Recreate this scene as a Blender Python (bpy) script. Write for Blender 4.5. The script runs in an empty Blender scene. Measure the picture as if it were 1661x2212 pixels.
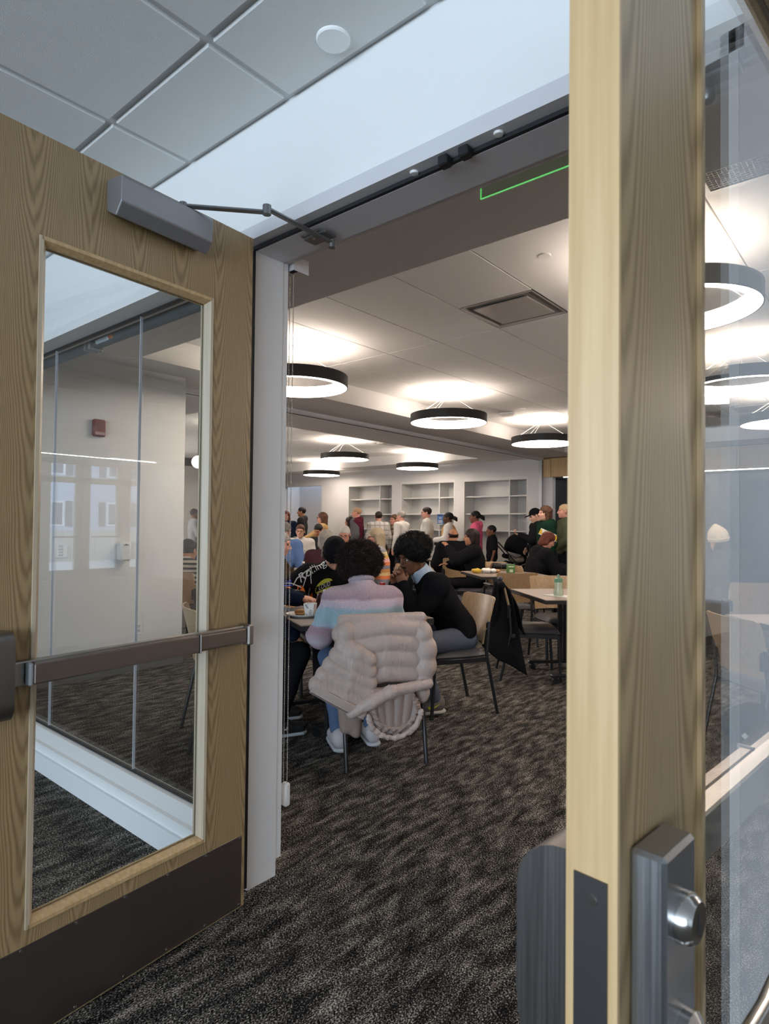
import bpy, math, random
import numpy as np
from mathutils import Vector, Matrix
from mathutils.bvhtree import BVHTree
random.seed(7)
rng = np.random.default_rng(7)
pi = math.pi
scene = bpy.context.scene
COL = scene.collection

# ------------------------------------------------------------------ camera
IW, IH = 1661.0, 2212.0
FPX, YAW, PITCH, ROLL, CAMH = 1343.07, 0.7018, 0.0205, 0.0101, 1.3607
_F = np.array([-math.sin(YAW) * math.cos(PITCH), math.cos(YAW) * math.cos(PITCH), math.sin(PITCH)])
_R = np.array([math.cos(YAW), math.sin(YAW), 0.0])
_U = np.cross(_R, _F)
_R, _U = math.cos(ROLL) * _R + math.sin(ROLL) * _U, -math.sin(ROLL) * _R + math.cos(ROLL) * _U
cam_data = bpy.data.cameras.new('camera')
cam = bpy.data.objects.new('camera', cam_data)
COL.objects.link(cam)
m = Matrix(((_R[0], _U[0], -_F[0], 0), (_R[1], _U[1], -_F[1], 0), (_R[2], _U[2], -_F[2], CAMH), (0, 0, 0, 1)))
cam.matrix_world = m
cam_data.sensor_fit = 'VERTICAL'
cam_data.sensor_height = 36.0
cam_data.lens = 36.0 * FPX / IH
cam_data.clip_start = 0.02
cam_data.clip_end = 200
cam_data.dof.use_dof = True
cam_data.dof.focus_distance = 4.3
cam_data.dof.aperture_fstop = 12.0
scene.camera = cam

# ------------------------------------------------------------------ world, daylight, exposure
world = bpy.data.worlds.new('sky')
scene.world = world
world.use_nodes = True
bg = world.node_tree.nodes['Background']
bg.inputs[0].default_value = (0.62, 0.76, 1.0, 1)
bg.inputs[1].default_value = 2.2
vs = scene.view_settings
vs.view_transform = 'Standard'
vs.look = 'None'
vs.gamma = 1.0
vs.use_curve_mapping = False
vs.exposure = 0.66
scene.cycles.max_bounces = 7
scene.cycles.diffuse_bounces = 4
scene.cycles.glossy_bounces = 4
scene.cycles.transmission_bounces = 4
scene.cycles.transparent_max_bounces = 14
scene.cycles.sample_clamp_indirect = 6.0
scene.cycles.caustics_reflective = False
scene.cycles.caustics_refractive = False

def daylight(name, loc, size, direction, power, color):
    l = bpy.data.lights.new(name, 'AREA')
    l.shape = 'RECTANGLE'
    l.size, l.size_y = size
    l.energy = power
    l.color = color
    o = bpy.data.objects.new(name, l)
    COL.objects.link(o)
    o.location = loc
    o.rotation_euler = Vector(direction).to_track_quat('-Z', 'Y').to_euler()
    return o
daylight('daylight_through_corridor_windows', (0.4, -5.25, 1.55), (9.0, 2.2), (0, 1, 0), 190.0, (0.78, 0.92, 1.0))
daylight('daylight_through_left_windows', (-13.95, 5.3, 1.55), (2.6, 1.7), (1, 0.1, 0), 110.0, (1.0, 0.91, 0.82))

# ------------------------------------------------------------------ pixel -> place helpers (1661x2212 frame)
def ray(px, py):
    return _F + _R * ((px - IW / 2) / FPX) - _U * ((py - IH / 2) / FPX)
def at(px, py, d):
    r = ray(px, py) * d
    return Vector((r[0], r[1], r[2] + CAMH))
def gz(px, py, z=0.0):
    r = ray(px, py); t = (z - CAMH) / r[2]
    return Vector((r[0] * t, r[1] * t, z))
def gy(px, py, y):
    r = ray(px, py); t = y / r[1]
    return Vector((r[0] * t, y, CAMH + r[2] * t))
def depth(v):
    return v[0] * _F[0] + v[1] * _F[1] + (v[2] - CAMH) * _F[2]

# ------------------------------------------------------------------ materials
MATS = {}
def new_mat(name):
    mt = bpy.data.materials.new(name)
    mt.use_nodes = True
    nt = mt.node_tree
    b = nt.nodes['Principled BSDF']
    MATS[name] = mt
    return mt, nt, b
def N(nt, typ, **kw):
    n = nt.nodes.new(typ)
    for k, v in kw.items():
        if k.startswith('i_'):
            key = k[2:]
            key = int(key) if key.isdigit() else key.replace('_', ' ')
            n.inputs[key].default_value = v
        else:
            setattr(n, k, v)
    return n
def L(nt, a, b):
    nt.links.new(a, b)
def srgb(r, g, b):
    f = lambda c: ((c / 255.0) / 12.92 if c / 255.0 <= 0.04045 else ((c / 255.0 + 0.055) / 1.055) ** 2.4)
    return (f(r), f(g), f(b), 1.0)
def ramp(nt, stops, interp='LINEAR'):
    n = nt.nodes.new('ShaderNodeValToRGB')
    n.color_ramp.interpolation = interp
    el = n.color_ramp.elements
    el[0].position, el[0].color = stops[0]
    el[1].position, el[1].color = stops[1]
    for p_, c_ in stops[2:]:
        e = el.new(p_); e.color = c_
    return n
def plain(name, col, rough=0.6, metal=0.0, bump=0.0, bscale=60.0, var=0.0, coat=0.0, spec=0.5, sheen=0.0):
    if name in MATS:
        return MATS[name]
    mt, nt, b = new_mat(name)
    b.inputs['Base Color'].default_value = col
    b.inputs['Roughness'].default_value = rough
    b.inputs['Metallic'].default_value = metal
    b.inputs['Specular IOR Level'].default_value = spec
    b.inputs['Coat Weight'].default_value = coat
    b.inputs['Sheen Weight'].default_value = sheen
    tc = N(nt, 'ShaderNodeTexCoord')
    nz = N(nt, 'ShaderNodeTexNoise', i_Scale=bscale, i_Detail=4.0)
    L(nt, tc.outputs['Object'], nz.inputs['Vector'])
    if bump > 0:
        bp = N(nt, 'ShaderNodeBump', i_Strength=bump, i_Distance=0.004)
        L(nt, nz.outputs['Fac'], bp.inputs['Height'])
        L(nt, bp.outputs['Normal'], b.inputs['Normal'])
    if var > 0:
        c0 = tuple(max(0, c * (1 - var)) for c in col[:3]) + (1,)
        c1 = tuple(min(1, c * (1 + var)) for c in col[:3]) + (1,)
        rp = ramp(nt, [(0.3, c0), (0.7, c1)])
        L(nt, nz.outputs['Fac'], rp.inputs['Fac'])
        L(nt, rp.outputs['Color'], b.inputs['Base Color'])
    return mt
def emit(name, col, strength):
    mt, nt, b = new_mat(name)
    b.inputs['Base Color'].default_value = (0.9, 0.9, 0.88, 1)
    b.inputs['Emission Color'].default_value = col
    b.inputs['Emission Strength'].default_value = strength
    return mt
def cloth(name, col, var=0.12, scale=220.0, bump=0.35, rough=0.92):
    return plain(name, col, rough=rough, bump=bump, bscale=scale, var=var, spec=0.06)

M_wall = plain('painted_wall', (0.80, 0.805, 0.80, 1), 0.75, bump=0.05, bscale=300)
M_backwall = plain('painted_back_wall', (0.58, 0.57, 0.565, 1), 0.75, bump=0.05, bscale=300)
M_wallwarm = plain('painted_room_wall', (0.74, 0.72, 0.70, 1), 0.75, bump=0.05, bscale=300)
M_soffit = plain('painted_soffit', (0.74, 0.72, 0.70, 1), 0.8, bump=0.05, bscale=300)
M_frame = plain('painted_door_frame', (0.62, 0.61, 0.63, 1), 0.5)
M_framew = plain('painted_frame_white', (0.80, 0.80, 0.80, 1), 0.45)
M_base = plain('baseboard_paint', (0.80, 0.81, 0.82, 1), 0.4)
M_tile = plain('acoustic_tile', (0.84, 0.83, 0.815, 1), 0.9, bump=0.35, bscale=420, var=0.06)
M_tilec = plain('corridor_tile', (0.78, 0.78, 0.77, 1), 0.9, bump=0.35, bscale=420, var=0.06)
M_disc = plain('disc_white', (0.95, 0.95, 0.94, 1), 0.5)
M_grid = plain('ceiling_grid', (0.60, 0.61, 0.61, 1), 0.5)
M_black = plain('black_plastic', (0.012, 0.012, 0.013, 1), 0.42)
M_gasket = plain('black_gasket', (0.008, 0.008, 0.01, 1), 0.6)
M_tube = plain('black_tube_metal', (0.022, 0.023, 0.026, 1), 0.28, metal=0.3, spec=0.7)
M_vinyl = plain('charcoal_vinyl', (0.045, 0.045, 0.052, 1), 0.48, bump=0.15, bscale=350)
M_edgeband = plain('table_edge_band', (0.025, 0.023, 0.022, 1), 0.45)
M_laminate = plain('taupe_laminate', srgb(150, 134, 122), 0.38, bump=0.02, bscale=400, var=0.04)
M_steel = None
M_alum = plain('closer_paint', (0.30, 0.30, 0.315, 1), 0.38, metal=0.55)
M_armsteel = plain('closer_arm_steel', (0.24, 0.24, 0.245, 1), 0.35, metal=0.8)
M_chrome = plain('bright_nickel', (0.62, 0.60, 0.58, 1), 0.16, metal=1.0)
M_white = plain('white_plastic', (0.78, 0.77, 0.75, 1), 0.45)
M_paper = plain('white_paper', (0.80, 0.79, 0.76, 1), 0.8)
M_dark = plain('charcoal_panel', (0.030, 0.030, 0.033, 1), 0.22, var=0.1, bscale=5)
M_ring = plain('pendant_black', (0.016, 0.014, 0.013, 1), 0.5)
M_wire = plain('pendant_cord', (0.75, 0.73, 0.70, 1), 0.4)
M_led = emit('pendant_diffuser', (1.0, 0.84, 0.71, 1), 20.0)
M_led_up = emit('pendant_uplight', (1.0, 0.84, 0.71, 1), 4.5)
M_led_in = emit('pendant_inner_glow', (1.0, 0.85, 0.73, 1), 15.0)
M_led_line = emit('led_line', (1.0, 0.97, 0.92, 1), 12.0)
M_can = emit('downlight_lens', (1.0, 0.95, 0.88, 1), 10.0)
M_globe = emit('globe_glass', (1.0, 0.88, 0.72, 1), 3.5)
M_red = plain('alarm_red', (0.20, 0.03, 0.03, 1), 0.4)

def brushed(name, col, rough, axis='Z', amt=0.12):
    mt, nt, b = new_mat(name)
    b.inputs['Base Color'].default_value = col
    b.inputs['Metallic'].default_value = 1.0
    tc = N(nt, 'ShaderNodeTexCoord')
    mp = N(nt, 'ShaderNodeMapping')
    sc = {'Z': (120, 120, 2), 'X': (2, 120, 120), 'Y': (120, 2, 120)}[axis]
    mp.inputs['Scale'].default_value = sc
    nz = N(nt, 'ShaderNodeTexNoise', i_Scale=3.0, i_Detail=3.0)
    L(nt, tc.outputs['Object'], mp.inputs['Vector']); L(nt, mp.outputs['Vector'], nz.inputs['Vector'])
    mr = N(nt, 'ShaderNodeMapRange', i_3=rough - amt, i_4=rough + amt)
    L(nt, nz.outputs['Fac'], mr.inputs['Value']); L(nt, mr.outputs['Result'], b.inputs['Roughness'])
    return mt
M_steel = brushed('brushed_steel', (0.38, 0.36, 0.34, 1), 0.36, 'X')
M_kick = brushed('kick_plate_steel', (0.27, 0.235, 0.22, 1), 0.40, 'X')
M_case = brushed('case_steel', (0.22, 0.21, 0.205, 1), 0.38, 'Z')
M_lock = brushed('lock_steel', (0.40, 0.41, 0.43, 1), 0.34, 'Z')

def wood(name, light, dark, kind='ash', rough=0.42, axis=0, coat=0.15):
    """veneer: U shaped cathedrals in strips (ash) or fine straight grain (maple); grain along local Z"""
    mt, nt, b = new_mat(name)
    b.inputs['Roughness'].default_value = rough
    b.inputs['Coat Weight'].default_value = coat
    b.inputs['Coat Roughness'].default_value = 0.3
    tc = N(nt, 'ShaderNodeTexCoord')
    sp = N(nt, 'ShaderNodeSeparateXYZ')
    L(nt, tc.outputs['Object'], sp.inputs[0])
    X = sp.outputs[axis]; Z = sp.outputs[2]
    def mth(op, a, b_=None, c_=None):
        n = N(nt, 'ShaderNodeMath', operation=op)
        for i, v in enumerate((a, b_, c_)):
            if v is None: continue
            if isinstance(v, (int, float)): n.inputs[i].default_value = v
            else: L(nt, v, n.inputs[i])
        return n.outputs[0]
    if kind == 'ash':
        w = N(nt, 'ShaderNodeTexNoise', i_Scale=1.6, i_Detail=2.0)
        mp = N(nt, 'ShaderNodeMapping'); mp.inputs['Scale'].default_value = (3, 3, 1.1)
        L(nt, tc.outputs['Object'], mp.inputs[0]); L(nt, mp.outputs[0], w.inputs['Vector'])
        xw = mth('ADD', X, mth('MULTIPLY', mth('SUBTRACT', w.outputs['Fac'], 0.5), 0.035))
        xm = mth('PINGPONG', xw, 0.075)
        x2 = mth('MULTIPLY', mth('MULTIPLY', xm, xm), 560.0)
        idx = mth('FLOOR', mth('DIVIDE', xw, 0.150))
        zz = mth('ADD', mth('MULTIPLY', Z, 3.2), mth('MULTIPLY', mth('SINE', mth('MULTIPLY', idx, 12.9)), 3.0))
        ph = mth('SUBTRACT', x2, zz)
        ph = mth('ADD', ph, mth('MULTIPLY', w.outputs['Fac'], 1.3))
        s = mth('MULTIPLY_ADD', mth('SINE', mth('MULTIPLY', ph, 21.0)), 0.5, 0.5)
        fine = N(nt, 'ShaderNodeTexNoise', i_Scale=1.0, i_Detail=3.0)
        mp2 = N(nt, 'ShaderNodeMapping'); mp2.inputs['Scale'].default_value = (420, 420, 9)
        L(nt, tc.outputs['Object'], mp2.inputs[0]); L(nt, mp2.outputs[0], fine.inputs['Vector'])
        mix = mth('ADD', mth('MULTIPLY', mth('POWER', s, 1.6), 0.45), mth('MULTIPLY', fine.outputs['Fac'], 0.55))
        rp = ramp(nt, [(0.12, light), (0.95, dark)])
        L(nt, mix, rp.inputs['Fac'])
    else:
        fine = N(nt, 'ShaderNodeTexNoise', i_Scale=1.0, i_Detail=4.0)
        mp2 = N(nt, 'ShaderNodeMapping'); mp2.inputs['Scale'].default_value = (90, 90, 3)
        L(nt, tc.outputs['Object'], mp2.inputs[0]); L(nt, mp2.outputs[0], fine.inputs['Vector'])
        rp = ramp(nt, [(0.28, light), (0.78, dark)])
        L(nt, fine.outputs['Fac'], rp.inputs['Fac'])
    L(nt, rp.outputs['Color'], b.inputs['Base Color'])
    return mt
M_ash = wood('ash_veneer', srgb(180, 154, 114), srgb(120, 95, 63), 'ash', axis=0)
M_maple = wood('maple_edge', srgb(214, 184, 138), srgb(186, 152, 106), 'maple')
M_bead = wood('maple_bead', srgb(210, 196, 172), srgb(190, 172, 146), 'maple')
M_chairwood = wood('chair_beech', srgb(188, 158, 122), srgb(160, 128, 92), 'maple', rough=0.40)
M_panelwood = wood('panel_beech', srgb(200, 168, 122), srgb(172, 138, 92), 'maple', rough=0.4)

def carpet():
    mt, nt, b = new_mat('loop_carpet')
    b.inputs['Roughness'].default_value = 1.0
    b.inputs['Specular IOR Level'].default_value = 0.05
    tc = N(nt, 'ShaderNodeTexCoord')
    mp = N(nt, 'ShaderNodeMapping'); mp.inputs['Rotation'].default_value = (0, 0, math.radians(22)); mp.inputs['Scale'].default_value = (22.0, 6.0, 1)
    L(nt, tc.outputs['Object'], mp.inputs[0])
    big = N(nt, 'ShaderNodeTexNoise', i_Scale=1.1, i_Detail=5.0, i_Roughness=0.62)
    L(nt, mp.outputs[0], big.inputs['Vector'])
    mp3 = N(nt, 'ShaderNodeMapping'); mp3.inputs['Rotation'].default_value = (0, 0, math.radians(22)); mp3.inputs['Scale'].default_value = (230, 150, 1)
    L(nt, tc.outputs['Object'], mp3.inputs[0])
    fine = N(nt, 'ShaderNodeTexNoise', i_Scale=1.0, i_Detail=2.0, i_Roughness=0.6)
    L(nt, mp3.outputs[0], fine.inputs['Vector'])
    a = N(nt, 'ShaderNodeMath', operation='MULTIPLY_ADD', i_1=0.5, i_2=-0.25); L(nt, big.outputs['Fac'], a.inputs[0])
    s = N(nt, 'ShaderNodeMath', operation='ADD'); L(nt, a.outputs[0], s.inputs[0]); L(nt, fine.outputs['Fac'], s.inputs[1])
    rp = ramp(nt, [(0.41, srgb(18, 17, 18)), (0.68, srgb(196, 190, 180)), (0.495, srgb(50, 48, 47)), (0.585, srgb(118, 112, 105))])
    L(nt, s.outputs[0], rp.inputs['Fac'])
    L(nt, rp.outputs['Color'], b.inputs['Base Color'])
    bp = N(nt, 'ShaderNodeBump', i_Strength=0.8, i_Distance=0.006)
    L(nt, fine.outputs['Fac'], bp.inputs['Height']); L(nt, bp.outputs['Normal'], b.inputs['Normal'])
    return mt
M_carpet = carpet()

def glass(name, tint=(0.975, 0.985, 0.98), r0=0.042):
    mt = bpy.data.materials.new(name); mt.use_nodes = True; MATS[name] = mt
    nt = mt.node_tree; nt.nodes.clear()
    out = N(nt, 'ShaderNodeOutputMaterial')
    ge = N(nt, 'ShaderNodeNewGeometry')
    dt = N(nt, 'ShaderNodeVectorMath', operation='DOT_PRODUCT')
    L(nt, ge.outputs['Normal'], dt.inputs[0]); L(nt, ge.outputs['Incoming'], dt.inputs[1])
    ab = N(nt, 'ShaderNodeMath', operation='ABSOLUTE'); L(nt, dt.outputs['Value'], ab.inputs[0])
    om = N(nt, 'ShaderNodeMath', operation='SUBTRACT', i_0=1.0); L(nt, ab.outputs[0], om.inputs[1])
    pw = N(nt, 'ShaderNodeMath', operation='POWER', i_1=5.0); L(nt, om.outputs[0], pw.inputs[0])
    sc = N(nt, 'ShaderNodeMath', operation='MULTIPLY_ADD', i_1=1 - r0, i_2=r0); L(nt, pw.outputs[0], sc.inputs[0])
    tr = N(nt, 'ShaderNodeBsdfTransparent'); tr.inputs[0].default_value = tint + (1,)
    gl = N(nt, 'ShaderNodeBsdfGlossy'); gl.inputs['Roughness'].default_value = 0.0; gl.inputs[0].default_value = (1, 1, 1, 1)
    mx = N(nt, 'ShaderNodeMixShader'); L(nt, sc.outputs[0], mx.inputs[0]); L(nt, tr.outputs[0], mx.inputs[1]); L(nt, gl.outputs[0], mx.inputs[2])
    L(nt, mx.outputs[0], out.inputs['Surface'])
    return mt
M_glass = glass('clear_glass')
M_glassg = glass('exit_acrylic', (0.80, 0.90, 0.80), 0.05)
M_bottle = glass('bottle_plastic', (0.88, 0.90, 0.92), 0.06)

# ------------------------------------------------------------------ mesh builder
class MB:
    def __init__(s): s.v = []; s.f = []
    def add(s, vs, fs):
        o = len(s.v); s.v.extend([tuple(x) for x in vs]); s.f.extend([tuple(i + o for i in f) for f in fs]); return s
    def box(s, x0, x1, y0, y1, z0, z1, M=None):
        vs = [(x0, y0, z0), (x1, y0, z0), (x1, y1, z0), (x0, y1, z0), (x0, y0, z1), (x1, y0, z1), (x1, y1, z1), (x0, y1, z1)]
        if M is not None: vs = [tuple(M @ Vector(v)) for v in vs]
        return s.add(vs, [(0, 3, 2, 1), (4, 5, 6, 7), (0, 1, 5, 4), (1, 2, 6, 5), (2, 3, 7, 6), (3, 0, 4, 7)])
    def bbox(s, x0, x1, y0, y1, z0, z1, b=0.004, M=None):
        """box with chamfered edges"""
        b = min(b, (x1 - x0) / 2.01, (y1 - y0) / 2.01, (z1 - z0) / 2.01)
        vs = []
        for sz in (0, 1):
            for sy in (0, 1):
                for sx in (0, 1):
                    X, Y, Z = (x0, x1)[sx], (y0, y1)[sy], (z0, z1)[sz]
                    ix, iy, iz = (b, -b)[sx], (b, -b)[sy], (b, -b)[sz]
                    vs += [(X, Y + iy, Z + iz), (X + ix, Y, Z + iz), (X + ix, Y + iy, Z)]
        if M is not None: vs = [tuple(M @ Vector(v)) for v in vs]
        def i(sx, sy, sz, a): return ((sz * 2 + sy) * 2 + sx) * 3 + a
        fs = []
        for k in (0, 1):
            fs.append((i(k, 0, 0, 0), i(k, 1, 0, 0), i(k, 1, 1, 0), i(k, 0, 1, 0)))
            fs.append((i(0, k, 0, 1), i(1, k, 0, 1), i(1, k, 1, 1), i(0, k, 1, 1)))
            fs.append((i(0, 0, k, 2), i(1, 0, k, 2), i(1, 1, k, 2), i(0, 1, k, 2)))
        for p in (0, 1):
            for q in (0, 1):
                fs.append((i(0, p, q, 1), i(1, p, q, 1), i(1, p, q, 2), i(0, p, q, 2)))
                fs.append((i(p, 0, q, 0), i(p, 1, q, 0), i(p, 1, q, 2), i(p, 0, q, 2)))
                fs.append((i(p, q, 0, 0), i(p, q, 1, 0), i(p, q, 1, 1), i(p, q, 0, 1)))
                for r in (0, 1):
                    pass
        for sx in (0, 1):
            for sy in (0, 1):
                for sz in (0, 1):
                    fs.append((i(sx, sy, sz, 0), i(sx, sy, sz, 1), i(sx, sy, sz, 2)))
        return s.add(vs, fs)
    def tube(s, path, r, seg=10, cap=True, closed=False):
        P = [Vector(p) for p in path]; n = len(P)
        rs = r if isinstance(r, (list, tuple)) else [r] * n
        o = len(s.v); up = None
        for i, p in enumerate(P):
            if closed: t = P[(i + 1) % n] - P[i - 1]
            else: t = P[min(i + 1, n - 1)] - P[max(i - 1, 0)]
            t.normalize()
            if up is None:
                up = Vector((0, 0, 1)) if abs(t.z) < 0.9 else Vector((1, 0, 0))
            a = t.cross(up)
            if a.length < 1e-6: a = t.orthogonal()
            a.normalize(); b_ = t.cross(a).normalized(); up = -b_ if False else up
            for k in range(seg):
                w = 2 * pi * k / seg
                s.v.append(tuple(p + (a * math.cos(w) + b_ * math.sin(w)) * rs[i]))
        m_ = n if closed else n - 1
        for i in range(m_):
            j = (i + 1) % n
            for k in range(seg):
                k2 = (k + 1) % seg
                s.f.append((o + i * seg + k, o + i * seg + k2, o + j * seg + k2, o + j * seg + k))
        if cap and not closed:
            s.f.append(tuple(o + k for k in range(seg))[::-1]); s.f.append(tuple(o + (n - 1) * seg + k for k in range(seg)))
        return s
    def cyl(s, p0, p1, r, seg=16):
        return s.tube([p0, p1], r, seg)
    def lathe(s, prof, seg=24, M=None, c=(0, 0, 0)):
        o = len(s.v); n = len(prof)
        for (r, z) in prof:
            for k in range(seg):
                w = 2 * pi * k / seg
                v = Vector((c[0] + r * math.cos(w), c[1] + r * math.sin(w), c[2] + z))
                if M is not None: v = M @ v
                s.v.append(tuple(v))
        for i in range(n - 1):
            for k in range(seg):
                k2 = (k + 1) % seg
                s.f.append((o + i * seg + k, o + i * seg + k2, o + (i + 1) * seg + k2, o + (i + 1) * seg + k))
        if prof[0][0] > 1e-5: s.f.append(tuple(o + k for k in range(seg))[::-1])
        if prof[-1][0] > 1e-5: s.f.append(tuple(o + (n - 1) * seg + k for k in range(seg)))
        return s
    def prism(s, poly, z0, z1, M=None):
        """poly in xy extruded along z"""
        n = len(poly)
        vs = [(x, y, z0) for x, y in poly] + [(x, y, z1) for x, y in poly]
        if M is not None: vs = [tuple(M @ Vector(v)) for v in vs]
        fs = [tuple(range(n))[::-1], tuple(range(n, 2 * n))] + [(i, (i + 1) % n, n + (i + 1) % n, n + i) for i in range(n)]
        return s.add(vs, fs)
    def sph(s, c, r, seg=12, rings=8, M=None):
        rr = r if isinstance(r, (list, tuple)) else (r, r, r)
        o = len(s.v)
        for i in range(rings + 1):
            th = pi * i / rings
            for k in range(seg):
                w = 2 * pi * k / seg
                v = Vector((c[0] + rr[0] * math.sin(th) * math.cos(w), c[1] + rr[1] * math.sin(th) * math.sin(w), c[2] + rr[2] * math.cos(th)))
                if M is not None: v = M @ v
                s.v.append(tuple(v))
        for i in range(rings):
            for k in range(seg):
                k2 = (k + 1) % seg
                s.f.append((o + i * seg + k, o + (i + 1) * seg + k, o + (i + 1) * seg + k2, o + i * seg + k2))
        return s
    def grid(s, fn, nu, nv, thick=None):
        """surface from fn(u,v)->Vector, optional solid thickness via fn2"""
        o = len(s.v)
        for j in range(nv + 1):
            for i in range(nu + 1):
                s.v.append(tuple(fn(i / nu, j / nv)))
        for j in range(nv):
            for i in range(nu):
                a = o + j * (nu + 1) + i
                s.f.append((a, a + 1, a + nu + 2, a + nu + 1))
        return s
    def mesh(s, name):
        me = bpy.data.meshes.new(name)
        me.from_pydata(s.v, [], s.f)
        me.update()
        return me

def fix_normals(me):
    import bmesh
    bm = bmesh.new(); bm.from_mesh(me)
    bmesh.ops.remove_doubles(bm, verts=bm.verts, dist=1e-6)
    bmesh.ops.recalc_face_normals(bm, faces=bm.faces)
    bm.to_mesh(me); bm.free()
def obj(name, mb, mat, parent=None, smooth=False, fix=True, solid=0.0):
    me = mb.mesh(name) if isinstance(mb, MB) else mb
    if isinstance(mb, MB) and fix: fix_normals(me)
    if mat is not None:
        me.materials.clear(); me.materials.append(mat)
    if smooth:
        me.polygons.foreach_set('use_smooth', [True] * len(me.polygons))
        if smooth != 'all':
            try: me.set_sharp_from_angle(angle=math.radians(38))
            except Exception: pass
    o = bpy.data.objects.new(name, me)
    COL.objects.link(o)
    if parent is not None: o.parent = parent
    if solid:
        md = o.modifiers.new('thickness', 'SOLIDIFY'); md.thickness = solid; md.offset = 0
    return o
def tag(o, label=None, cat=None, group=None, kind=None):
    if label: o['label'] = label
    if cat: o['category'] = cat
    if group: o['group'] = group
    if kind: o['kind'] = kind
    return o
def thing(name, label, cat, loc=(0, 0, 0), rz=0.0, group=None, kind=None):
    o = bpy.data.objects.new(name, None); COL.objects.link(o)
    o.empty_display_size = 0.1
    o.location = loc; o.rotation_euler = (0, 0, rz)
    return tag(o, label, cat, group, kind)
def struct(name, mb, mat, label, parent=None, smooth=False):
    o = obj(name, mb, mat, parent, smooth)
    if parent is None: tag(o, label, None, None, 'structure')
    return o
def frame(O, X, Y, Z=None):
    X = Vector(X).normalized(); Y = Vector(Y).normalized(); Zv = X.cross(Y) if Z is None else Vector(Z)
    return Matrix(((X.x, Y.x, Zv.x, O[0]), (X.y, Y.y, Zv.y, O[1]), (X.z, Y.z, Zv.z, O[2]), (0, 0, 0, 1)))
def copy_tree(o, parent=None):
    c = o.copy(); COL.objects.link(c); c.parent = parent
    for ch in list(o.children): copy_tree(ch, c)
    return c
def text_mesh(txt, size, shear=0.0):
    cu = bpy.data.curves.new('lettering', 'FONT'); cu.body = txt; cu.size = size; cu.align_x = 'CENTER'; cu.align_y = 'CENTER'; cu.shear = shear
    cu.resolution_u = 3
    to = bpy.data.objects.new('lettering', cu); COL.objects.link(to)
    dg = bpy.context.evaluated_depsgraph_get()
    me = bpy.data.meshes.new_from_object(to.evaluated_get(dg))
    vs = [v.co.copy() for v in me.vertices]; fs = [tuple(p.vertices) for p in me.polygons]
    bpy.data.objects.remove(to); bpy.data.meshes.remove(me)
    return vs, fs
# ------------------------------------------------------------------ the setting
YW, YR = 1.41, 1.60
XL, XR = -1.883, -0.055
HT, HS = 2.402, 2.389
ZC, ZR, ZS = 2.83, 3.00, 2.78
YB = 12.0
floor = MB().box(-15.6, 7.0, -5.6, 13.2, -0.1, 0.0)
struct('floor', floor, M_carpet, 'dark speckled loop pile carpet running through the doorway')
# corridor wall that holds the doors: pieces around the door opening and the sidelight
w = MB()
w.box(-15.3, 6.4, YW, YR, HT + 0.003, 3.1)
w.box(-15.3, -5.40, YW, YR, 0, HT)
w.box(3.0, 6.4, YW, YR, 0, HT)
struct('wall_front', w, M_wall, 'white painted corridor wall above the double doors')
struct('wall_curb', MB().box(-5.40, -1.99, YW, YR, 0, 0.133), M_wall, 'low white curb wall under the glass sidelight')
struct('baseboard_front', MB().box(-5.40, -1.99, YW - 0.014, YW, 0, 0.097).box(-15.3, -5.40, YW - 0.014, YW, 0, 0.097), M_base, 'tall white baseboard below the glass sidelight')
# door frame (trim_1): head with rabbet, two jambs, gasket
tr = thing('trim_1', 'grey painted metal frame around the open double doors', None, kind='structure')
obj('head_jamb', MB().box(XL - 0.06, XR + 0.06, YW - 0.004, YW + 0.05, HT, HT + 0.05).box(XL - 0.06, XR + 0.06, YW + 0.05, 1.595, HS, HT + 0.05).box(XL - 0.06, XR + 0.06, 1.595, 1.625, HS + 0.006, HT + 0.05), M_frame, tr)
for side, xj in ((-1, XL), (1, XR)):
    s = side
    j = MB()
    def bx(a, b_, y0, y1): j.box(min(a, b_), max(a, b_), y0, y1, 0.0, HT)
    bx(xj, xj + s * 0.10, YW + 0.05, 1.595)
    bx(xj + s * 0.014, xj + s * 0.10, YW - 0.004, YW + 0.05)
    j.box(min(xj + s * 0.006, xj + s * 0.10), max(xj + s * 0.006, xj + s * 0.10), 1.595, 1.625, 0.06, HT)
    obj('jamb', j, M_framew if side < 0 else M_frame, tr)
    g = MB(); g.box(min(xj + s * 0.001, xj + s * 0.014), max(xj + s * 0.001, xj + s * 0.014), YW + 0.040, YW + 0.0499, 0.01, HS)
    obj('gasket', g, M_gasket, tr)
obj('gasket', MB().box(XL, XR, YW + 0.036, YW + 0.0499, HS + 0.0005, HT - 0.0005), M_gasket, tr)
for i, px in enumerate(((895, 372), (1077, 287))):
    c = gz(px[0], px[1], HT)
    obj('sensor_button', MB().lathe([(0.0, -0.007), (0.012, -0.006), (0.014, 0.0)], 20, c=tuple(c)), M_white, tr, True)
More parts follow.
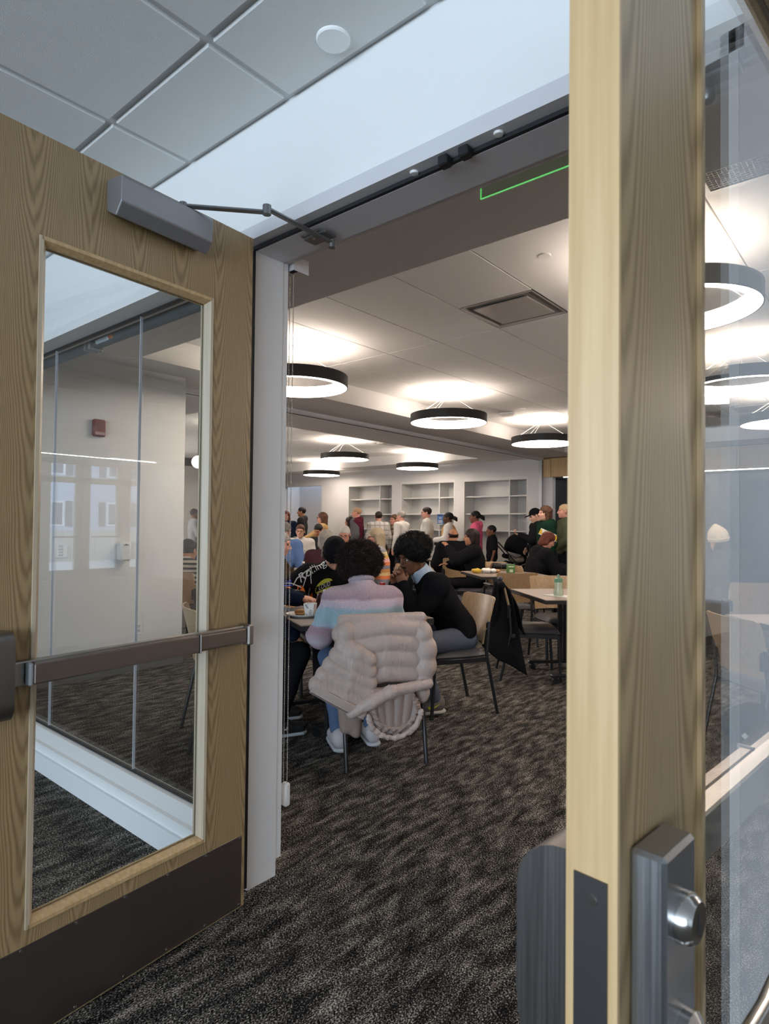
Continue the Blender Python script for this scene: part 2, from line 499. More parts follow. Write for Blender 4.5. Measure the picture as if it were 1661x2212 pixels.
# sidelight (window_1)
sl = thing('window_1', 'tall glass sidelight of butted panes left of the double doors', None, kind='structure')
obj('head_frame', MB().box(-5.40, XL - 0.09, YW - 0.014, 1.545, 2.355, HT), M_framew, sl)
obj('sill_frame', MB().prism([(YW - 0.002, 0.133), (1.50, 0.133), (1.50, 0.186), (1.47, 0.186), (1.425, 0.150), (YW - 0.002, 0.146)], -5.40, -1.99, Matrix(((0, 0, 1, 0), (1, 0, 0, 0), (0, 1, 0, 0), (0, 0, 0, 1)))), M_framew, sl)
obj('mullion', MB().box(XL - 0.12, XL - 0.0995, YW - 0.004, 1.60, 0.0, HT), M_framew, sl)
obj('glazing_gasket', MB().box(-5.40, -1.99, 1.494, 1.518, 0.1861, 0.193).box(-5.40, -1.99, 1.494, 1.518, 2.348, 2.3549), M_gasket, sl)
je = [-1.99, -2.812, -3.77, -4.725, -5.395]
for k in range(4):
    obj('glass_pane', MB().box(je[k + 1] + 0.002, je[k] - 0.002, 1.500, 1.512, 0.187, 2.354), M_glass, sl)
for k in (1, 2, 3):
    obj('silicone_joint', MB().box(je[k] - 0.0014, je[k] + 0.0014, 1.4995, 1.5125, 0.194, 2.347), plain('silicone', (0.55, 0.58, 0.66, 1), 0.2), sl)

sr = thing('window_2', 'glass sidelight to the right of the double doors', None, kind='structure')
MXr = Matrix(((0, 0, 1, 0), (1, 0, 0, 0), (0, 1, 0, 0), (0, 0, 0, 1)))
obj('head_frame', MB().box(XR + 0.09, 3.0, YW - 0.004, 1.545, 2.355, HT), M_framew, sr)
obj('sill_frame', MB().prism([(YW - 0.002, 0.133), (1.50, 0.133), (1.50, 0.186), (1.47, 0.186), (1.425, 0.150), (YW - 0.002, 0.146)], XR + 0.12, 3.0, MXr), M_framew, sr)
obj('mullion', MB().box(XR + 0.1005, XR + 0.12, YW - 0.004, 1.60, 0.0, HT), M_framew, sr)
je2 = [XR + 0.12, 1.0, 2.0, 2.995]
for k in range(3):
    obj('glass_pane', MB().box(je2[k] + 0.002, je2[k + 1] - 0.002, 1.500, 1.512, 0.187, 2.354), M_glass, sr)
struct('wall_curb_right', MB().box(XR + 0.12, 3.0, YW, YR, 0, 0.133), M_wall, 'low white curb wall under the right sidelight')
struct('baseboard_right', MB().box(XR + 0.12, 6.3, YW - 0.014, YW, 0, 0.097), M_base, 'white baseboard under the right sidelight')

# ceilings
def tile_field(name, parent, xs, ys, z, gap, mat, thick=0.016, skip=()):
    for i in range(len(xs) - 1):
        for j in range(len(ys) - 1):
            if (i, j) in skip: continue
            w_, h_ = xs[i + 1] - xs[i] - gap, ys[j + 1] - ys[j] - gap
            key = ('tile', round(w_, 3), round(h_, 3), mat.name)
            me = MESHC.get(key)
            if me is None:
                me = MB().bbox(-w_ / 2, w_ / 2, -h_ / 2, h_ / 2, 0, thick, 0.003).mesh('ceiling_tile'); fix_normals(me); me.materials.append(mat); MESHC[key] = me
            o = bpy.data.objects.new('ceiling_tile', me); COL.objects.link(o); o.parent = parent
            o.location = ((xs[i] + xs[i + 1]) / 2, (ys[j] + ys[j + 1]) / 2, z)
MESHC = {}
cc = struct('ceiling_corridor', MB().box(-15.3, 6.4, -5.4, YW, ZC + 0.012, ZC + 0.1), M_grid, 'corridor ceiling of white acoustic tiles in a recessed grid')
x0 = -1.632 - 0.61 * 8
xs = [x0 + 0.61 * k for k in range(15)]
ys = [YW - 0.343 - 0.61 * 4 + 0.61 * k for k in range(5)] + [YW - 0.010]
tile_field('c', cc, xs, ys, ZC, 0.026, M_tilec)
rest = MB()
xa = [x0 - 0.61 * k for k in range(15, 0, -1)] + xs + [xs[-1] + 0.61 * k for k in range(1, 7)]
ya = [ys[0] - 0.61 * k for k in range(4, 0, -1)] + ys
for i in range(len(xa) - 1):
    for j in range(len(ya) - 1):
        if xa[i] >= xs[0] - 0.01 and xa[i + 1] <= xs[-1] + 0.01 and ya[j] >= ys[0] - 0.01: continue
        rest.box(xa[i] + 0.013, xa[i + 1] - 0.013, ya[j] + 0.013, ya[j + 1] - 0.013, ZC, ZC + 0.0115)
o = obj('ceiling_tile_field', rest, M_tilec, cc); o['kind'] = 'stuff'
# room ceiling: lower soffits with two raised trays
XB0, XB1 = -6.95, -5.04
ZT = [(-5.04, 3.05, 2.70, 11.27), (-14.0, -6.95, 4.53, 11.27)]
sf = MB()
sf.box(-14.1, 3.1, YR, 2.70, ZS, ZS + 0.0205)
sf.box(-14.1, -6.95, 2.70, 4.53, ZS, ZS + 0.0205)
sf.box(XB0, XB1, 2.70, 11.27, ZS, ZS + 0.0205)
sf.box(-14.1, 3.1, 11.27, YB, ZS, ZS + 0.0205)
struct('ceiling_soffit', sf, M_soffit, 'lower painted ceiling band around the raised tile ceilings')
tf = MB()
for (a, b_, c, d) in ZT:
    tf.box(a - 0.02, a, c, d, ZS + 0.021, ZR + 0.011).box(b_, b_ + 0.02, c, d, ZS + 0.021, ZR + 0.011).box(a, b_, c - 0.02, c, ZS + 0.021, ZR + 0.011).box(a, b_, d, d + 0.02, ZS + 0.021, ZR + 0.011)
struct('trim_2', tf, M_wallwarm, 'upright edges of the raised ceiling trays in the dining room')
cr = struct('ceiling_room', MB().box(-14.2, 3.2, 2.6, 11.4, ZR + 0.012, ZR + 0.1), plain('grid_shadow', (0.25, 0.24, 0.23, 1), 0.8), 'dining room ceiling of long white panels')  # dark grey backing, visible in the thin joints between panels
gx = [-5.035] + [-1.99 + 0.61 * k for k in range(-4, 9)]
gx = [x for x in gx if x < 3.06]
gyv = [2.705, 4.53, 6.36, 8.19, 10.02, 11.265]
vi = next(i for i in range(len(gx) - 1) if abs(gx[i] + 2.60) < 0.02)
tile_field('r', cr, gx, gyv, ZR, 0.007, M_tile, skip={(vi, 0)})
hw = 0.61 - 0.007
o = obj('ceiling_tile', MB().bbox(gx[vi] + 0.0035, gx[vi + 1] - 0.0035, 2.7085, 3.916, ZR, ZR + 0.011, 0.003), M_tile, cr)
zx = [-14.0 + 0.61 * k for k in range(12)] + [-6.955]
zy = [4.535, 6.36, 8.19, 10.02, 11.265]
tile_field('z', cr, zx, zy, ZR, 0.007, M_tile)
# partition track in the beam
tk = MB().box(-5.95, -5.79, 2.75, YB - 0.07, ZS - 0.045, ZS - 0.0005)
struct('trim_3', tk, M_framew, 'pale folding partition track along the ceiling beam')
struct('trim_4', MB().box(-5.885, -5.855, 2.75, YB - 0.07, ZS - 0.0475, ZS - 0.0452), M_gasket, 'dark slot of the partition track')
# room walls
struct('wall_right', MB().box(3.05, 3.25, YR, 12.9, 0, 3.1), M_wallwarm, 'right wall of the dining room')
struct('wall_left', MB().box(-14.2, -14.0, YR, 4.0, 0, 3.1).box(-14.2, -14.0, 6.6, 12.9, 0, 3.1).box(-14.2, -14.0, 4.0, 6.6, 0, 0.7).box(-14.2, -14.0, 4.0, 6.6, 2.4, 3.1), M_wallwarm, 'far left wall of the dining room with a window')
struct('wall_stub', MB().box(-6.95, -5.43, YR, 3.38, 0, ZS), M_wallwarm, 'white wall block seen through the glass sidelight')
struct('baseboard_stub', MB().box(-5.43, -5.418, YR, 3.392, 0, 0.10).box(-6.95, -5.43, 3.38, 3.392, 0, 0.10), plain('grey_rubber_base', (0.16, 0.155, 0.15, 1), 0.6), 'grey rubber base along the wall block')
# back wall with three bookcase openings, an alcove on the left and a serving recess on the right
BC = [(-11.42, -9.885), (-9.62, -8.03), (-7.79, -6.18)]
ZB = 2.43
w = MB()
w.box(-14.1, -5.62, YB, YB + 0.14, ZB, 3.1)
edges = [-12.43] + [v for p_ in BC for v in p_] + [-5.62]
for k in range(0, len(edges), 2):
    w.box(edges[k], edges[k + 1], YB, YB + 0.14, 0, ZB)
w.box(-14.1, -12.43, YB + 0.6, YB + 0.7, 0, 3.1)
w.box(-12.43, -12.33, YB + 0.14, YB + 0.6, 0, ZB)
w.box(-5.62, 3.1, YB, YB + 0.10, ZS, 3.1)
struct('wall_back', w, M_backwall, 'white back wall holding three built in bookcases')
struct('trim_5', MB().box(-5.90, -5.83, YB - 0.06, YB - 0.001, 0, ZS), plain('partition_metal', (0.42, 0.44, 0.46, 1), 0.35, metal=0.5), 'grey metal partition jamb beside the bookcases')
struct('wall_serving', MB().box(-5.62, 3.1, 12.75, 12.85, 0, ZS).box(-5.72, -5.62, YB + 0.14, 12.85, 0, ZS), M_dark, 'dark wall of the serving recess at the back')
wp = thing('trim_6', 'row of light wood panels above the dark serving recess', None, kind='structure')
sx = [-5.83, -5.645, -4.515, -3.385, -2.255, -1.125, 0.005, 1.135, 2.265, 3.05]
for k in range(len(sx) - 1):
    obj('wood_panel', MB().bbox(sx[k] + 0.004, sx[k + 1] - 0.004, YB - 0.03, YB - 0.002, 2.375, ZS - 0.012, 0.003), M_panelwood, wp)
obj('backing', MB().box(-5.83, 3.05, YB - 0.0019, YB + 0.12, 2.375, ZS), M_gasket, wp)
obj('panel_soffit', MB().box(-5.62, 3.05, YB + 0.12, 12.75, 2.375, 2.40), M_wallwarm, wp)
obj('light_strip', MB().box(-5.4, 3.0, YB + 0.03, YB + 0.06, 2.362, 2.3749), M_led_line, wp)

# built in bookcases
BCL = ['built in white bookcase nearest the left alcove', 'built in white bookcase in the middle behind the queue, blue notice in front', 'built in white bookcase behind the stroller']
M_shelf = plain('shelf_white', (0.60, 0.595, 0.575, 1), 0.5)
for i, (a, b_) in enumerate(BC):
    t = thing('bookcase', BCL[i], 'bookcase', ((a + b_) / 2, YB, 0), 0, 'built in bookcases')
    hw_ = (b_ - a) / 2 - 0.002
    D = 0.42
    obj('back_panel', MB().box(-hw_, hw_, D, D + 0.02, 0, ZB), M_shelf, t)
    obj('side_panel', MB().box(-hw_, -hw_ + 0.025, 0.0, D, 0, ZB), M_shelf, t)
    obj('side_panel', MB().box(hw_ - 0.025, hw_, 0.0, D, 0, ZB), M_shelf, t)
    obj('top_panel', MB().box(-hw_ + 0.025, hw_ - 0.025, 0.0, D, ZB - 0.07, ZB - 0.001), M_shelf, t)
    dx = hw_ - 0.46
    obj('divider', MB().box(dx - 0.014, dx + 0.014, 0.05, D, 0, ZB - 0.07), M_shelf, t)
    for z in (2.014, 1.625, 1.247):
        obj('shelf', MB().box(-hw_ + 0.025, dx - 0.014, 0.06, D, z - 0.013, z + 0.013), M_shelf, t)
        obj('shelf', MB().box(dx + 0.014, hw_ - 0.025, 0.06, D, z - 0.013, z + 0.013), M_shelf, t)

# corridor shell behind the camera and the lobby on the left
w = MB()
w.box(-15.3, -4.2, -5.4, -5.3, 0, 3.1).box(5.0, 6.4, -5.4, -5.3, 0, 3.1).box(-4.2, 5.0, -5.4, -5.3, 0, 0.4).box(-4.2, 5.0, -5.4, -5.3, 2.68, 3.1)
struct('wall_behind', w, M_wall, 'corridor wall with a long window behind the viewer')
w = MB()
w.box(6.3, 6.4, -5.4, YW, 0, 3.1)
struct('wall_end', w, M_wall, 'corridor end wall far to the right')
def refl_y(px):
    r = ray(px, 1130); t = -15.2 / r[0]
    return 2 * 1.5 - r[1] * t
lob = thing('door_3', 'pair of glazed exterior doors in a pale storefront frame across the lobby', None, kind='structure')
M_store = plain('storefront_frame', (0.42, 0.40, 0.37, 1), 0.5)
yy = {k: refl_y(k) for k in (60, 88, 172, 188, 262, 290, 330)}
def post(pa, pb, z0=0, z1=2.8): 
    a, b_ = sorted((refl_y(pa), refl_y(pb)))
    obj('post', MB().bbox(-15.26, -15.16, a, b_, z0, z1, 0.004), M_store, lob)
for pa, pb in ((40, 52), (75, 106), (160, 174), (177, 192), (250, 279), (296, 312)):
    post(pa, pb)
ya_, yb_ = refl_y(312), refl_y(40)
obj('rail', MB().bbox(-15.26, -15.16, min(ya_, yb_), max(ya_, yb_), 2.28, 2.42, 0.004), M_store, lob)
obj('rail', MB().bbox(-15.26, -15.16, min(ya_, yb_), max(ya_, yb_), 2.72, 2.83, 0.004), M_store, lob)
obj('rail', MB().bbox(-15.26, -15.16, min(ya_, yb_), max(ya_, yb_), 0.0, 0.22, 0.004), M_store, lob)
obj('glass_pane', MB().box(-15.215, -15.205, min(ya_, yb_), max(ya_, yb_), 0.22, 2.75), M_glass, lob)
for a, b_ in ((110, 158), (194, 248)):
    y0, y1 = sorted((refl_y(a), refl_y(b_)))
    obj('push_bar', MB().tube([(-15.08, y0, 1.0), (-15.08, y1, 1.0)], 0.02, 8), M_steel, lob)
w = MB().box(-15.3, -15.2, -5.4, min(ya_, yb_), 0, 3.1).box(-15.3, -15.2, max(ya_, yb_), YW, 0, 3.1)
struct('wall_lobby', w, M_wall, 'lobby wall around the exterior doors')
# outside, seen through the lobby doors
struct('ground_outside', MB().box(-60, -15.6, -40, 30, -0.3, -0.12), plain('concrete_walk', (0.50, 0.50, 0.50, 1), 0.9, var=0.1, bscale=3), 'pale concrete outside the lobby doors')
bd = thing('apartment_building', 'pale blue clapboard apartment building outside the lobby doors', 'building', (-38, -14, -0.12))
M_siding = plain('pale_siding', (0.52, 0.60, 0.72, 1), 0.7)
M_trimw = plain('building_trim', (0.80, 0.82, 0.84, 1), 0.6)
sd = MB()
for k in range(46):
    z = 0.2 * k
    sd.prism([(0, z), (0.03, z), (0.008, z + 0.2), (0, z + 0.2)], -16, 22, Matrix(((1, 0, 0, 0), (0, 0, 1, 0), (0, 1, 0, 0), (0, 0, 0, 1))))
obj('siding', sd, M_siding, bd)
obj('wall', MB().box(-8, -0.001, -16, 22, 0, 9.2), M_siding, bd)
obj('roof', MB().prism([(-9, 9.2), (0.6, 9.2), (-4, 12)], -16.5, 22.5, Matrix(((1, 0, 0, 0), (0, 0, 1, 0), (0, 1, 0, 0), (0, 0, 0, 1)))), plain('roof_shingle', (0.12, 0.12, 0.14, 1), 0.9), bd)
for z in (1.2, 4.2, 7.0):
    for y in range(-14, 21, 4):
        f = obj('window', MB().bbox(0.0, 0.07, y - 0.75, y + 0.75, z, z + 1.5, 0.02), M_trimw, bd)
        obj('pane', MB().box(0.07, 0.08, y - 0.62, y - 0.03, z + 0.12, z + 1.38).box(0.07, 0.08, y + 0.03, y + 0.62, z + 0.12, z + 1.38), plain('far_pane', (0.10, 0.14, 0.20, 1), 0.1), f)
        for s in (-1, 1):
            obj('shutter', MB().box(0.0, 0.05, y + s * 1.02 - 0.2, y + s * 1.02 + 0.2, z, z + 1.5), plain('shutter_grey', (0.12, 0.14, 0.18, 1), 0.7), f)
fn = thing('wooden_fence', 'low pale board fence outside the lobby doors', 'fence', (-24, -6, -0.12))
for k in range(60):
    obj('board', MB().box(0, 0.03, -9 + 0.3 * k, -9 + 0.3 * k + 0.285, 0, 1.15), plain('fence_board', (0.46, 0.47, 0.42, 1), 0.85), fn)
# linear light and downlights of the corridor ceiling
tag(obj('linear_light', MB().box(-14.2, -14.13, -5.0, 1.38, ZC - 0.006, ZC - 0.001), M_led_line), 'thin white linear light in the lobby ceiling', 'light')
for i, (x, y, lb) in enumerate(((-4.97, -0.03, 'round recessed downlight in the corridor ceiling nearest the doors'), (-5.48, 0.29, 'small round ceiling disc beside the corridor downlights'), (-7.45, 0.01, 'round recessed downlight further along the corridor'))):
    t = thing('downlight', lb, 'light', (x, y, ZC), 0, 'corridor downlights')
    obj('trim_ring', MB().lathe([(0.062, -0.004), (0.085, -0.004), (0.088, 0.0), (0.062, 0.0)], 24), M_white, t, True)
    obj('lens', MB().lathe([(0.0, -0.002), (0.0615, -0.002), (0.0615, 0.0)], 24), M_can, t)
c = gz(720, 84, ZC)
tag(obj('ceiling_cover_disc', MB().lathe([(0.0, -0.010), (0.048, -0.009), (0.052, -0.004), (0.052, 0.0)], 40, c=(c.x, c.y, ZC)), M_disc, None, True), 'round white cover disc on the corridor ceiling tile', 'ceiling disc')
# ------------------------------------------------------------------ doors
def screws(parent, pts, y, r=0.0042, mat=None, dirn=1):
    for (x, z) in pts:
        obj('screw', MB().tube([(x, y, z), (x, y + dirn * 0.0018, z)], r, 10), mat or M_chrome, parent, True)
def leaf(door, x_hi, z0, z1, y0, y1, gx0, gx1, gz0, gz1, bm=None):
    b = MB()
    b.box(0, gx0, y0, y1, z0, z1).box(gx1, x_hi, y0, y1, z0, z1).box(gx0, gx1, y0, y1, z0, gz0).box(gx0, gx1, y0, y1, gz1, z1)
    obj('door_leaf', b, M_ash, door)
    ym = (y0 + y1) / 2
    obj('glass_pane', MB().box(gx0 + 0.004, gx1 - 0.004, ym - 0.004, ym + 0.004, gz0 + 0.004, gz1 - 0.004), M_glass, door)
    for sgn, yf in ((1, y1), (-1, y0)):
        yi, yo = ym + sgn * 0.0045, yf + sgn * 0.005
        W = 0.021
        def bead(kind):
            prof = [(yi, 0.0), (yo, 0.0), (yo, 0.008), (yi, W)] if kind else None
            return prof
        # sloped glazing beads: profile in (offset from frame edge, y)
        pr = [(-0.006, yo), (0.004, yo), (W - 0.004, yi + sgn * 0.006), (W - 0.004, yi), (0.0, yi), (0.0, yf + sgn * 0.0002), (-0.006, yf + sgn * 0.0002)]
        obj('glazing_bead', MB().prism([(gx0 + a, b_) for a, b_ in pr], gz0 - 0.006, gz1 + 0.006), bm or M_bead, door)
        obj('glazing_bead', MB().prism([(gx1 - a, b_) for a, b_ in pr], gz0 - 0.006, gz1 + 0.006), bm or M_bead, door)
        Mz = Matrix(((0, 0, 1, 0), (0, 1, 0, 0), (1, 0, 0, 0), (0, 0, 0, 1)))
        obj('glazing_bead', MB().prism([(gz0 + a, b_) for a, b_ in pr], gx0 + 0.0001, gx1 - 0.0001, Mz), bm or M_maple, door)
        obj('glazing_bead', MB().prism([(gz1 - a, b_) for a, b_ in pr], gx0 + 0.0001, gx1 - 0.0001, Mz), bm or M_maple, door)

def exit_device(door, s, yb, xe=0.905, DP=0.07, R=0.028):
    """touch bar exit device on face y=yb, projecting along s"""
    def Y(a, b_): return (min(yb + s * a, yb + s * b_), max(yb + s * a, yb + s * b_))
    ra = obj('push_bar', MB().bbox(0.045, 0.80, *Y(0.006, 0.034), 0.943, 1.004, 0.003), M_steel, door)
    obj('touch_pad', MB().bbox(0.248, 0.756, *Y(0.0345, 0.058), 0.946, 1.001, 0.004), M_kick, ra)
    obj('pad_lip', MB().bbox(0.243, 0.2478, *Y(0.0345, 0.061), 0.943, 1.004, 0.0015), M_steel, ra)
    obj('pad_end', MB().bbox(0.757, 0.768, *Y(0.0345, 0.060), 0.944, 1.003, 0.004), plain('grey_bumper', (0.30, 0.32, 0.34, 1), 0.5), ra)
    obj('rail_cover', MB().bbox(0.046, 0.2425, *Y(0.0345, 0.050), 0.950, 0.997, 0.003), M_kick, ra)
    obj('end_cap', MB().bbox(0.018, 0.0445, *Y(0.0, 0.056), 0.938, 1.009, 0.005), M_steel, ra)
    ch = MB()
    pr = []
    for (cx, cz, a0) in ((DP - R, 1.085 - R, 0), (0.0, 1.085, None), (0.0, 0.868, None), (DP - R, 0.868 + R * 1.6, 3)):
        if a0 is None: pr.append((cx, cz))
        else:
            for k in range(7):
                t = (pi / 2) * (1 - k / 6) if False else None
            if a0 == 0:
                pr += [(cx + R * math.cos(t), cz + R * math.sin(t)) for t in np.linspace(0, pi / 2, 7)]
            else:
                pr += [(cx + R * math.cos(t), cz + 1.6 * R * math.sin(t)) for t in np.linspace(-pi / 2, 0, 7)]
    Mx = Matrix(((0, 0, 1, 0), (s, 0, 0, yb), (0, 1, 0, 0), (0, 0, 0, 1)))
    ch.prism(pr, 0.806, xe, Mx)
    obj('device_case', ch, M_case, door, True)
    return ra

HX, HY, DYAW = -1.808, 1.388, 0.0726
d1 = thing('door_1', 'open wood veneer door with large glass pane and brown metal kick plate', None, (HX, HY, 0), math.atan2(-math.cos(DYAW), math.sin(DYAW)), kind='structure')
leaf(d1, 0.914, 0.012, 2.39, -0.045, 0.0, 0.18, 0.734, 0.31, 2.112)
kp = obj('kick_plate', MB().bbox(0.014, 0.90, 0.0002, 0.0016, 0.016, 0.262, 0.0005), M_kick, d1)
screws(kp, [(0.022 + 0.145 * k, 0.254) for k in range(7)] + [(0.022 + 0.145 * k, 0.024) for k in range(7)], 0.0016)
exit_device(d1, 1, 0.0)
# closer body and arm
cl = MB()
Mx = Matrix(((0, 0, 1, 0), (1, 0, 0, 0), (0, 1, 0, 0), (0, 0, 0, 1)))
cl.prism([(0.0002, 2.258), (0.050, 2.232), (0.078, 2.266), (0.082, 2.335), (0.078, 2.342), (0.0002, 2.350)], 0.240, 0.556, Mx)
cb = obj('closer_body', cl, M_alum, d1, False)
md = cb.modifiers.new('soft_edges', 'BEVEL'); md.width = 0.004; md.segments = 2
Winv = Matrix.LocRotScale(Vector((HX, HY, 0)), Matrix.Rotation(math.atan2(-math.cos(DYAW), math.sin(DYAW)), 3, 'Z'), None).inverted()
elbow = Winv @ Vector((-1.575, 1.262, 2.368)); shoe = Winv @ Vector((-1.566, 1.548, 2.362)); spin = Vector((0.330, 0.045, 2.356))
def flat_arm(p, q, w=0.022, t=0.008):
    p, q = Vector(p), Vector(q); X = (q - p).normalized(); Z = Vector((0, 0, 1)); Yv = Z.cross(X).normalized(); Zv = X.cross(Yv)
    M_ = Matrix(((X.x, Yv.x, Zv.x, p.x), (X.y, Yv.y, Zv.y, p.y), (X.z, Yv.z, Zv.z, p.z), (0, 0, 0, 1)))
    return MB().bbox(-0.008, (q - p).length + 0.008, -w / 2, w / 2, -t / 2, t / 2, 0.002, M_)
ca = obj('closer_arm', flat_arm(spin, elbow + Vector((0, 0, -0.006))), M_armsteel, d1)
obj('forearm', flat_arm(elbow + Vector((0, 0, 0.006)), shoe, 0.020, 0.009), M_armsteel, ca)
obj('elbow_pin', MB().tube([elbow + Vector((0, 0, -0.014)), elbow + Vector((0, 0, 0.016))], 0.014, 18), M_armsteel, ca, True)
obj('spindle', MB().tube([(spin.x, spin.y, 2.346), (spin.x, spin.y, 2.366)], 0.012, 16), M_armsteel, ca, True)
obj('shoe_pin', MB().tube([shoe + Vector((0, 0, -0.018)), shoe + Vector((0, 0, 0.008))], 0.013, 18), M_armsteel, ca, True)
def hinge(door, z, yk, xk=-0.012):
    h = obj('hinge', MB().box(-0.004, -0.0005, yk - 0.03, yk + 0.006, z - 0.057, z + 0.057), M_gasket, door)
    obj('hinge_knuckle', MB().tube([(xk, yk - 0.032, z - 0.057), (xk, yk - 0.032, z + 0.057)], 0.007, 12), M_gasket, h, True)
for z in (0.30, 0.88, 1.52, 2.14): hinge(d1, z, -0.012)
# shoe bracket on the frame head
sb = thing('closer_bracket', 'steel closer shoe bracket screwed under the frame head by the left door', 'bracket', (-1.61, 1.50, HS))
obj('plate', MB().bbox(-0.045, 0.045, -0.022, 0.022, -0.006, -0.0002, 0.001), M_chrome, sb)
obj('channel', MB().bbox(-0.040, 0.070, -0.012, 0.045, -0.0155, -0.0062, 0.002), M_armsteel, sb)
obj('screw', MB().lathe([(0.0, -0.018), (0.007, -0.0172), (0.008, -0.0156)], 14), M_chrome, sb, True)
sb2 = thing('closer_bracket', 'steel closer shoe bracket with round knob near the right door', 'bracket', (-0.32, 1.50, HS))
obj('plate', MB().bbox(-0.075, 0.075, -0.026, 0.026, -0.010, -0.0002, 0.002), M_armsteel, sb2)
obj('channel', MB().bbox(-0.075, 0.045, 0.002, 0.045, -0.022, -0.0102, 0.003), M_armsteel, sb2)
obj('knob', MB().lathe([(0.0, -0.052), (0.012, -0.050), (0.016, -0.044), (0.015, -0.0222)], 22, c=(-0.03, 0.05, 0)), M_armsteel, sb2, True)
obj('arm', MB().bbox(0.045, 0.25, 0.008, 0.030, -0.020, -0.011, 0.002), M_armsteel, sb2)
for i, (px, py) in enumerate(((960, 347), (1004, 327))):
    c = gz(px, py, HS)
    tag(obj('door_bumper', MB().bbox(c.x - 0.016, c.x + 0.016, 1.412, 1.4445, HT - 0.030, HT - 0.0003, 0.004), M_black), ['black rubber door bumper under the frame head, left one of the pair', 'black rubber door bumper under the frame head, right one of the pair'][i], 'bumper', 'door bumpers')

A2 = Vector((-0.179, 0.503, 0)); a2 = 0.095
dr = Vector((math.sin(a2), math.cos(a2), 0))
H2 = A2 + dr * 0.91
d2 = thing('door_2', 'blurred wood door edge with metal lock close to the viewer on the right', None, tuple(H2), math.atan2(-dr.y, -dr.x), kind='structure')
leaf(d2, 0.906, 0.012, 2.39, -0.045, 0.0, 0.176, 0.732, 0.31, 2.112, M_ash)
obj('edge_band', MB().box(0.9061, 0.910, -0.045, 0.0, 0.012, 2.39), M_maple, d2)
ep = obj('latch_plate', MB().box(0.9101, 0.9118, -0.037, -0.008, 0.84, 1.074), plain('dark_plate', (0.10, 0.095, 0.095, 1), 0.4, metal=0.8), d2)
obj('screw', MB().tube([(0.9118, -0.021, 1.056), (0.9128, -0.021, 1.056)], 0.0045, 14), M_chrome, ep, True)
exit_device(d2, -1, -0.045, 0.905, 0.052, 0.048)
tp = obj('lock_trim', MB().bbox(0.826, 0.891, 0.0002, 0.030, 0.78, 1.100, 0.0035), M_lock, d2)
My = frame((0.857, 0.030, 1.043), (1, 0, 0), (0, 0, 1), (0, 1, 0))
obj('key_cylinder', MB().lathe([(0.0205, 0.0), (0.0205, 0.006), (0.0185, 0.010), (0.0175, 0.011), (0.0160, 0.013), (0.0, 0.013)], 32, My), M_chrome, tp, True)
obj('keyway', MB().box(0.8555, 0.8585, 0.0431, 0.0436, 1.034, 1.050), M_gasket, tp)
My = frame((0.857, 0.030, 0.945), (1, 0, 0), (0, 0, 1), (0, 1, 0))
lv = MB().lathe([(0.023, 0.0), (0.023, 0.008), (0.018, 0.012), (0.013, 0.016), (0.012, 0.045), (0.0, 0.047)], 28, My)
lv.tube([(0.857, 0.068, 0.945), (0.83, 0.072, 0.946), (0.78, 0.073, 0.948), (0.735, 0.070, 0.950)], [0.011, 0.012, 0.011, 0.009], 14)
obj('lever_handle', lv, M_chrome, tp, True)
for z in (0.30, 0.88, 1.52, 2.14):
    h = obj('hinge', MB().box(-0.004, -0.0005, -0.03, 0.006, z - 0.057, z + 0.057), M_gasket, d2)

# ------------------------------------------------------------------ roller shades and bead chain
M_shade = plain('shade_fabric_grey', (0.070, 0.085, 0.092, 1), 0.7, bump=0.1, bscale=300)
def shade(xa, xb, label, lab=False):
    t = thing('roller_shade', label, 'roller shade', ((xa + xb) / 2, 1.602, 2.363), 0, 'rolled up shades above the sidelight')
    h = (xb - xa) / 2
    obj('fabric_roll', MB().tube([(-h, 0, 0), (h, 0, 0)], 0.033, 24), M_shade, t, True)
    obj('hem_bar', MB().bbox(-h, h, -0.036, -0.026, 0.021, 0.031, 0.001), M_armsteel, t)
    for s in (-1, 1):
        obj('bracket', MB().bbox(s * h - 0.012 + s * 0.013, s * h + 0.012 + s * 0.013, -0.04, 0.035, -0.040, 0.036, 0.002), plain('bracket_grey', (0.22, 0.21, 0.20, 1), 0.5), t)
    if lab:
        def band(x0, x1, a0, a1, mat, nm, r=0.0334):
            g = MB().grid(lambda u, v: Vector((x0 + (x1 - x0) * u, r * math.cos(a0 + (a1 - a0) * v), r * math.sin(a0 + (a1 - a0) * v))), 2, 8)
            return obj(nm, g, mat, t)
        x0 = -h + 0.05
        band(x0, x0 + 0.145, pi * 1.0, pi * 1.22, plain('label_white', (0.60, 0.66, 0.70, 1), 0.5), 'label')
        band(x0 + 0.146, x0 + 0.195, pi * 0.98, pi * 1.21, plain('label_orange', (0.50, 0.13, 0.03, 1), 0.5), 'label')
        for k in range(4):
            band(x0 + 0.01, x0 + 0.125, pi * (1.04 + 0.04 * k), pi * (1.05 + 0.04 * k), plain('label_ink', (0.10, 0.12, 0.15, 1), 0.6), 'label_line', 0.0337)
shade(-3.48, -2.02, 'dark grey rolled shade with a white and orange label above the sidelight', True)
shade(-5.37, -3.56, 'dark grey rolled shade above the far left of the sidelight')
ct = thing('shade_chain', 'bead chain loop hanging beside the left door jamb down to a white tensioner', 'chain', (-1.917, 1.665, 0))
bead_me = MB()
for s, off in ((-1, 0.0), (1, 0.02)):
    b = MB(); zc = 0.325
    while zc < 2.37:
        b.sph((s * 0.001 + off - 0.006, 0.0, zc), 0.0025, 6, 4); zc += 0.0058
    o = obj('bead_strand', b, plain('chain_nickel', (0.55, 0.54, 0.52, 1), 0.25, metal=1.0), ct, 'all', fix=False); o['kind'] = 'stuff'
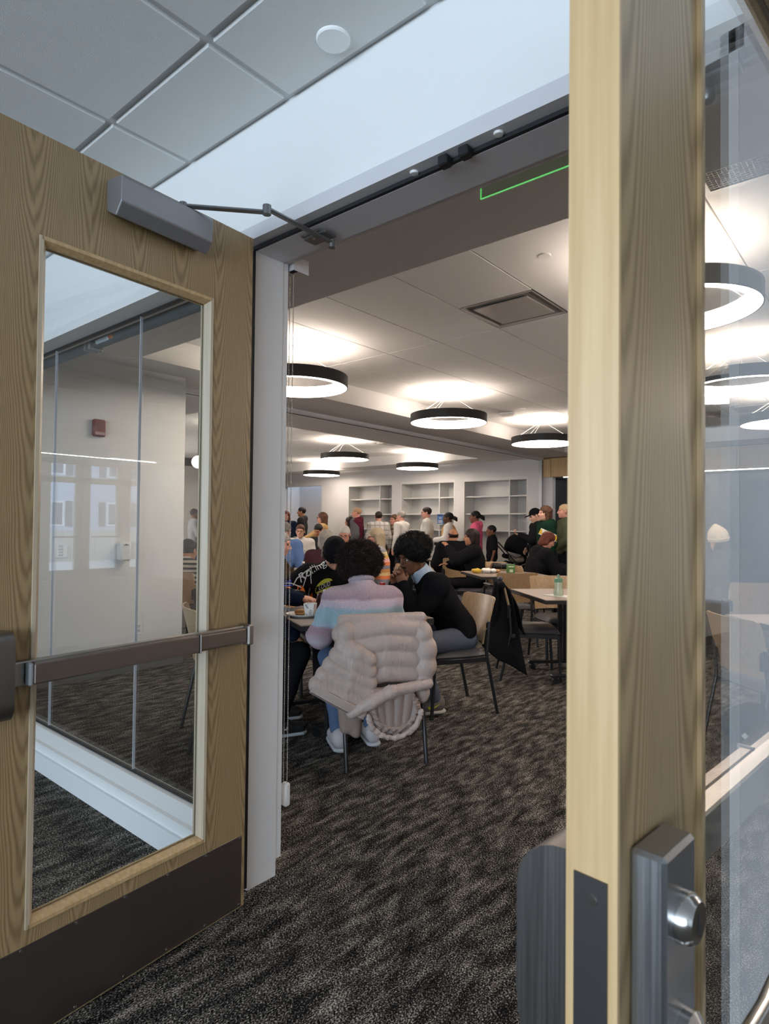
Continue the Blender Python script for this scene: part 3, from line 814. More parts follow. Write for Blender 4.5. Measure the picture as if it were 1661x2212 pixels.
obj('tensioner', MB().bbox(-0.012, 0.022, -0.012, 0.016, 0.235, 0.327, 0.007), M_white, ct, True)
obj('bracket', MB().box(-0.015, 0.05, -0.03, -0.028, 2.372, 2.43).box(-0.015, 0.05, -0.028, 0.05, 2.428, 2.43).box(0.048, 0.05, -0.028, 0.05, 2.372, 2.428), M_frame, ct)
obj('roller', MB().tube([(-0.012, 0.012, 2.40), (0.046, 0.012, 2.40)], 0.016, 16), M_gasket, ct, True)

# ------------------------------------------------------------------ ring pendants
def pendant(x, y, label):
    t = thing('ring_pendant', label, 'pendant light', (x, y, 2.665), 0, 'ring pendants over the dining room')
    R1, R0 = 0.468, 0.405
    def ann(prof, mat, nm, par=t, seg=72):
        key = ('ring', nm)
        me = MESHC.get(key)
        if me is None:
            b = MB(); n = len(prof)
            for (r, z) in prof:
                for k in range(seg):
                    w_ = 2 * pi * k / seg; b.v.append((r * math.cos(w_), r * math.sin(w_), z))
            for i in range(n):
                i2 = (i + 1) % n
                for k in range(seg):
                    k2 = (k + 1) % seg; b.f.append((i * seg + k, i * seg + k2, i2 * seg + k2, i2 * seg + k))
            me = b.mesh(nm); fix_normals(me); me.materials.append(mat)
            me.polygons.foreach_set('use_smooth', [True] * len(me.polygons)); me.set_sharp_from_angle(angle=0.6)
            MESHC[key] = me
        o = bpy.data.objects.new(nm, me); COL.objects.link(o); o.parent = par
        return o
    ann([(R1, -0.052), (R1, 0.052), (R1 - 0.008, 0.052), (R1 - 0.008, -0.052)], M_ring, 'outer_band')
    ann([(R0, -0.038), (R0, 0.044), (R0 - 0.004, 0.044), (R0 - 0.004, -0.038)], M_led_in, 'inner_band')
    ann([(R1 - 0.0082, -0.049), (R1 - 0.0082, -0.043), (R0 - 0.004, -0.043), (R0 - 0.004, -0.049)], M_led, 'diffuser')
    ann([(R1 - 0.0082, 0.043), (R1 - 0.0082, 0.049), (R0 + 0.01, 0.049), (R0 + 0.01, 0.043)], M_led_up, 'uplight')
    obj('canopy', MB().lathe([(0.0, 0.290), (0.070, 0.290), (0.075, 0.296), (0.075, 0.3345)], 28), M_white, t, True)
    for k in range(3):
        w_ = 2 * pi * (k / 3.0 + 0.11)
        obj('cable', MB().tube([(0.43 * math.cos(w_), 0.43 * math.sin(w_), 0.045), (0.02 * math.cos(w_), 0.02 * math.sin(w_), 0.290)], 0.0022, 5), M_wire, t)
    w_ = 3.6
    obj('power_cord', MB().tube([(0.43 * math.cos(w_), 0.43 * math.sin(w_), 0.045), (0.30 * math.cos(w_), 0.30 * math.sin(w_), 0.115), (0.26 * math.cos(w_) + 0.01, 0.26 * math.sin(w_), 0.15), (0.10 * math.cos(w_), 0.10 * math.sin(w_), 0.245), (0.0, 0.0, 0.290)], 0.0045, 6), M_wire, t)
    return t
PEND = [(-4.30, 3.82, 'black ring pendant half hidden by the left door jamb'), (-4.32, 6.31, 'black ring pendant hanging in the middle of the doorway view'),
        (-4.28, 8.78, 'black ring pendant half hidden by the left side of the right door edge'),
        (-8.36, 8.68, 'nearer of two overlapping far ring pendants at the left'), (-11.56, 11.15, 'smallest farthest ring pendant at the left, below another'),
        (-8.36, 11.0, 'far ring pendant in front of the middle bookcase'),
        (-1.06, 3.84, 'large ring pendant high behind the right door edge'), (-1.13, 6.24, 'ring pendant with visible canopy seen through the right door glass'),
        (-1.13, 8.72, 'smaller ring pendant at the far right through the right door glass'), (2.0, 6.24, 'ring pendant at the right wall of the dining room'), (-8.36, 6.2, 'ring pendant behind the left jamb near the wall block')]
for p_ in PEND: pendant(*p_)

# ------------------------------------------------------------------ ceiling fittings
dv = thing('ceiling_diffuser', 'square metal air diffuser set in the dining room ceiling', 'vent', (-2.295, 4.222, ZR))
q = 0.30
M_diff = plain('diffuser_metal', (0.50, 0.48, 0.46, 1), 0.35, metal=0.3)
fr = MB()
for a, b_, z0, z1 in ((0.30, 0.285, 0.0, 0.0), (0.285, 0.25, 0.0, 0.05)):
    n0 = len(fr.v)
    for r, z in ((a, z0), (b_, z1)):
        fr.v += [(-r, -r, z), (r, -r, z), (r, r, z), (-r, r, z)]
    for k in range(4):
        k2 = (k + 1) % 4; fr.f.append((n0 + k, n0 + k2, n0 + 4 + k2, n0 + 4 + k))
obj('bell_frame', fr, M_diff, dv, solid=0.002)
obj('dark_throat', MB().box(-0.26, 0.26, -0.26, 0.26, 0.052, 0.056), M_gasket, dv)
obj('face_panel', MB().bbox(-0.225, 0.225, -0.225, 0.225, -0.004, 0.006, 0.002, Matrix.Rotation(0.02, 4, 'X')), M_diff, dv)
for (sx_, sy_) in ((-0.2, 0.2), (0.2, -0.2)):
    obj('hanger', MB().box(sx_ - 0.008, sx_ + 0.008, sy_ - 0.002, sy_ + 0.002, 0.010, 0.052), M_diff, dv)
gr = thing('return_grille', 'silver egg crate return grille in the ceiling beyond the right door', 'vent', (-0.42, 3.02, ZR - 0.002))
obj('frame', MB().box(-0.34, 0.34, -0.30, -0.27, -0.006, 0.0).box(-0.34, 0.34, 0.27, 0.30, -0.006, 0).box(-0.34, -0.31, -0.27, 0.27, -0.006, 0).box(0.31, 0.34, -0.27, 0.27, -0.006, 0), M_white, gr)
b = MB()
for k in range(31): b.box(-0.31 + 0.02 * k, -0.309 + 0.02 * k, -0.27, 0.27, -0.004, 0.010)
for k in range(28): b.box(-0.31, 0.31, -0.27 + 0.02 * k, -0.269 + 0.02 * k, -0.0041, 0.0101)
o = obj('egg_crate', b, M_diff, gr); o['kind'] = 'stuff'
for (px, py, lb) in ((1176, 552, 'white round sprinkler cover in the near dining room ceiling'), (1130, 882, 'tiny white sprinkler cover beyond the middle ring pendant')):
    c = gz(px, py, ZR)
    tag(obj('sprinkler_cover', MB().lathe([(0.0, -0.006), (0.036, -0.006), (0.04, -0.002), (0.04, 0.0)], 26, c=tuple(c)), M_white, None, True), lb, 'sprinkler cover')
c = gz(1096, 891, ZR)
ap = thing('ceiling_access_point', 'white box shaped wireless device under the dining room ceiling', 'device', (c.x, c.y, ZR), 0.3)
obj('housing', MB().bbox(-0.11, 0.11, -0.11, 0.11, -0.045, -0.0105, 0.012), M_white, ap, True)
obj('mount', MB().box(-0.06, 0.06, -0.06, 0.06, -0.0104, -0.0002), M_grid, ap)
for i, (x, y) in enumerate(((-7.9, 9.6), (-9.9, 10.2), (-1.55, 9.6), (-1.35, 10.6))):
    t = thing('slot_diffuser', ['slim ceiling diffuser beside the overlapping far pendants', 'slim ceiling diffuser left of the far pendants', 'slim ceiling diffuser through the right door glass', 'small ceiling diffuser nearest the wood panels'][i], 'vent', (x, y, ZR), 0, 'slim ceiling diffusers')
    obj('frame', MB().bbox(-0.30, 0.30, -0.30, 0.30, -0.008, -0.0002, 0.002), M_diff, t)
    obj('face_panel', MB().bbox(-0.24, 0.24, -0.24, 0.24, -0.022, -0.0082, 0.002), M_diff, t)
# edge lit sign hanging from the soffit
es = thing('exit_sign', 'green edge lit clear acrylic sign hanging inside above the doorway', 'sign', (-1.0, 1.97, ZS))
obj('panel', MB().box(-0.21, 0.21, -0.003, 0.003, -0.205, -0.0005), M_glassg, es)
M_green = emit('green_edge_glow', (0.10, 1.0, 0.18, 1), 0.35)
obj('lit_edge', MB().box(-0.2125, -0.2101, -0.003, 0.003, -0.2051, -0.0005).box(-0.2125, 0.2125, -0.003, 0.003, -0.2075, -0.2051).box(0.2101, 0.2125, -0.003, 0.003, -0.2051, -0.0005), M_green, es)
# things on the wall block behind the sidelight
fa = thing('fire_alarm', 'dark red fire alarm horn strobe on the white wall block', 'alarm', (-5.43, 2.52, 2.18))
obj('housing', MB().bbox(0.0002, 0.045, -0.055, 0.055, -0.075, 0.075, 0.012), M_red, fa, True)
obj('strobe_lens', MB().bbox(0.0452, 0.053, -0.045, 0.045, -0.065, -0.035, 0.004), plain('strobe_lens', (0.4, 0.25, 0.25, 1), 0.2), fa, True)
obj('speaker_grille', MB().lathe([(0.038, 0.0), (0.038, 0.002), (0.0, 0.003)], 28, frame((0.0452, 0, 0.018), (0, 1, 0), (0, 0, 1), (1, 0, 0))), plain('alarm_red_dark', (0.14, 0.02, 0.02, 1), 0.5), fa)
sd_ = thing('soap_dispenser', 'white wall dispenser box with a small black mark on the wall block', 'dispenser', (-5.43, 2.755, 1.10))
obj('housing', MB().bbox(0.0002, 0.09, -0.05, 0.05, -0.085, 0.085, 0.014), M_white, sd_, True)
obj('mark', MB().box(0.0901, 0.0908, -0.022, 0.022, 0.052, 0.058).box(0.0901, 0.0908, -0.008, 0.008, 0.060, 0.066), M_black, sd_)
ou = thing('wall_outlet', 'white duplex outlet low on the white wall block', 'outlet', (-5.43, 2.93, 0.385))
obj('plate', MB().bbox(0.0002, 0.006, -0.036, 0.036, -0.058, 0.058, 0.002), M_white, ou)
for z in (-0.02, 0.02):
    obj('socket', MB().box(0.0061, 0.0075, -0.016, 0.016, z - 0.013, z + 0.013), plain('outlet_grey', (0.5, 0.5, 0.5, 1), 0.5), ou)
sw = thing('wall_keypad', 'flat white keypad with small buttons on the wall block', 'switch', (-5.43, 2.227, 1.115))
obj('plate', MB().bbox(0.0002, 0.012, -0.055, 0.055, -0.06, 0.06, 0.003), M_white, sw)
for k in range(4): obj('button', MB().bbox(0.0121, 0.016, -0.018, 0.018, -0.042 + 0.024 * k, -0.026 + 0.024 * k, 0.002), plain('outlet_grey', (0.5, 0.5, 0.5, 1), 0.5), sw)
g_ = thing('globe_pendant', 'round glowing globe light seen through the sidelight', 'pendant light', tuple(at(428, 998, 9.0)))
obj('globe', MB().sph((0, 0, 0), 0.092, 24, 16), M_globe, g_, 'all')
obj('stem', MB().tube([(0, 0, 0.09), (0, 0, ZR - 2.24 - 0.03)], 0.006, 8), M_ring, g_)
# ------------------------------------------------------------------ chairs
def build_chair(arms=False):
    """parts in local space, facing +y; returns list of (name, mesh, mat, subparts)"""
    P = []
    W = 0.235
    def bendpath(pts, n=5):
        return pts
    for s in (-1, 1):
        rear = MB().tube([(s * W, -0.275, 0.012), (s * W, -0.20, 0.36), (s * W, -0.190, 0.40), (s * W, -0.185, 0.44), (s * W, -0.205, 0.665)], 0.0125, 10)
        P.append(('leg', rear, M_tube, [('foot_glide', MB().tube([(s * W, -0.2755, 0.0), (s * W, -0.2735, 0.013)], 0.015, 10), M_black)]))
        if arms:
            fr = MB().tube([(s * W, 0.235, 0.012), (s * W, 0.225, 0.40), (s * W, 0.215, 0.60), (s * W, 0.195, 0.645), (s * W, 0.15, 0.662), (s * W, -0.20, 0.645)], 0.0125, 10)
            P.append(('leg', fr, M_tube, [('arm_pad', MB().bbox(s * W - 0.026, s * W + 0.026, -0.06, 0.19, 0.668, 0.688, 0.008), M_black)]))
        else:
            fr = MB().tube([(s * W, 0.245, 0.012), (s * W, 0.222, 0.40)], 0.0125, 10)
            P.append(('leg', fr, M_tube, [('foot_glide', MB().tube([(s * W, 0.2455, 0.0), (s * W, 0.2445, 0.013)], 0.015, 10), M_black)]))
        P.append(('side_rail', MB().bbox(s * W - 0.010, s * W + 0.010, -0.19, 0.225, 0.378, 0.412, 0.003), M_tube, []))
        P.append(('back_bracket', MB().bbox(s * (W - 0.022) - 0.012, s * (W - 0.022) + 0.012, -0.218, -0.196, 0.545, 0.655, 0.003), M_black, []))
    P.append(('cross_rail', MB().bbox(-W + 0.01, W - 0.01, 0.17, 0.19, 0.386, 0.41, 0.003), M_tube, []))
    # seat: rounded cushion
    seat = MB(); nu, nv = 14, 14
    def top(u, v):
        x = -0.238 + 0.476 * u; y = -0.21 + 0.47 * v
        e = min(1.0, 6 * min(u, 1 - u), 6 * min(v, 1 - v))
        cx = (u - 0.5) * 2; cy = (v - 0.5) * 2
        k = 1 - 0.10 * (cx * cx) * (cy * cy)
        z = 0.425 + 0.040 * (1 - (1 - e) ** 2) ** 0.5 - 0.012 * max(0, v - 0.75) * 4 * max(0, v - 0.75) * 4
        return Vector((x * k, 0.025 + (y - 0.025) * k, z))
    def bot(u, v):
        t_ = top(u, v); return Vector((t_.x * 0.97, 0.025 + (t_.y - 0.025) * 0.97, 0.412))
    seat.grid(top, nu, nv); seat.grid(bot, nu, nv)
    n1 = (nu + 1) * (nv + 1)
    ring = [i for i in range(nu + 1)] + [(j + 1) * (nu + 1) - 1 for j in range(1, nv + 1)] + [nv * (nu + 1) + i for i in range(nu - 1, -1, -1)] + [j * (nu + 1) for j in range(nv - 1, 0, -1)]
    for a, b_ in zip(ring, ring[1:] + ring[:1]): seat.f.append((a, b_, n1 + b_, n1 + a))
    P.append(('seat', seat, M_vinyl, []))
    # curved plywood back with stepped lower tab
    back = MB(); nu, nv = 18, 10
    z0, z1 = 0.50, 0.835
    def bk(u, v, off):
        x = -1 + 2 * u
        z = z0 + (z1 - z0) * v
        hw = 0.206 if v < 0.30 else 0.206 + 0.032 * min(1, (v - 0.30) / 0.04) + 0.006 * (v - 0.34)
        y = -0.215 - 0.075 * (v ** 1.2) + 0.055 * x * x - 0.012
        if v > 0.9 and abs(x) > 0.9: z -= 0.012 * ((abs(x) - 0.9) / 0.1) ** 2 * ((v - 0.9) / 0.1)
        return Vector((x * hw, y - off, z))
    vv = [0, 0.1, 0.2, 0.295, 0.34, 0.45, 0.6, 0.75, 0.88, 0.95, 1.0]
    back.grid(lambda u, v: bk(u, vv[int(round(v * 10))], -0.006), nu, 10)
    back.grid(lambda u, v: bk(u, vv[int(round(v * 10))], 0.006), nu, 10)
    n1 = (nu + 1) * 11; nv = 10
    ring = [i for i in range(nu + 1)] + [(j + 1) * (nu + 1) - 1 for j in range(1, nv + 1)] + [nv * (nu + 1) + i for i in range(nu - 1, -1, -1)] + [j * (nu + 1) for j in range(nv - 1, 0, -1)]
    for a, b_ in zip(ring, ring[1:] + ring[:1]): back.f.append((a, b_, n1 + b_, n1 + a))
    rv = []
    for s in (-1, 1):
        for z in (0.565, 0.635):
            rv.append(('rivet', MB().tube([(s * 0.185, -0.150, z), (s * 0.185, -0.1585, z)], 0.007, 8), M_black))
    P.append(('backrest', back, M_chairwood, []))
    out = []
    for nm, mb, mt, subs in P:
        me = mb.mesh(nm); fix_normals(me); me.materials.append(mt)
        me.polygons.foreach_set('use_smooth', [True] * len(me.polygons)); me.set_sharp_from_angle(angle=0.7)
        so = []
        for sn, smb, smt in subs:
            sme = smb.mesh(sn); fix_normals(sme); sme.materials.append(smt); so.append((sn, sme))
        out.append((nm, me, so))
    return out
CH = {False: build_chair(False), True: build_chair(True)}
def face_rz(f):
    return math.atan2(f[1], f[0]) - pi / 2
def chair(pos, facing, label, arms=False, group='wood backed dining chairs'):
    t = thing('dining_chair', label, 'chair', (pos[0], pos[1], 0), face_rz(facing), group)
    for nm, me, so in CH[arms]:
        o = bpy.data.objects.new(nm, me); COL.objects.link(o); o.parent = t
        for sn, sme in so:
            q_ = bpy.data.objects.new(sn, sme); COL.objects.link(q_); q_.parent = o
    return t
def build_table():
    P = []
    hw = 0.457
    tb = MB().bbox(-hw, hw, -hw, hw, 0.735, 0.743, 0.002)
    P.append(('table_top', tb, M_laminate, [('edge_band', MB().box(-hw - 0.002, hw + 0.002, -hw - 0.002, hw + 0.002, 0.706, 0.7348), M_edgeband)]))
    for s in (-1, 1):
        P.append(('column', MB().bbox(s * 0.28 - 0.02, s * 0.28 + 0.02, -0.045, -0.008, 0.07, 0.705, 0.004).bbox(s * 0.28 - 0.02, s * 0.28 + 0.02, 0.008, 0.045, 0.07, 0.705, 0.004), M_tube, []))
        casters = []
        for sy in (-1, 1):
            casters.append(('caster', MB().tube([(s * 0.28 - 0.022, sy * 0.30, 0.027), (s * 0.28 + 0.022, sy * 0.30, 0.027)], 0.027, 14), M_black))
        P.append(('foot', MB().bbox(s * 0.28 - 0.025, s * 0.28 + 0.025, -0.34, 0.34, 0.052, 0.075, 0.004), M_tube, casters))
    P.append(('stretcher', MB().bbox(-0.26, 0.26, -0.02, 0.02, 0.66, 0.70, 0.004), M_tube, []))
    out = []
    for nm, mb, mt, subs in P:
        me = mb.mesh(nm); fix_normals(me); me.materials.append(mt)
        so = []
        for sn, smb, smt in subs:
            sme = smb.mesh(sn); fix_normals(sme); sme.materials.append(smt); so.append((sn, sme))
        out.append((nm, me, so))
    return out
TBL = build_table()
def table(pos, e1, label):
    t = thing('dining_table', label, 'table', (pos[0], pos[1], 0), math.atan2(e1[1], e1[0]), 'square dining tables')
    for nm, me, so in TBL:
        o = bpy.data.objects.new(nm, me); COL.objects.link(o); o.parent = t
        for sn, sme in so:
            q_ = bpy.data.objects.new(sn, sme); COL.objects.link(q_); q_.parent = o
    return t
def V2(a): return Vector((a[0], a[1], 0))
def rot(deg):
    """unit axes of a table turned deg clockwise from +y"""
    r = math.radians(deg); return Vector((math.sin(r), math.cos(r), 0)), Vector((-math.cos(r), math.sin(r), 0))
u1, v1 = rot(26)
T1 = V2((-2.835, 2.577)) + 0.457 * (u1 + v1)
table(T1, v1, 'square taupe table nearest the doorway with four people around it')
f1 = Vector((-0.848, 0.53, 0)); C1 = V2((-2.2435, 2.70)) + 0.275 * f1
chair(C1, f1, 'chair nearest the doorway with a beige puffer jacket over its back')
f2 = Vector((-0.501, -0.865, 0)); C2 = V2((-2.5045, 4.131)) + 0.275 * f2
chair(C2, f2, 'chair under the man in the black sweater')
C3 = T1 + v1 * 0.86 + u1 * 0.10
chair(C3, -v1, 'chair under the person in the black racing jacket')
C4 = T1 - u1 * 0.80 - v1 * 0.03
chair(C4, u1, 'chair seen through the sidelight, under the person in black trousers')
e1, e2 = rot(40.7)
T2 = V2((-3.977, 6.551)) + 0.457 * (e1 + e2)
table(T2, e2, 'square taupe table with wrapped food and a green box')
chair(T2 - e2 * 0.82 - e1 * 0.24, e2, 'arm chair with its back to the doorway in front of the green box table', True)
chair(T2 - e1 * 0.78 - e2 * 0.05, e1, 'chair at the left side of the green box table', False)
chair(T2 + e2 * 0.70 + e1 * 0.14, -e2, 'chair on the far side of the green box table', False)
chair(T2 + e1 * 0.78, -e1, 'chair at the right side of the green box table', False)
g1, g2 = rot(43)
T3 = V2((-2.336, 4.87)) + 0.457 * (g1 + g2)
table(T3, g2, 'square taupe table with a pale green drink bottle, half behind the door edge')
g1c = Vector((0.82, 0.56, 0)).normalized()
CC = Vector((-2.667, 5.22, 0))
chair(CC, g1c, 'chair with a black coat hanging over its back')
chair(T3 + g2 * 0.62 + g1 * 0.12, -g2, 'chair on the far side of the green bottle table')
chair(T3 - g2 * 0.88 + g1 * 0.05, g2, 'arm chair on the near side of the green bottle table', True)
chair(T3 + g1 * 0.72, -g1, 'chair at the right side of the green bottle table')
# right hand group seen through the right door glass
h1, h2 = rot(45)
T8 = V2((-1.019, 4.992)) + 0.457 * (Vector((0.7071, -0.7071, 0)) + Vector((0.7071, 0.7071, 0)))
table(T8, h2, 'square table seen through the right door glass')
rb = (V2((-0.987, 4.408)) + V2((-0.659, 4.069))) / 2
fR = Vector((0.70, 0.72, 0)).normalized()
CR = rb + fR * 0.24
chair(CR, fR, 'chair beside a black bag seen through the right door glass')
C8b = V2(at(1612, 1277, 5.55)) + Vector((0, 0, 0))
fB = Vector((-_F[0], -_F[1], 0)).normalized()
chair(V2(at(1600, 1280, 6.3)) , (Vector((_F[0], _F[1], 0))), 'arm chair behind the right hand table, under the man in the cream beanie', True)
chair(T8 + Vector((0.30, 0.75, 0)), Vector((-0.3, -0.95, 0)), 'chair at the far side of the right hand table')

# further tables with seated people
TB = []
def far_table(px, d, deg, label):
    c = V2(at(px, 1135, d)); a, b_ = rot(deg)
    table(c, b_, label); return c, a, b_
T4, a4, b4 = far_table(982, 11.25, 42, 'square table where two people in black sit')
T5, a5, b5 = far_table(712, 8.4, 40, 'square table of the grey haired man with glasses')
T6, a6, b6 = far_table(655, 10.7, 40, 'square table of the boy in the white sweatshirt')
T7, a7, b7 = far_table(1272, 8.6, 38, 'square table of the red haired woman, partly behind the door edge')
T9, a9, b9 = far_table(668, 7.0, 35, 'square table with cartons in front of the person in the brown jacket')
Rv = Vector((_R[0], _R[1], 0)).normalized(); Fv = Vector((_F[0], _F[1], 0)).normalized()

# ------------------------------------------------------------------ table ware and small things
def plate(p, r, label, food=None):
    t = thing('paper_plate', label, 'plate', (p.x, p.y, p.z))
    obj('plate', MB().lathe([(0.0, 0.004), (r * 0.66, 0.004), (r * 0.72, 0.009), (r * 0.97, 0.019), (r, 0.021), (r * 0.98, 0.016), (r * 0.70, 0.0), (0.0, 0.0)], 36), M_paper, t, True)
    return t
def blob_food(p, label, cols, n, rad, size, cat='food', name='fried_food'):
    t = thing(name, label, cat, tuple(p))
    for k in range(n):
        a = random.uniform(0, 6.28); rr = rad * math.sqrt(random.random())
        b = MB(); b.sph((0, 0, 0), (size * random.uniform(0.7, 1.2), size * random.uniform(0.6, 1.0), size * random.uniform(0.35, 0.5)), 10, 7)
        b.v = [tuple(Vector(v) * (1 + 0.16 * math.sin(41 * v[0] / size + k) * math.cos(37 * v[1] / size))) for v in b.v]
        o = obj('piece', b, random.choice(cols), t, 'all'); o.location = (rr * math.cos(a), rr * math.sin(a), size * 0.42 + 0.006 * k * 0.4); o.rotation_euler = (0, random.uniform(-0.3, 0.3), random.uniform(0, 3))
    return t
M_fry = plain('fried_gold', srgb(198, 150, 84), 0.75, bump=0.5, bscale=160, var=0.25)
M_fryd = plain('fried_brown', srgb(150, 100, 52), 0.75, bump=0.5, bscale=160, var=0.25)
M_green2 = plain('salad_green', srgb(150, 160, 60), 0.6, var=0.3, bscale=90)
def on_table(px, py, z=0.7435): return gz(px, py, z)
p1 = on_table(655, 1331)
plate(p1, 0.115, 'white paper plate of fried food on the nearest table')
blob_food(p1 + Vector((-0.03, -0.03, 0.006)), 'golden fried pieces on the nearest white plate', [M_fry, M_fryd], 5, 0.05, 0.032)
p2 = on_table(628, 1318)
tray = thing('paper_tray', 'white paper food tray beside the plate on the nearest table', 'tray', tuple(p2))
obj('tray', MB().bbox(-0.07, 0.07, -0.05, 0.05, 0, 0.003, 0.001).box(-0.075, -0.07, -0.05, 0.05, 0.0, 0.03).box(0.07, 0.075, -0.05, 0.05, 0, 0.03).box(-0.07, 0.07, -0.055, -0.05, 0, 0.03).box(-0.07, 0.07, 0.05, 0.055, 0, 0.03), M_paper, tray)
blob_food(p2 + Vector((0, 0, 0.004)), 'golden fries in the white paper tray', [M_fry], 6, 0.035, 0.024)
# printed wrapper cup
wr = thing('snack_wrapper', 'white printed paper cup with dark stripes standing on the plate', 'cup', tuple(p1 + Vector((0.035, 0.03, 0.005))))
cupb = MB(); 
for (r0, z) in ((0.030, 0.0), (0.042, 0.082)):
    for k in range(4):
        a = pi / 4 + k * pi / 2 + 0.5
        cupb.v.append((r0 * 1.2 * math.cos(a), r0 * 1.2 * math.sin(a), z))
cupb.f += [(0, 1, 5, 4), (1, 2, 6, 5), (2, 3, 7, 6), (3, 0, 4, 7), (3, 2, 1, 0)]
cup_o = obj('cup', cupb, M_paper, wr, solid=0.0015)
def face_marks(parent, a_idx, specs, mat):
    q0, q1, q2, q3 = [Vector(cupb.v[i]) for i in cupb.f[a_idx]]
    nrm = (q1 - q0).cross(q3 - q0).normalized()
    def P_(u, v): return q0.lerp(q1, u).lerp(q3.lerp(q2, u), v) + nrm * 0.0014
    b = MB()
    for quad in specs:
        n = len(b.v); b.v += [tuple(P_(u, v)) for u, v in quad]; b.f.append(tuple(range(n, n + len(quad))))
    obj('print', b, mat, parent)
M_ink = plain('dark_ink', (0.03, 0.035, 0.05, 1), 0.6)
for fi in range(4):
    st = [[(0.1 + 0.1 * k, 0.95), (0.16 + 0.1 * k, 0.95), (0.40 + 0.1 * k, 0.62), (0.34 + 0.1 * k, 0.62)] for k in range(2)]
    cx, cy = 0.72, 0.3
    rings = [[(cx + 0.15 * math.cos(t), cy + 0.18 * math.sin(t)), (cx + 0.19 * math.cos(t), cy + 0.22 * math.sin(t)), (cx + 0.19 * math.cos(t + 0.53), cy + 0.22 * math.sin(t + 0.53)), (cx + 0.15 * math.cos(t + 0.53), cy + 0.18 * math.sin(t + 0.53))] for t in np.arange(0, 6.2, 0.5236)]
    hh = [[(0.67, 0.2), (0.70, 0.2), (0.70, 0.4), (0.67, 0.4)], [(0.74, 0.2), (0.77, 0.2), (0.77, 0.4), (0.74, 0.4)], [(0.70, 0.28), (0.74, 0.28), (0.74, 0.32), (0.70, 0.32)], [(0.15, 0.1), (0.24, 0.1), (0.24, 0.18), (0.15, 0.18)]]
    face_marks(wr, fi, st + rings + hh, M_ink)
def bottle(p, h, r, label, capcol, liquid=None, labelmat=None):
    t = thing('drink_bottle', label, 'bottle', tuple(p))
    obj('bottle_body', MB().lathe([(0.0, 0.002), (r * 0.9, 0.002), (r, 0.012), (r * 0.94, h * 0.25), (r, h * 0.34), (r, h * 0.52), (r * 0.92, h * 0.62), (r * 0.5, h * 0.82), (r * 0.38, h * 0.88), (r * 0.38, h * 0.93)], 24), liquid or M_bottle, t, True)
    obj('cap', MB().lathe([(r * 0.44, h * 0.90), (r * 0.44, h), (0.0, h)], 20), capcol, t, True)
    if labelmat: obj('label_wrap', MB().lathe([(r * 1.015, h * 0.30), (r * 1.015, h * 0.52)], 24), labelmat, t, True)
    return t
pb = on_table(702, 1342)
bt = bottle(pb, 0.20, 0.033, 'clear water bottle with a white label on the nearest table, beside the knit sweater', M_white, None, M_paper)
obj('label_print', MB().lathe([(0.0338, 0.066), (0.0338, 0.074)], 24).lathe([(0.0338, 0.084), (0.0338, 0.088)], 24), M_ink, bt)
pc = on_table(694, 1326)
bag = MB()
bag.sph((0, 0, 0.075), (0.045, 0.030, 0.08), 16, 12)
bag.v = [tuple(Vector(v) * (1 + 0.10 * math.sin(60 * v[2]) * math.cos(50 * v[0]))) for v in bag.v]
tag(obj('snack_bag', bag, plain('brown_foil', (0.06, 0.022, 0.018, 1), 0.25, metal=0.5, bump=0.4, bscale=50), None, 'all'), 'shiny dark brown snack bag behind the water bottle on the nearest table', 'bag').location = pc + Vector((0, 0, -0.004))
# red/blue bottle beyond
pd = gz(826, 1262, 0.7435) if False else at(826, 1243, 5.9)
pd.z = 0.7435
t = thing('sports_cup', 'blue cup with a bright red cap beside the curly haired woman', 'cup', tuple(at(826, 1250, 4.75)))
t.location.z = 0.7435
obj('cup', MB().lathe([(0.0, 0.0), (0.030, 0.0), (0.034, 0.13), (0.0, 0.13)], 20), plain('cup_blue', (0.02, 0.05, 0.35, 1), 0.35), t, True)
obj('lid', MB().lathe([(0.035, 0.1302), (0.035, 0.155), (0.0, 0.155)], 20).lathe([(0.022, 0.1552), (0.022, 0.175), (0, 0.175)], 16), plain('cup_red', (0.55, 0.03, 0.02, 1), 0.4), t, True)
# T3: pale green bottle on napkin
pg = on_table(1206, 1287)
nk = MB(); nk.prism([(-0.13, -0.05), (0.11, -0.09), (0.14, 0.05), (-0.08, 0.09)], 0, 0.003)
tag(obj('paper_napkin', nk, M_paper), 'white paper napkin under the green drink bottle', 'napkin').location = pg + Vector((0, 0, 0))
t = thing('drink_bottle', 'pale green drink bottle with a green spout lid by the door edge', 'bottle', tuple(pg + Vector((0, 0, 0.0032))))
M_gl = plain('green_liquid', srgb(176, 186, 160), 0.2, spec=0.6); M_gcap = plain('green_cap', srgb(96, 138, 110), 0.3)
obj('bottle_body', MB().lathe([(0.0, 0.0), (0.040, 0.0), (0.043, 0.012), (0.041, 0.05), (0.034, 0.072), (0.039, 0.10), (0.036, 0.118), (0.0, 0.118)], 28), M_gl, t, True)
obj('cap', MB().lathe([(0.037, 0.1182), (0.039, 0.140), (0.034, 0.152), (0.012, 0.158), (0.010, 0.185), (0.0, 0.188)], 24), M_gcap, t, True)
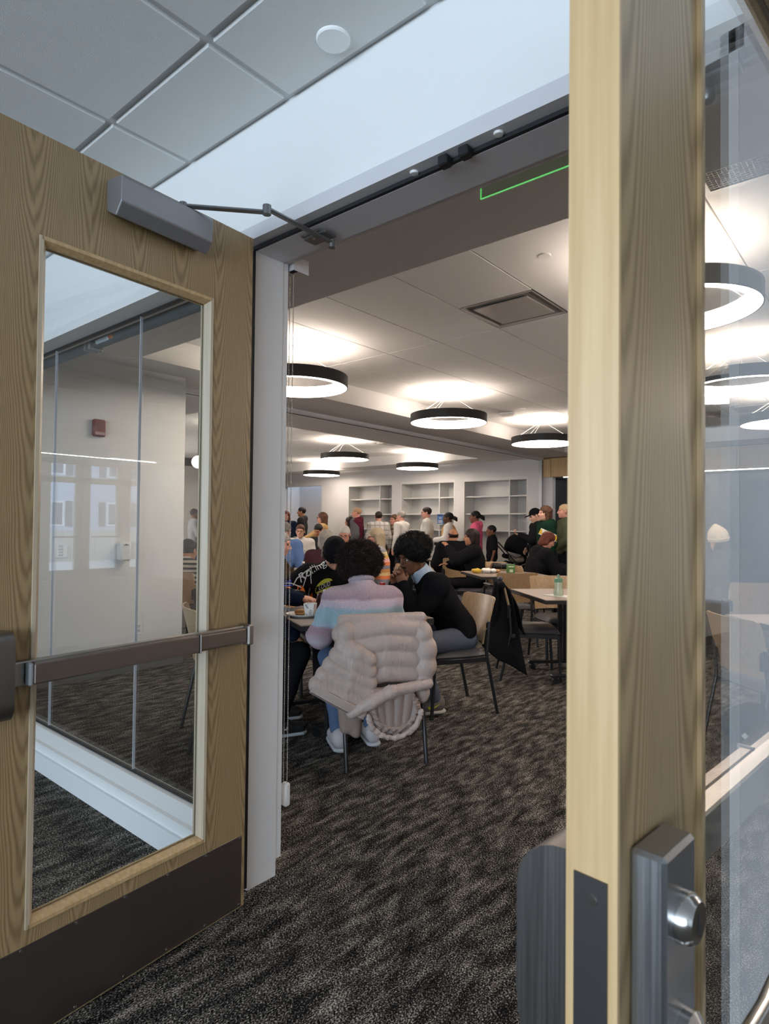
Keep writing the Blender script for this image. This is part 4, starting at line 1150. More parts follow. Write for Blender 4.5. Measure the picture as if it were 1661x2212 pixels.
# T2: wrapped food, black pouch, green box
pw = on_table(1050, 1238)
t = thing('food_wrapper', 'crumpled white and yellow food wrapper on the green box table', 'wrapper', tuple(pw))
for k, (dx, dy, s, mt) in enumerate(((0.0, 0, 0.06, M_paper), (0.09, 0.05, 0.05, M_paper), (-0.12, -0.02, 0.055, plain('yellow_wrap', srgb(206, 170, 60), 0.6)), (0.16, 0.08, 0.04, plain('bun_tan', srgb(196, 150, 100), 0.7)))):
    b = MB(); b.sph((0, 0, 0), (s * 1.2, s, s * 0.62), 14, 10)
    b.v = [tuple(Vector(v) * (1 + 0.22 * math.sin(70 * v[0] + k) * math.sin(65 * v[1]) + 0.1 * math.sin(110 * v[2]))) for v in b.v]
    o = obj('crumpled_paper', b, mt, t, 'all'); d_ = Rv * dx + Fv * dy; o.location = (d_.x, d_.y, s * 0.5)
pk = on_table(1082, 1229)
t = thing('black_pouch', 'black zipped pouch lying on the green box table', 'pouch', tuple(pk), math.atan2(Rv.y, Rv.x))
obj('pouch', MB().bbox(-0.15, 0.15, -0.05, 0.05, 0, 0.085, 0.03), M_black, t, True)
obj('zipper', MB().box(-0.003, 0.003, -0.0525, -0.0502, 0.01, 0.075), M_chrome, t)
pn = on_table(1103, 1238)
M_gbox = plain('green_box', srgb(78, 120, 62), 0.5); M_gbox2 = plain('light_green', srgb(190, 205, 170), 0.5)
def napkin_box(p, label, s=1.0):
    t = thing('napkin_dispenser', label, 'dispenser', tuple(p), math.atan2(Rv.y, Rv.x))
    obj('box', MB().bbox(-0.05 * s, 0.05 * s, -0.04 * s, 0.04 * s, 0, 0.115 * s, 0.006), M_gbox, t, True)
    obj('print', MB().box(-0.035 * s, 0.035 * s, -0.0412 * s, -0.0402 * s, 0.08 * s, 0.095 * s).box(-0.022 * s, 0.022 * s, -0.0412 * s, -0.0402 * s, 0.015 * s, 0.05 * s), M_gbox2, t)
    return t
napkin_box(pn, 'green napkin box on the table beside the black pouch')
# ------------------------------------------------------------------ people: smooth implicit surfaces meshed on a grid
def cap(a, b, ra, rb=None, k=None, op='+'): return ('c', np.array(a, float), np.array(b, float), ra, ra if rb is None else rb, k, op)
def ell(c, r, Rm=None, k=None, op='+'): return ('e', np.array(c, float), np.array(r, float), Rm, None, k, op)
def pdist(P, p):
    if p[0] == 'c':
        a, b = p[1], p[2]; ab = b - a; L2 = float(ab @ ab) + 1e-12
        pa = P - a
        h = np.clip((pa @ ab) / L2, 0, 1)
        return np.linalg.norm(pa - h[:, None] * ab, axis=1) - (p[3] + (p[4] - p[3]) * h)
    q = P - p[1]
    if p[3] is not None: q = q @ p[3]
    q1 = q / p[2]; k0 = np.linalg.norm(q1, axis=1); k1 = np.linalg.norm(q1 / p[2], axis=1)
    return np.where(k1 > 1e-9, k0 * (k0 - 1.0) / np.maximum(k1, 1e-9), -min(p[2]))
def smin(a, b, k):
    h = np.maximum(k - np.abs(a - b), 0) / k
    return np.minimum(a, b) - h * h * k * 0.25
def field(P, prims, k=0.03):
    d = None
    for p in prims:
        di = pdist(P, p); kk = p[5] or k
        if d is None: d = di
        elif p[6] == '+': d = smin(d, di, kk)
        else: d = -smin(-d, di, kk)
    return d
def bounds(prims, pad):
    lo, hi = np.full(3, 1e9), np.full(3, -1e9)
    for p in prims:
        if p[6] == '-': continue
        if p[0] == 'c':
            r = max(p[3], p[4])
            for e in (p[1], p[2]): lo = np.minimum(lo, e - r); hi = np.maximum(hi, e + r)
        else:
            r = max(p[2]); lo = np.minimum(lo, p[1] - r); hi = np.maximum(hi, p[1] + r)
    return lo - pad, hi + pad
def snet(fn, lo, hi, h):
    n = np.maximum(np.ceil((hi - lo) / h).astype(int) + 1, 3)
    ax = [lo[i] + h * np.arange(n[i]) for i in range(3)]
    G = np.stack(np.meshgrid(*ax, indexing='ij'), -1).reshape(-1, 3)
    V = np.concatenate([fn(G[i:i + 400000]) for i in range(0, len(G), 400000)]).reshape(n)
    ins = V < 0
    cn = n - 1
    acc = np.zeros((cn[0], cn[1], cn[2], 3)); cnt = np.zeros((cn[0], cn[1], cn[2]))
    quads = []
    faces = []
    for a in range(3):
        sl0 = [slice(None)] * 3; sl1 = [slice(None)] * 3
        sl0[a] = slice(0, -1); sl1[a] = slice(1, None)
        A, B = V[tuple(sl0)], V[tuple(sl1)]
        cr = (A < 0) != (B < 0)
        idx = np.argwhere(cr)
        if len(idx) == 0: continue
        av, bv = A[cr], B[cr]
        t = av / (av - bv)
        pos = idx.astype(float); pos[:, a] += t
        b_, c_ = (a + 1) % 3, (a + 2) % 3
        cells = []
        ok = np.ones(len(idx), bool)
        for db, dc in ((-1, -1), (0, -1), (0, 0), (-1, 0)):
            ci = idx.copy(); ci[:, b_] += db; ci[:, c_] += dc
            good = (ci >= 0).all(1) & (ci < cn).all(1)
            ok &= good
            cg = ci[good]
            np.add.at(acc, (cg[:, 0], cg[:, 1], cg[:, 2]), pos[good]); np.add.at(cnt, (cg[:, 0], cg[:, 1], cg[:, 2]), 1)
            cells.append(ci)
        q = np.stack(cells, 1)[ok]
        fl = (av >= 0)[ok]
        q[fl] = q[fl][:, ::-1]
        faces.append(q)
    used = cnt > 0
    vid = -np.ones(cn, int); vid[used] = np.arange(used.sum())
    verts = lo + h * (acc[used] / cnt[used][:, None])
    F_ = np.concatenate(faces) if faces else np.zeros((0, 4, 3), int)
    quads = vid[F_[..., 0], F_[..., 1], F_[..., 2]]
    return verts, quads
def relax(v, q, n=1, lam=0.5):
    for _ in range(n):
        s = np.zeros_like(v); c = np.zeros(len(v))
        for i in range(4):
            j = (i + 1) % 4
            np.add.at(s, q[:, i], v[q[:, j]]); np.add.at(s, q[:, j], v[q[:, i]]); np.add.at(c, q[:, i], 1); np.add.at(c, q[:, j], 1)
        v = v + lam * (s / np.maximum(c, 1)[:, None] - v)
    return v
def sdf_geo(prims, h, k=0.03, extra=None, sm=1):
    lo, hi = bounds(prims, 2.2 * h + 0.01)
    def fn(P):
        d = field(P, prims, k)
        return extra(P, d) if extra else d
    v, q = snet(fn, lo, hi, h)
    if sm and len(v): v = relax(v, q, sm)
    return v, q
def geo_mesh(name, parts):
    V = []; Q = []; o = 0
    for v, q in parts:
        V.append(v); Q.append(q + o); o += len(v)
    V = np.concatenate(V); Q = np.concatenate(Q)
    me = bpy.data.meshes.new(name)
    me.vertices.add(len(V)); me.vertices.foreach_set('co', V.astype(np.float32).ravel())
    me.loops.add(len(Q) * 4); me.loops.foreach_set('vertex_index', Q.astype(np.int32).ravel())
    me.polygons.add(len(Q)); me.polygons.foreach_set('loop_start', np.arange(0, len(Q) * 4, 4, dtype=np.int32))
    me.polygons.foreach_set('use_smooth', [True] * len(Q))
    me.update(calc_edges=True); me.validate()
    return me
def gobj(name, parts, mat, parent=None):
    me = geo_mesh(name, parts); me.materials.append(mat)
    o = bpy.data.objects.new(name, me); COL.objects.link(o); o.parent = parent
    return o
def xf(v, R3, t): return v @ R3.T + t
def rotm(yaw=0, pitch=0, roll=0):
    """yaw turns left(+), pitch down(+) in a frame facing +y"""
    M_ = Matrix.Rotation(yaw, 3, 'Z') @ Matrix.Rotation(-pitch, 3, 'X') @ Matrix.Rotation(roll, 3, 'Y')
    return np.array(M_)
def ik(S, W, l1, l2, pole):
    S, W, pole = np.array(S, float), np.array(W, float), np.array(pole, float)
    d = W - S; L_ = np.linalg.norm(d); mx = (l1 + l2) * 0.985
    if L_ > mx: W = S + d * mx / L_; d = W - S; L_ = mx
    x = (l1 * l1 - l2 * l2 + L_ * L_) / (2 * L_); h = math.sqrt(max(l1 * l1 - x * x, 1e-6))
    n = d / L_; p = pole - (pole @ n) * n; p /= np.linalg.norm(p) + 1e-9
    return S + n * x + p * h, W
def head_prims(hs=1.0, female=False):
    s = hs
    P = [ell((0, -0.012, 0.035), (0.075, 0.096, 0.084)), ell((0, 0.028, -0.035), (0.061, 0.064, 0.085), k=0.03), ell((0, 0.036, -0.075), (0.046, 0.048, 0.044), k=0.025),
         ell((0, 0.070, -0.100), (0.020, 0.017, 0.016), k=0.02)]
    for sx in (-1, 1):
        P += [ell((sx * 0.036, 0.055, -0.030), (0.026, 0.028, 0.030), k=0.02), ell((sx * 0.078, -0.010, -0.006), (0.010, 0.021, 0.033), k=0.008)]
        P += [ell((sx * 0.032, 0.112, 0.004), (0.022, 0.022, 0.017), k=0.012, op='-')]
    P += [cap((-0.042, 0.074, 0.026), (0.042, 0.074, 0.026), 0.013, k=0.012),
          cap((0, 0.088, 0.014), (0, 0.113, -0.028), 0.008, 0.012, k=0.010), cap((-0.014, 0.098, -0.034), (0.014, 0.098, -0.034), 0.0095, k=0.008),
          cap((-0.020, 0.086, -0.059), (0.020, 0.086, -0.059), 0.0085, k=0.006), cap((-0.016, 0.084, -0.071), (0.016, 0.084, -0.071), 0.0090, k=0.006)]
    P += [cap((0, -0.026, -0.055), (0, -0.030, -0.105), 0.052, 0.050, k=0.03)]
    if hs != 1.0:
        P = [(p[0], p[1] * s, p[2] * s, (p[3] * s if p[0] == 'c' else p[3]), (p[4] * s if p[4] is not None else None), p[5], p[6]) for p in P]
    return P
def hair_geo(style, h, hs=1.0):
    hl = lambda P, d, a=-0.018, b=0.86: np.maximum(d, (a + b * P[:, 1]) - P[:, 2])
    base = [ell((0, -0.014, 0.038), (0.084, 0.106, 0.093))]
    nz = lambda P, f, am: am * np.sin(f * P[:, 0] + 1.3 * np.sin(f * 0.7 * P[:, 2])) * np.sin(f * P[:, 1] + 0.4) * np.sin(f * P[:, 2] + 1.1)
    face = ell((0, 0.105, -0.035), (0.062, 0.075, 0.085))
    if style == 'short':
        return sdf_geo(base, h, 0.02, lambda P, d: hl(P, d + nz(P, 90, 0.004)))
    if style == 'balding':
        return sdf_geo(base, h, 0.02, lambda P, d: np.maximum(hl(P, d + nz(P, 90, 0.003)), P[:, 2] - 0.055 - 0.35 * np.minimum(0, P[:, 1])))
    if style == 'crop':
        return sdf_geo([ell((0, -0.014, 0.038), (0.080, 0.102, 0.090))], h, 0.02, lambda P, d: hl(P, d + nz(P, 120, 0.002)))
    if style in ('long', 'bob', 'curlylong'):
        zl = {'long': -0.20, 'bob': -0.085, 'curlylong': -0.13}[style]
        pr = base + [cap((0, -0.045, 0.02), (0, -0.055, zl), 0.078, 0.066, k=0.03)]
        for sx in (-1, 1): pr.append(cap((sx * 0.068, -0.012, 0.03), (sx * 0.074, -0.015, zl * 0.8), 0.030, 0.026, k=0.03))
        am, f = (0.009, 70) if style == 'curlylong' else (0.004, 75)
        return sdf_geo(pr, h, 0.03, lambda P, d: -smin(-(d + nz(P, f, am)), pdist(P, face), 0.012))
    if style == 'pony':
        pr = [ell((0, -0.014, 0.038), (0.082, 0.104, 0.091))]
        v1_, q1_ = sdf_geo(pr, h, 0.02, lambda P, d: hl(P, d + nz(P, 100, 0.002)))
        v2_, q2_ = sdf_geo([cap((0, -0.11, 0.02), (0, -0.155, -0.01), 0.030, 0.038), cap((0, -0.155, -0.01), (0, -0.185, -0.05), 0.034, 0.018)], h, 0.03, lambda P, d: d + nz(P, 80, 0.008))
        return np.concatenate([v1_, v2_]), np.concatenate([q1_, q2_ + len(v1_)])
    if style == 'afro':
        pr = [ell((0, -0.030, 0.060), (0.132, 0.140, 0.118))]
        face2 = ell((0, 0.140, -0.035), (0.098, 0.110, 0.112))
        def af(P, d):
            d = d + nz(P, 85, 0.010)
            d = -smin(-d, pdist(P, face2), 0.012)
            return np.maximum(d, (-0.030 + 0.45 * P[:, 1]) - P[:, 2])
        return sdf_geo(pr, h, 0.03, af)
    if style == 'bigcurls':
        pr = [ell((0, -0.025, 0.022), (0.136, 0.134, 0.106)), ell((0, -0.03, -0.040), (0.118, 0.108, 0.072), k=0.05)]
        return sdf_geo(pr, h, 0.03, lambda P, d: -smin(-(d + nz(P, 75, 0.014)), pdist(P, ell((0, 0.16, -0.04), (0.08, 0.12, 0.10))), 0.012))
    return None
def curl_mesh(v, n, ln=0.022, r=0.0035, seed=1, zmin=-9):
    """short spiral locks standing on hair surface points"""
    rg = np.random.default_rng(seed)
    c = v.mean(0); b = MB()
    idx = rg.integers(0, len(v), n)
    for i in idx:
        p = v[i]
        if p[2] < zmin: continue
        nrm = (p - c); nrm /= np.linalg.norm(nrm)
        t1 = np.cross(nrm, rg.normal(size=3)); t1 /= np.linalg.norm(t1) + 1e-9; t2 = np.cross(nrm, t1)
        ph = rg.uniform(0, 6.28); R_ = rg.uniform(0.004, 0.008); l_ = ln * rg.uniform(0.6, 1.3)
        tilt = rg.normal(size=3) * 0.35
        path = []
        for j in range(6):
            a = ph + j * 1.25
            path.append(tuple(p - nrm * 0.005 + (nrm + tilt) * l_ * j / 5 + (t1 * math.cos(a) + t2 * math.sin(a)) * R_))
        b.tube(path, [r, r, r, r, r * 0.9, r * 0.6], 3, cap=False)
    return b
def hand_geo(W, d, n, side, curl=0.35, h=0.0055, sc=1.0):
    """wrist W, pointing d, back of hand n; side +1 right hand -1 left hand"""
    d = np.array(d, float); d /= np.linalg.norm(d)
    n = np.array(n, float); n -= (n @ d) * d; n /= np.linalg.norm(n) + 1e-9
    s = np.cross(d, n) * 1.0  # to the right of the hand seen from its back
    th = -side  # thumb is on the left of a right hand (back view)
    W = np.array(W, float)
    Rm = np.stack([s, d, n], 1)
    P = [ell(W + d * 0.048 * sc, (0.038 * sc, 0.052 * sc, 0.017 * sc), Rm), cap(W - d * 0.03, W + d * 0.02, 0.026 * sc, 0.026 * sc, k=0.015)]
    ln = [0.070, 0.080, 0.075, 0.060]
    for i in range(4):
        off = (-0.029 + 0.0195 * i) * sc
        off *= -th
        b = W + d * (0.088 - 0.004 * abs(i - 1.3)) * sc + s * off
        c1 = curl; c2 = curl * 2.3
        d1 = d * math.cos(c1) - n * math.sin(c1); d2 = d * math.cos(c2) - n * math.sin(c2)
        m_ = b + d1 * ln[i] * 0.52 * sc; e = m_ + d2 * ln[i] * 0.5 * sc
        P += [cap(b - d * 0.012, m_, 0.0092 * sc, 0.0085 * sc, k=0.004), cap(m_, e, 0.0085 * sc, 0.0070 * sc, k=0.003)]
    tb = W + d * 0.028 * sc + s * th * 0.030 * sc
    td = d * 0.72 + s * th * 0.62 - n * 0.35; td /= np.linalg.norm(td)
    tm = tb + td * 0.036 * sc; te = tm + (d * 0.9 + s * th * 0.25 - n * 0.4) * 0.028 * sc
    P += [cap(tb, tm, 0.0125 * sc, 0.0105 * sc, k=0.008), cap(tm, te, 0.0105 * sc, 0.0080 * sc, k=0.004)]
    return sdf_geo(P, h, 0.008, None, 1)
SKIN = {}
def skin(name, c):
    if name not in SKIN: SKIN[name] = plain('skin_' + name, srgb(*c), 0.55, bump=0.08, bscale=200, var=0.05, spec=0.35)
    return SKIN[name]
SK = {'light': (206, 160, 138), 'pink': (204, 146, 126), 'tan': (176, 122, 92), 'brown': (122, 80, 60), 'dark': (84, 56, 44)}
HAIRC = {'black': (18, 15, 15), 'dark': (38, 26, 22), 'brown': (82, 54, 38), 'auburn': (96, 44, 28), 'grey': (140, 134, 126), 'white': (196, 192, 184), 'blond': (188, 162, 124), 'greyblond': (164, 146, 120), 'sandy': (168, 134, 104)}
def hairmat(n): return plain('hair_' + n, srgb(*HAIRC[n]), 0.6, bump=0.6, bscale=130, var=0.25, spec=0.3)
M_eye = plain('eye_white', (0.75, 0.73, 0.70, 1), 0.2); M_iris = plain('eye_dark', (0.02, 0.012, 0.01, 1), 0.15)
M_specs = plain('spectacle_frame', (0.03, 0.025, 0.025, 1), 0.3)

def person(label, pos, facing, sit=False, H=1.72, k=None, lean=0.0, nod=0.0, turn=0.0, tilt=0.0, arms=(None, None), tone='light', top=None, sleeve='long', puff=0.014, hood=False, hem=-0.07,
           bottom=None, shoes=None, hair=('short', 'dark'), glasses=False, hat=None, w=1.0, vox=0.02, hs=1.0, seat=0.46, legs=None, px_off=0.0, py_off=-0.06, poles=(None, None), curls=(0.3, 0.3), hn=(None, None), collar=None, group=None, parts=True, fine=False, footdz=0.0, shd=0.055):
    t = thing('person', label, 'person', (pos[0], pos[1], 0), face_rz(facing), group)
    k = k if k else H / 1.70
    sp = np.array([0, math.sin(lean), math.cos(lean)])
    pel = np.array([px_off, py_off if sit else 0.0, (seat + 0.095) if sit else 0.93 * k])
    chest = pel + sp * 0.29 * k; nb = pel + sp * 0.50 * k
    ln2 = lean * 0.75 + nod * 0.35
    hc = nb + np.array([0, math.sin(ln2), math.cos(ln2)]) * 0.155 * k + np.array([0, 0.02, 0])
    HR = rotm(turn, lean * 0.6 + nod, tilt)
    sh = [nb - sp * shd * k + np.array([s * 0.172 * k * w, 0, 0]) for s in (-1, 1)]
    el = []; wr = []
    for i, s in enumerate((-1, 1)):
        tg = arms[i]
        if tg is None: tg = (s * 0.20 + px_off, 0.28, seat + 0.17) if sit else (s * 0.25 * w, 0.05, 0.80 * k)
        po = poles[i] if poles[i] is not None else (s * 0.5, -0.6, -0.6)
        e, wv = ik(sh[i], tg, 0.285 * k, 0.25 * k, po); el.append(e); wr.append(wv)
    hips = [pel + np.array([s * 0.09 * k, 0, -0.03]) for s in (-1, 1)]
    if legs is None:
        if sit: legs = [((s * 0.13 + px_off, pel[1] + 0.43 * k, seat + 0.055), (s * 0.12 + px_off, pel[1] + 0.41 * k, 0.085)) for s in (-1, 1)]
        else: legs = [((s * 0.10, 0.03, 0.50 * k), (s * 0.105, -0.02, 0.085)) for s in (-1, 1)]
    # --- skin body: one continuous surface
    q = 0.86
    P = [ell(pel, (0.150 * k * w * q, 0.105 * k * q, 0.12 * k)), ell(chest, (0.160 * k * w * q, 0.105 * k * q, 0.18 * k), rotm(0, lean) if lean else None, k=0.06), cap(sh[0], sh[1], 0.055 * k * q, k=0.05), cap(nb - sp * 0.05, hc - HR @ np.array([0, 0.03, 0.06]), 0.054 * k * (0.9 if w < 1 else 1.0), 0.050, k=0.03)]
    for i in range(2):
        P += [cap(sh[i], el[i], 0.050 * q * k, 0.040 * q * k, k=0.02), cap(el[i], wr[i], 0.041 * k * q, 0.028 * k, k=0.02)]
        kn, an = np.array(legs[i][0]), np.array(legs[i][1])
        P += [cap(hips[i], kn, 0.080 * q * k, 0.055 * q * k, k=0.03), cap(kn, an, 0.054 * q * k, 0.034 * k, k=0.02)]
        fd = np.array([0.0, 0.15, -0.045]); P += [cap(an + np.array([0, -0.02, -0.03]), an + fd, 0.034, 0.030, k=0.02)]
    geos = [sdf_geo(P, max(vox, 0.014), 0.03)]
    hv, hq = sdf_geo(head_prims(hs), 0.0065 if not fine else 0.0045, 0.02)
    geos.append((xf(hv, HR, hc), hq))
    for i, s in enumerate((-1, 1)):
        d_ = wr[i] - el[i]; n_ = hn[i] if hn[i] is not None else ((s * 0.9, 0.1, 0.4) if not sit else (s * 0.25, -0.1, 1.0))
        geos.append(hand_geo(wr[i], d_, n_, s, curls[i], 0.0065 if not fine else 0.0045, 1.0 * k if k < 0.9 else 1.0))
    skm = skin(tone, SK[tone])
    body = gobj('body', geos, skm, t)
    # --- garments
    up = rotm(0, lean) if lean else None
    tor = [ell(pel + sp * 0.02, ((0.150 * w) * k + puff, 0.108 * k + puff, 0.15 * k + puff)), ell(chest, (0.162 * k * w + puff, 0.112 * k + puff, 0.19 * k + puff), up, k=0.08), cap(sh[0], sh[1], 0.060 * k + puff * 0.8, k=0.06)]
    slv = []
    for i in range(2):
        if sleeve == 'long':
            slv += [cap(sh[i], el[i], 0.055 * k + puff, 0.046 * k + puff, k=0.04), cap(el[i], wr[i] - (wr[i] - el[i]) * 0.05, 0.046 * k + puff, 0.034 * k + puff * 0.7, k=0.03)]
        elif sleeve == 'short':
            slv += [cap(sh[i], sh[i] * 0.3 + el[i] * 0.7, 0.056 * k + puff, 0.056 * k + puff, k=0.04)]
    if hood:
        hp = nb + np.array([0, -0.075, 0.02]); slv += [cap(hp + np.array([-0.075, 0.02, 0]), hp + np.array([0.075, 0.02, 0]), 0.048, k=0.04), ell(hp + np.array([0, -0.02, -0.03]), (0.10, 0.05, 0.08), k=0.04)]
        for s in (-1, 1): slv.append(cap(nb + np.array([s * 0.075, -0.05, 0.03]), nb + np.array([s * 0.055, 0.07, -0.01]), 0.030, 0.022, k=0.03))
    elif collar is None and sleeve:
        slv += [cap(nb + np.array([0, -0.012, -0.02]), nb + (hc - nb) * 0.08 + np.array([0, -0.014, 0]), 0.070 + puff * 0.4, 0.060 + puff * 0.25, k=0.05)]
    def topfield(Pn):
        d = field(Pn, tor, 0.06)
        d = np.maximum(d, (hem * k) - ((Pn - pel) @ sp))
        for p in slv: d = smin(d, pdist(Pn, p), p[5] or 0.03)
        wrk = 0.006 * np.sin(38 * Pn[:, 2] + 3 * np.sin(21 * Pn[:, 0])) * np.sin(17 * Pn[:, 0] + 9 * Pn[:, 1])
        return d + wrk * (0.6 if vox > 0.012 else 0.8)
    res = {'t': t, 'hc': hc, 'HR': HR, 'nb': nb, 'pel': pel, 'sp': sp, 'sh': sh, 'el': el, 'wr': wr, 'body': body}
    if top is not None:
        lo, hi = bounds(tor + slv, 2.2 * vox + 0.01)
        v, qd = snet(topfield, lo, hi, vox); v = relax(v, qd, 1)
        res['top'] = gobj('top', [(v, qd)], top, t); res['topgeo'] = (v, qd)
    if bottom is not None:
        B = [ell(pel + np.array([0, 0, -0.015]), (0.158 * k * w, 0.118 * k, 0.12 * k))]
        for i in range(2):
            kn, an = np.array(legs[i][0]), np.array(legs[i][1])
            B += [cap(hips[i], kn, 0.090 * k * (0.5 + 0.5 * w), 0.068 * k, k=0.04), cap(kn, an + (kn - an) * 0.06, 0.068 * k, 0.052 * k, k=0.03)]
        res['bottom'] = gobj('trousers', [sdf_geo(B, vox, 0.04, lambda Pn, d: d + 0.003 * np.sin(40 * Pn[:, 2]) * np.sin(31 * Pn[:, 0] + 20 * Pn[:, 1]))], bottom, t)
    if shoes is not None:
        for i in range(2):
            an = np.array(legs[i][1])
            S_ = [cap(an + np.array([0, -0.035, -0.030]), an + np.array([0, 0.15, -0.042]), 0.043, 0.038), cap(an + np.array([0, -0.025, 0.0]), an + np.array([0, 0.06, -0.02]), 0.042, 0.036, k=0.03)]
            flo = an[2] - 0.085
            so = gobj('shoe', [sdf_geo(S_, max(0.008, vox * 0.6), 0.03, lambda Pn, d: np.maximum(d, flo + 0.014 - Pn[:, 2]))], shoes[0], t)
            gobj('sole', [sdf_geo([cap((an[0], an[1] - 0.04, flo + 0.010), (an[0], an[1] + 0.155, flo + 0.010), 0.046, 0.042)], 0.008, 0.02, lambda Pn, d: np.maximum(np.maximum(d, flo - Pn[:, 2]), Pn[:, 2] - flo - 0.020))], shoes[1], so)
    if hair is not None:
        hm = hairmat(hair[1])
        hv_, hq_ = hair_geo(hair[0], 0.0085 if not fine else 0.006)
        hv_ = hv_ * hs
        res['hairgeo'] = (xf(hv_, HR, hc), hq_)
        res['hair'] = gobj('hair', [res['hairgeo']], hm, t)
    if hat:
        mt_, style = hat
        if style == 'beanie':
            g = sdf_geo([ell((0, -0.014, 0.048), (0.094, 0.112, 0.105)), cap((0, -0.02, 0.12), (0, -0.03, 0.165), 0.05, 0.02, k=0.07)], 0.008, 0.03, lambda Pn, d: np.maximum(d + 0.0015 * np.sin(140 * np.arctan2(Pn[:, 0], Pn[:, 1])), (0.005 + 0.30 * Pn[:, 1]) - Pn[:, 2]))
            g2 = sdf_geo([ell((0, -0.014, 0.045), (0.099, 0.118, 0.10))], 0.008, 0.03, lambda Pn, d: np.maximum(np.maximum(d, (0.004 + 0.30 * Pn[:, 1]) - Pn[:, 2]), Pn[:, 2] - (0.052 + 0.30 * Pn[:, 1])))
            ho = gobj('beanie', [(xf(g[0] * hs, HR, hc), g[1])], mt_, t); gobj('cuff', [(xf(g2[0] * hs, HR, hc), g2[1])], mt_, ho)
        if style == 'cap':
            g = sdf_geo([ell((0, -0.014, 0.045), (0.088, 0.108, 0.098))], 0.008, 0.03, lambda Pn, d: np.maximum(d, 0.040 - Pn[:, 2]))
            g2 = sdf_geo([ell((0, 0.115, 0.040), (0.075, 0.075, 0.010))], 0.006, 0.02)
            ho = gobj('cap', [(xf(g[0], HR, hc), g[1])], mt_, t); gobj('brim', [(xf(g2[0], HR, hc), g2[1])], mt_, ho)
            g3 = sdf_geo([ell((0, 0.094, 0.078), (0.016, 0.008, 0.016))], 0.004, 0.01)
            gobj('badge', [(xf(g3[0], HR, hc), g3[1])], plain('cap_badge', srgb(190, 170, 50), 0.5), ho)
    for s in (-1, 1):
        e_ = gobj('eye', [(lambda g: (xf(g[0] * hs, HR, hc), g[1]))(sdf_geo([ell((s * 0.032, 0.0765, 0.005), (0.0140, 0.0120, 0.0088))], 0.005, 0.02))], M_eye if fine else M_iris, t)
        if fine: gobj('iris', [(lambda g: (xf(g[0], HR, hc), g[1]))(sdf_geo([ell((s * 0.032 + 0.001, 0.0850, 0.0055), (0.0072, 0.0050, 0.0072))], 0.002, 0.01))], M_iris, e_)
    if glasses:
        b = MB()
        for s in (-1, 1):
            pts = [(s * 0.034 + 0.024 * math.cos(a), 0.104, 0.002 + 0.019 * math.sin(a)) for a in np.linspace(0, 2 * pi, 15)[:-1]]
            b.tube(pts, 0.0028, 5, closed=True)
            b.tube([(s * 0.058, 0.102, 0.006), (s * 0.082, 0.06, 0.008), (s * 0.084, -0.005, 0.010)], 0.0025, 5)
        b.tube([(-0.010, 0.106, 0.006), (0.010, 0.106, 0.006)], 0.0025, 5)
        M4 = Matrix([[*HR[0], hc[0]], [*HR[1], hc[1]], [*HR[2], hc[2]], [0, 0, 0, 1]])
        b.v = [tuple(M4 @ Vector(v)) for v in b.v]
        obj('glasses', b, M_specs, t, True)
    return res
def phi(deg):
    r = math.radians(deg); return Fv * math.cos(r) + Rv * math.sin(r)
def hmat(res):
    HR, hc = res['HR'], res['hc']
    return Matrix([[*HR[0], hc[0]], [*HR[1], hc[1]], [*HR[2], hc[2]], [0, 0, 0, 1]])
def decal(name, vs, fs, O, ux, uy, target, mat, parent, lift=0.003, reach=0.35):
    """lay flat artwork (x,y) on a garment surface; O,ux,uy in the garment's local space"""
    v, q = target
    bvh = BVHTree.FromPolygons([tuple(p) for p in v], [tuple(int(i) for i in f) for f in q])
    O, ux, uy = Vector(O), Vector(ux).normalized(), Vector(uy).normalized(); n = ux.cross(uy).normalized()
    out = []
    for p in vs:
        w_ = O + ux * p[0] + uy * p[1]
        h_ = bvh.ray_cast(w_ + n * reach, -n, reach * 2)
        if h_[0] is None:
            hh = bvh.find_nearest(w_); out.append(tuple(hh[0] + n * lift))
        else: out.append(tuple(h_[0] + n * lift))
    b = MB(); b.v = out; b.f = [tuple(f) for f in fs]
    return obj(name, b, mat, parent, fix=False)
def rect_grid(w_, h_, nx=8, ny=6):
    vs = [(-w_ / 2 + w_ * i / nx, -h_ / 2 + h_ * j / ny) for j in range(ny + 1) for i in range(nx + 1)]
    fs = [(j * (nx + 1) + i, j * (nx + 1) + i + 1, (j + 1) * (nx + 1) + i + 1, (j + 1) * (nx + 1) + i) for j in range(ny) for i in range(nx)]
    return vs, fs
def disc_grid(rx, ry, seg=24, rings=4, r0=0.0):
    vs = []; fs = []
    for i in range(rings + 1):
        f = r0 + (1 - r0) * i / rings
        vs += [(rx * f * math.cos(2 * pi * k / seg), ry * f * math.sin(2 * pi * k / seg)) for k in range(seg)]
    for i in range(rings):
        for k in range(seg):
            k2 = (k + 1) % seg; fs.append((i * seg + k, i * seg + k2, (i + 1) * seg + k2, (i + 1) * seg + k))
    return vs, fs
def strip(pts, w_):
    vs = []; fs = []
    P = [Vector((p[0], p[1])) for p in pts]
    # subdivide
    Q = []
    for a, b_ in zip(P, P[1:]):
        n = max(1, int((b_ - a).length / 0.012))
        Q += [a.lerp(b_, i / n) for i in range(n)]
    Q.append(P[-1])
    for i, p in enumerate(Q):
        t_ = (Q[min(i + 1, len(Q) - 1)] - Q[max(i - 1, 0)]).normalized(); nn = Vector((-t_.y, t_.x))
        vs += [tuple(p + nn * w_ / 2), tuple(p - nn * w_ / 2)]
    for i in range(len(Q) - 1): fs.append((2 * i, 2 * i + 1, 2 * i + 3, 2 * i + 2))
    return vs, fs
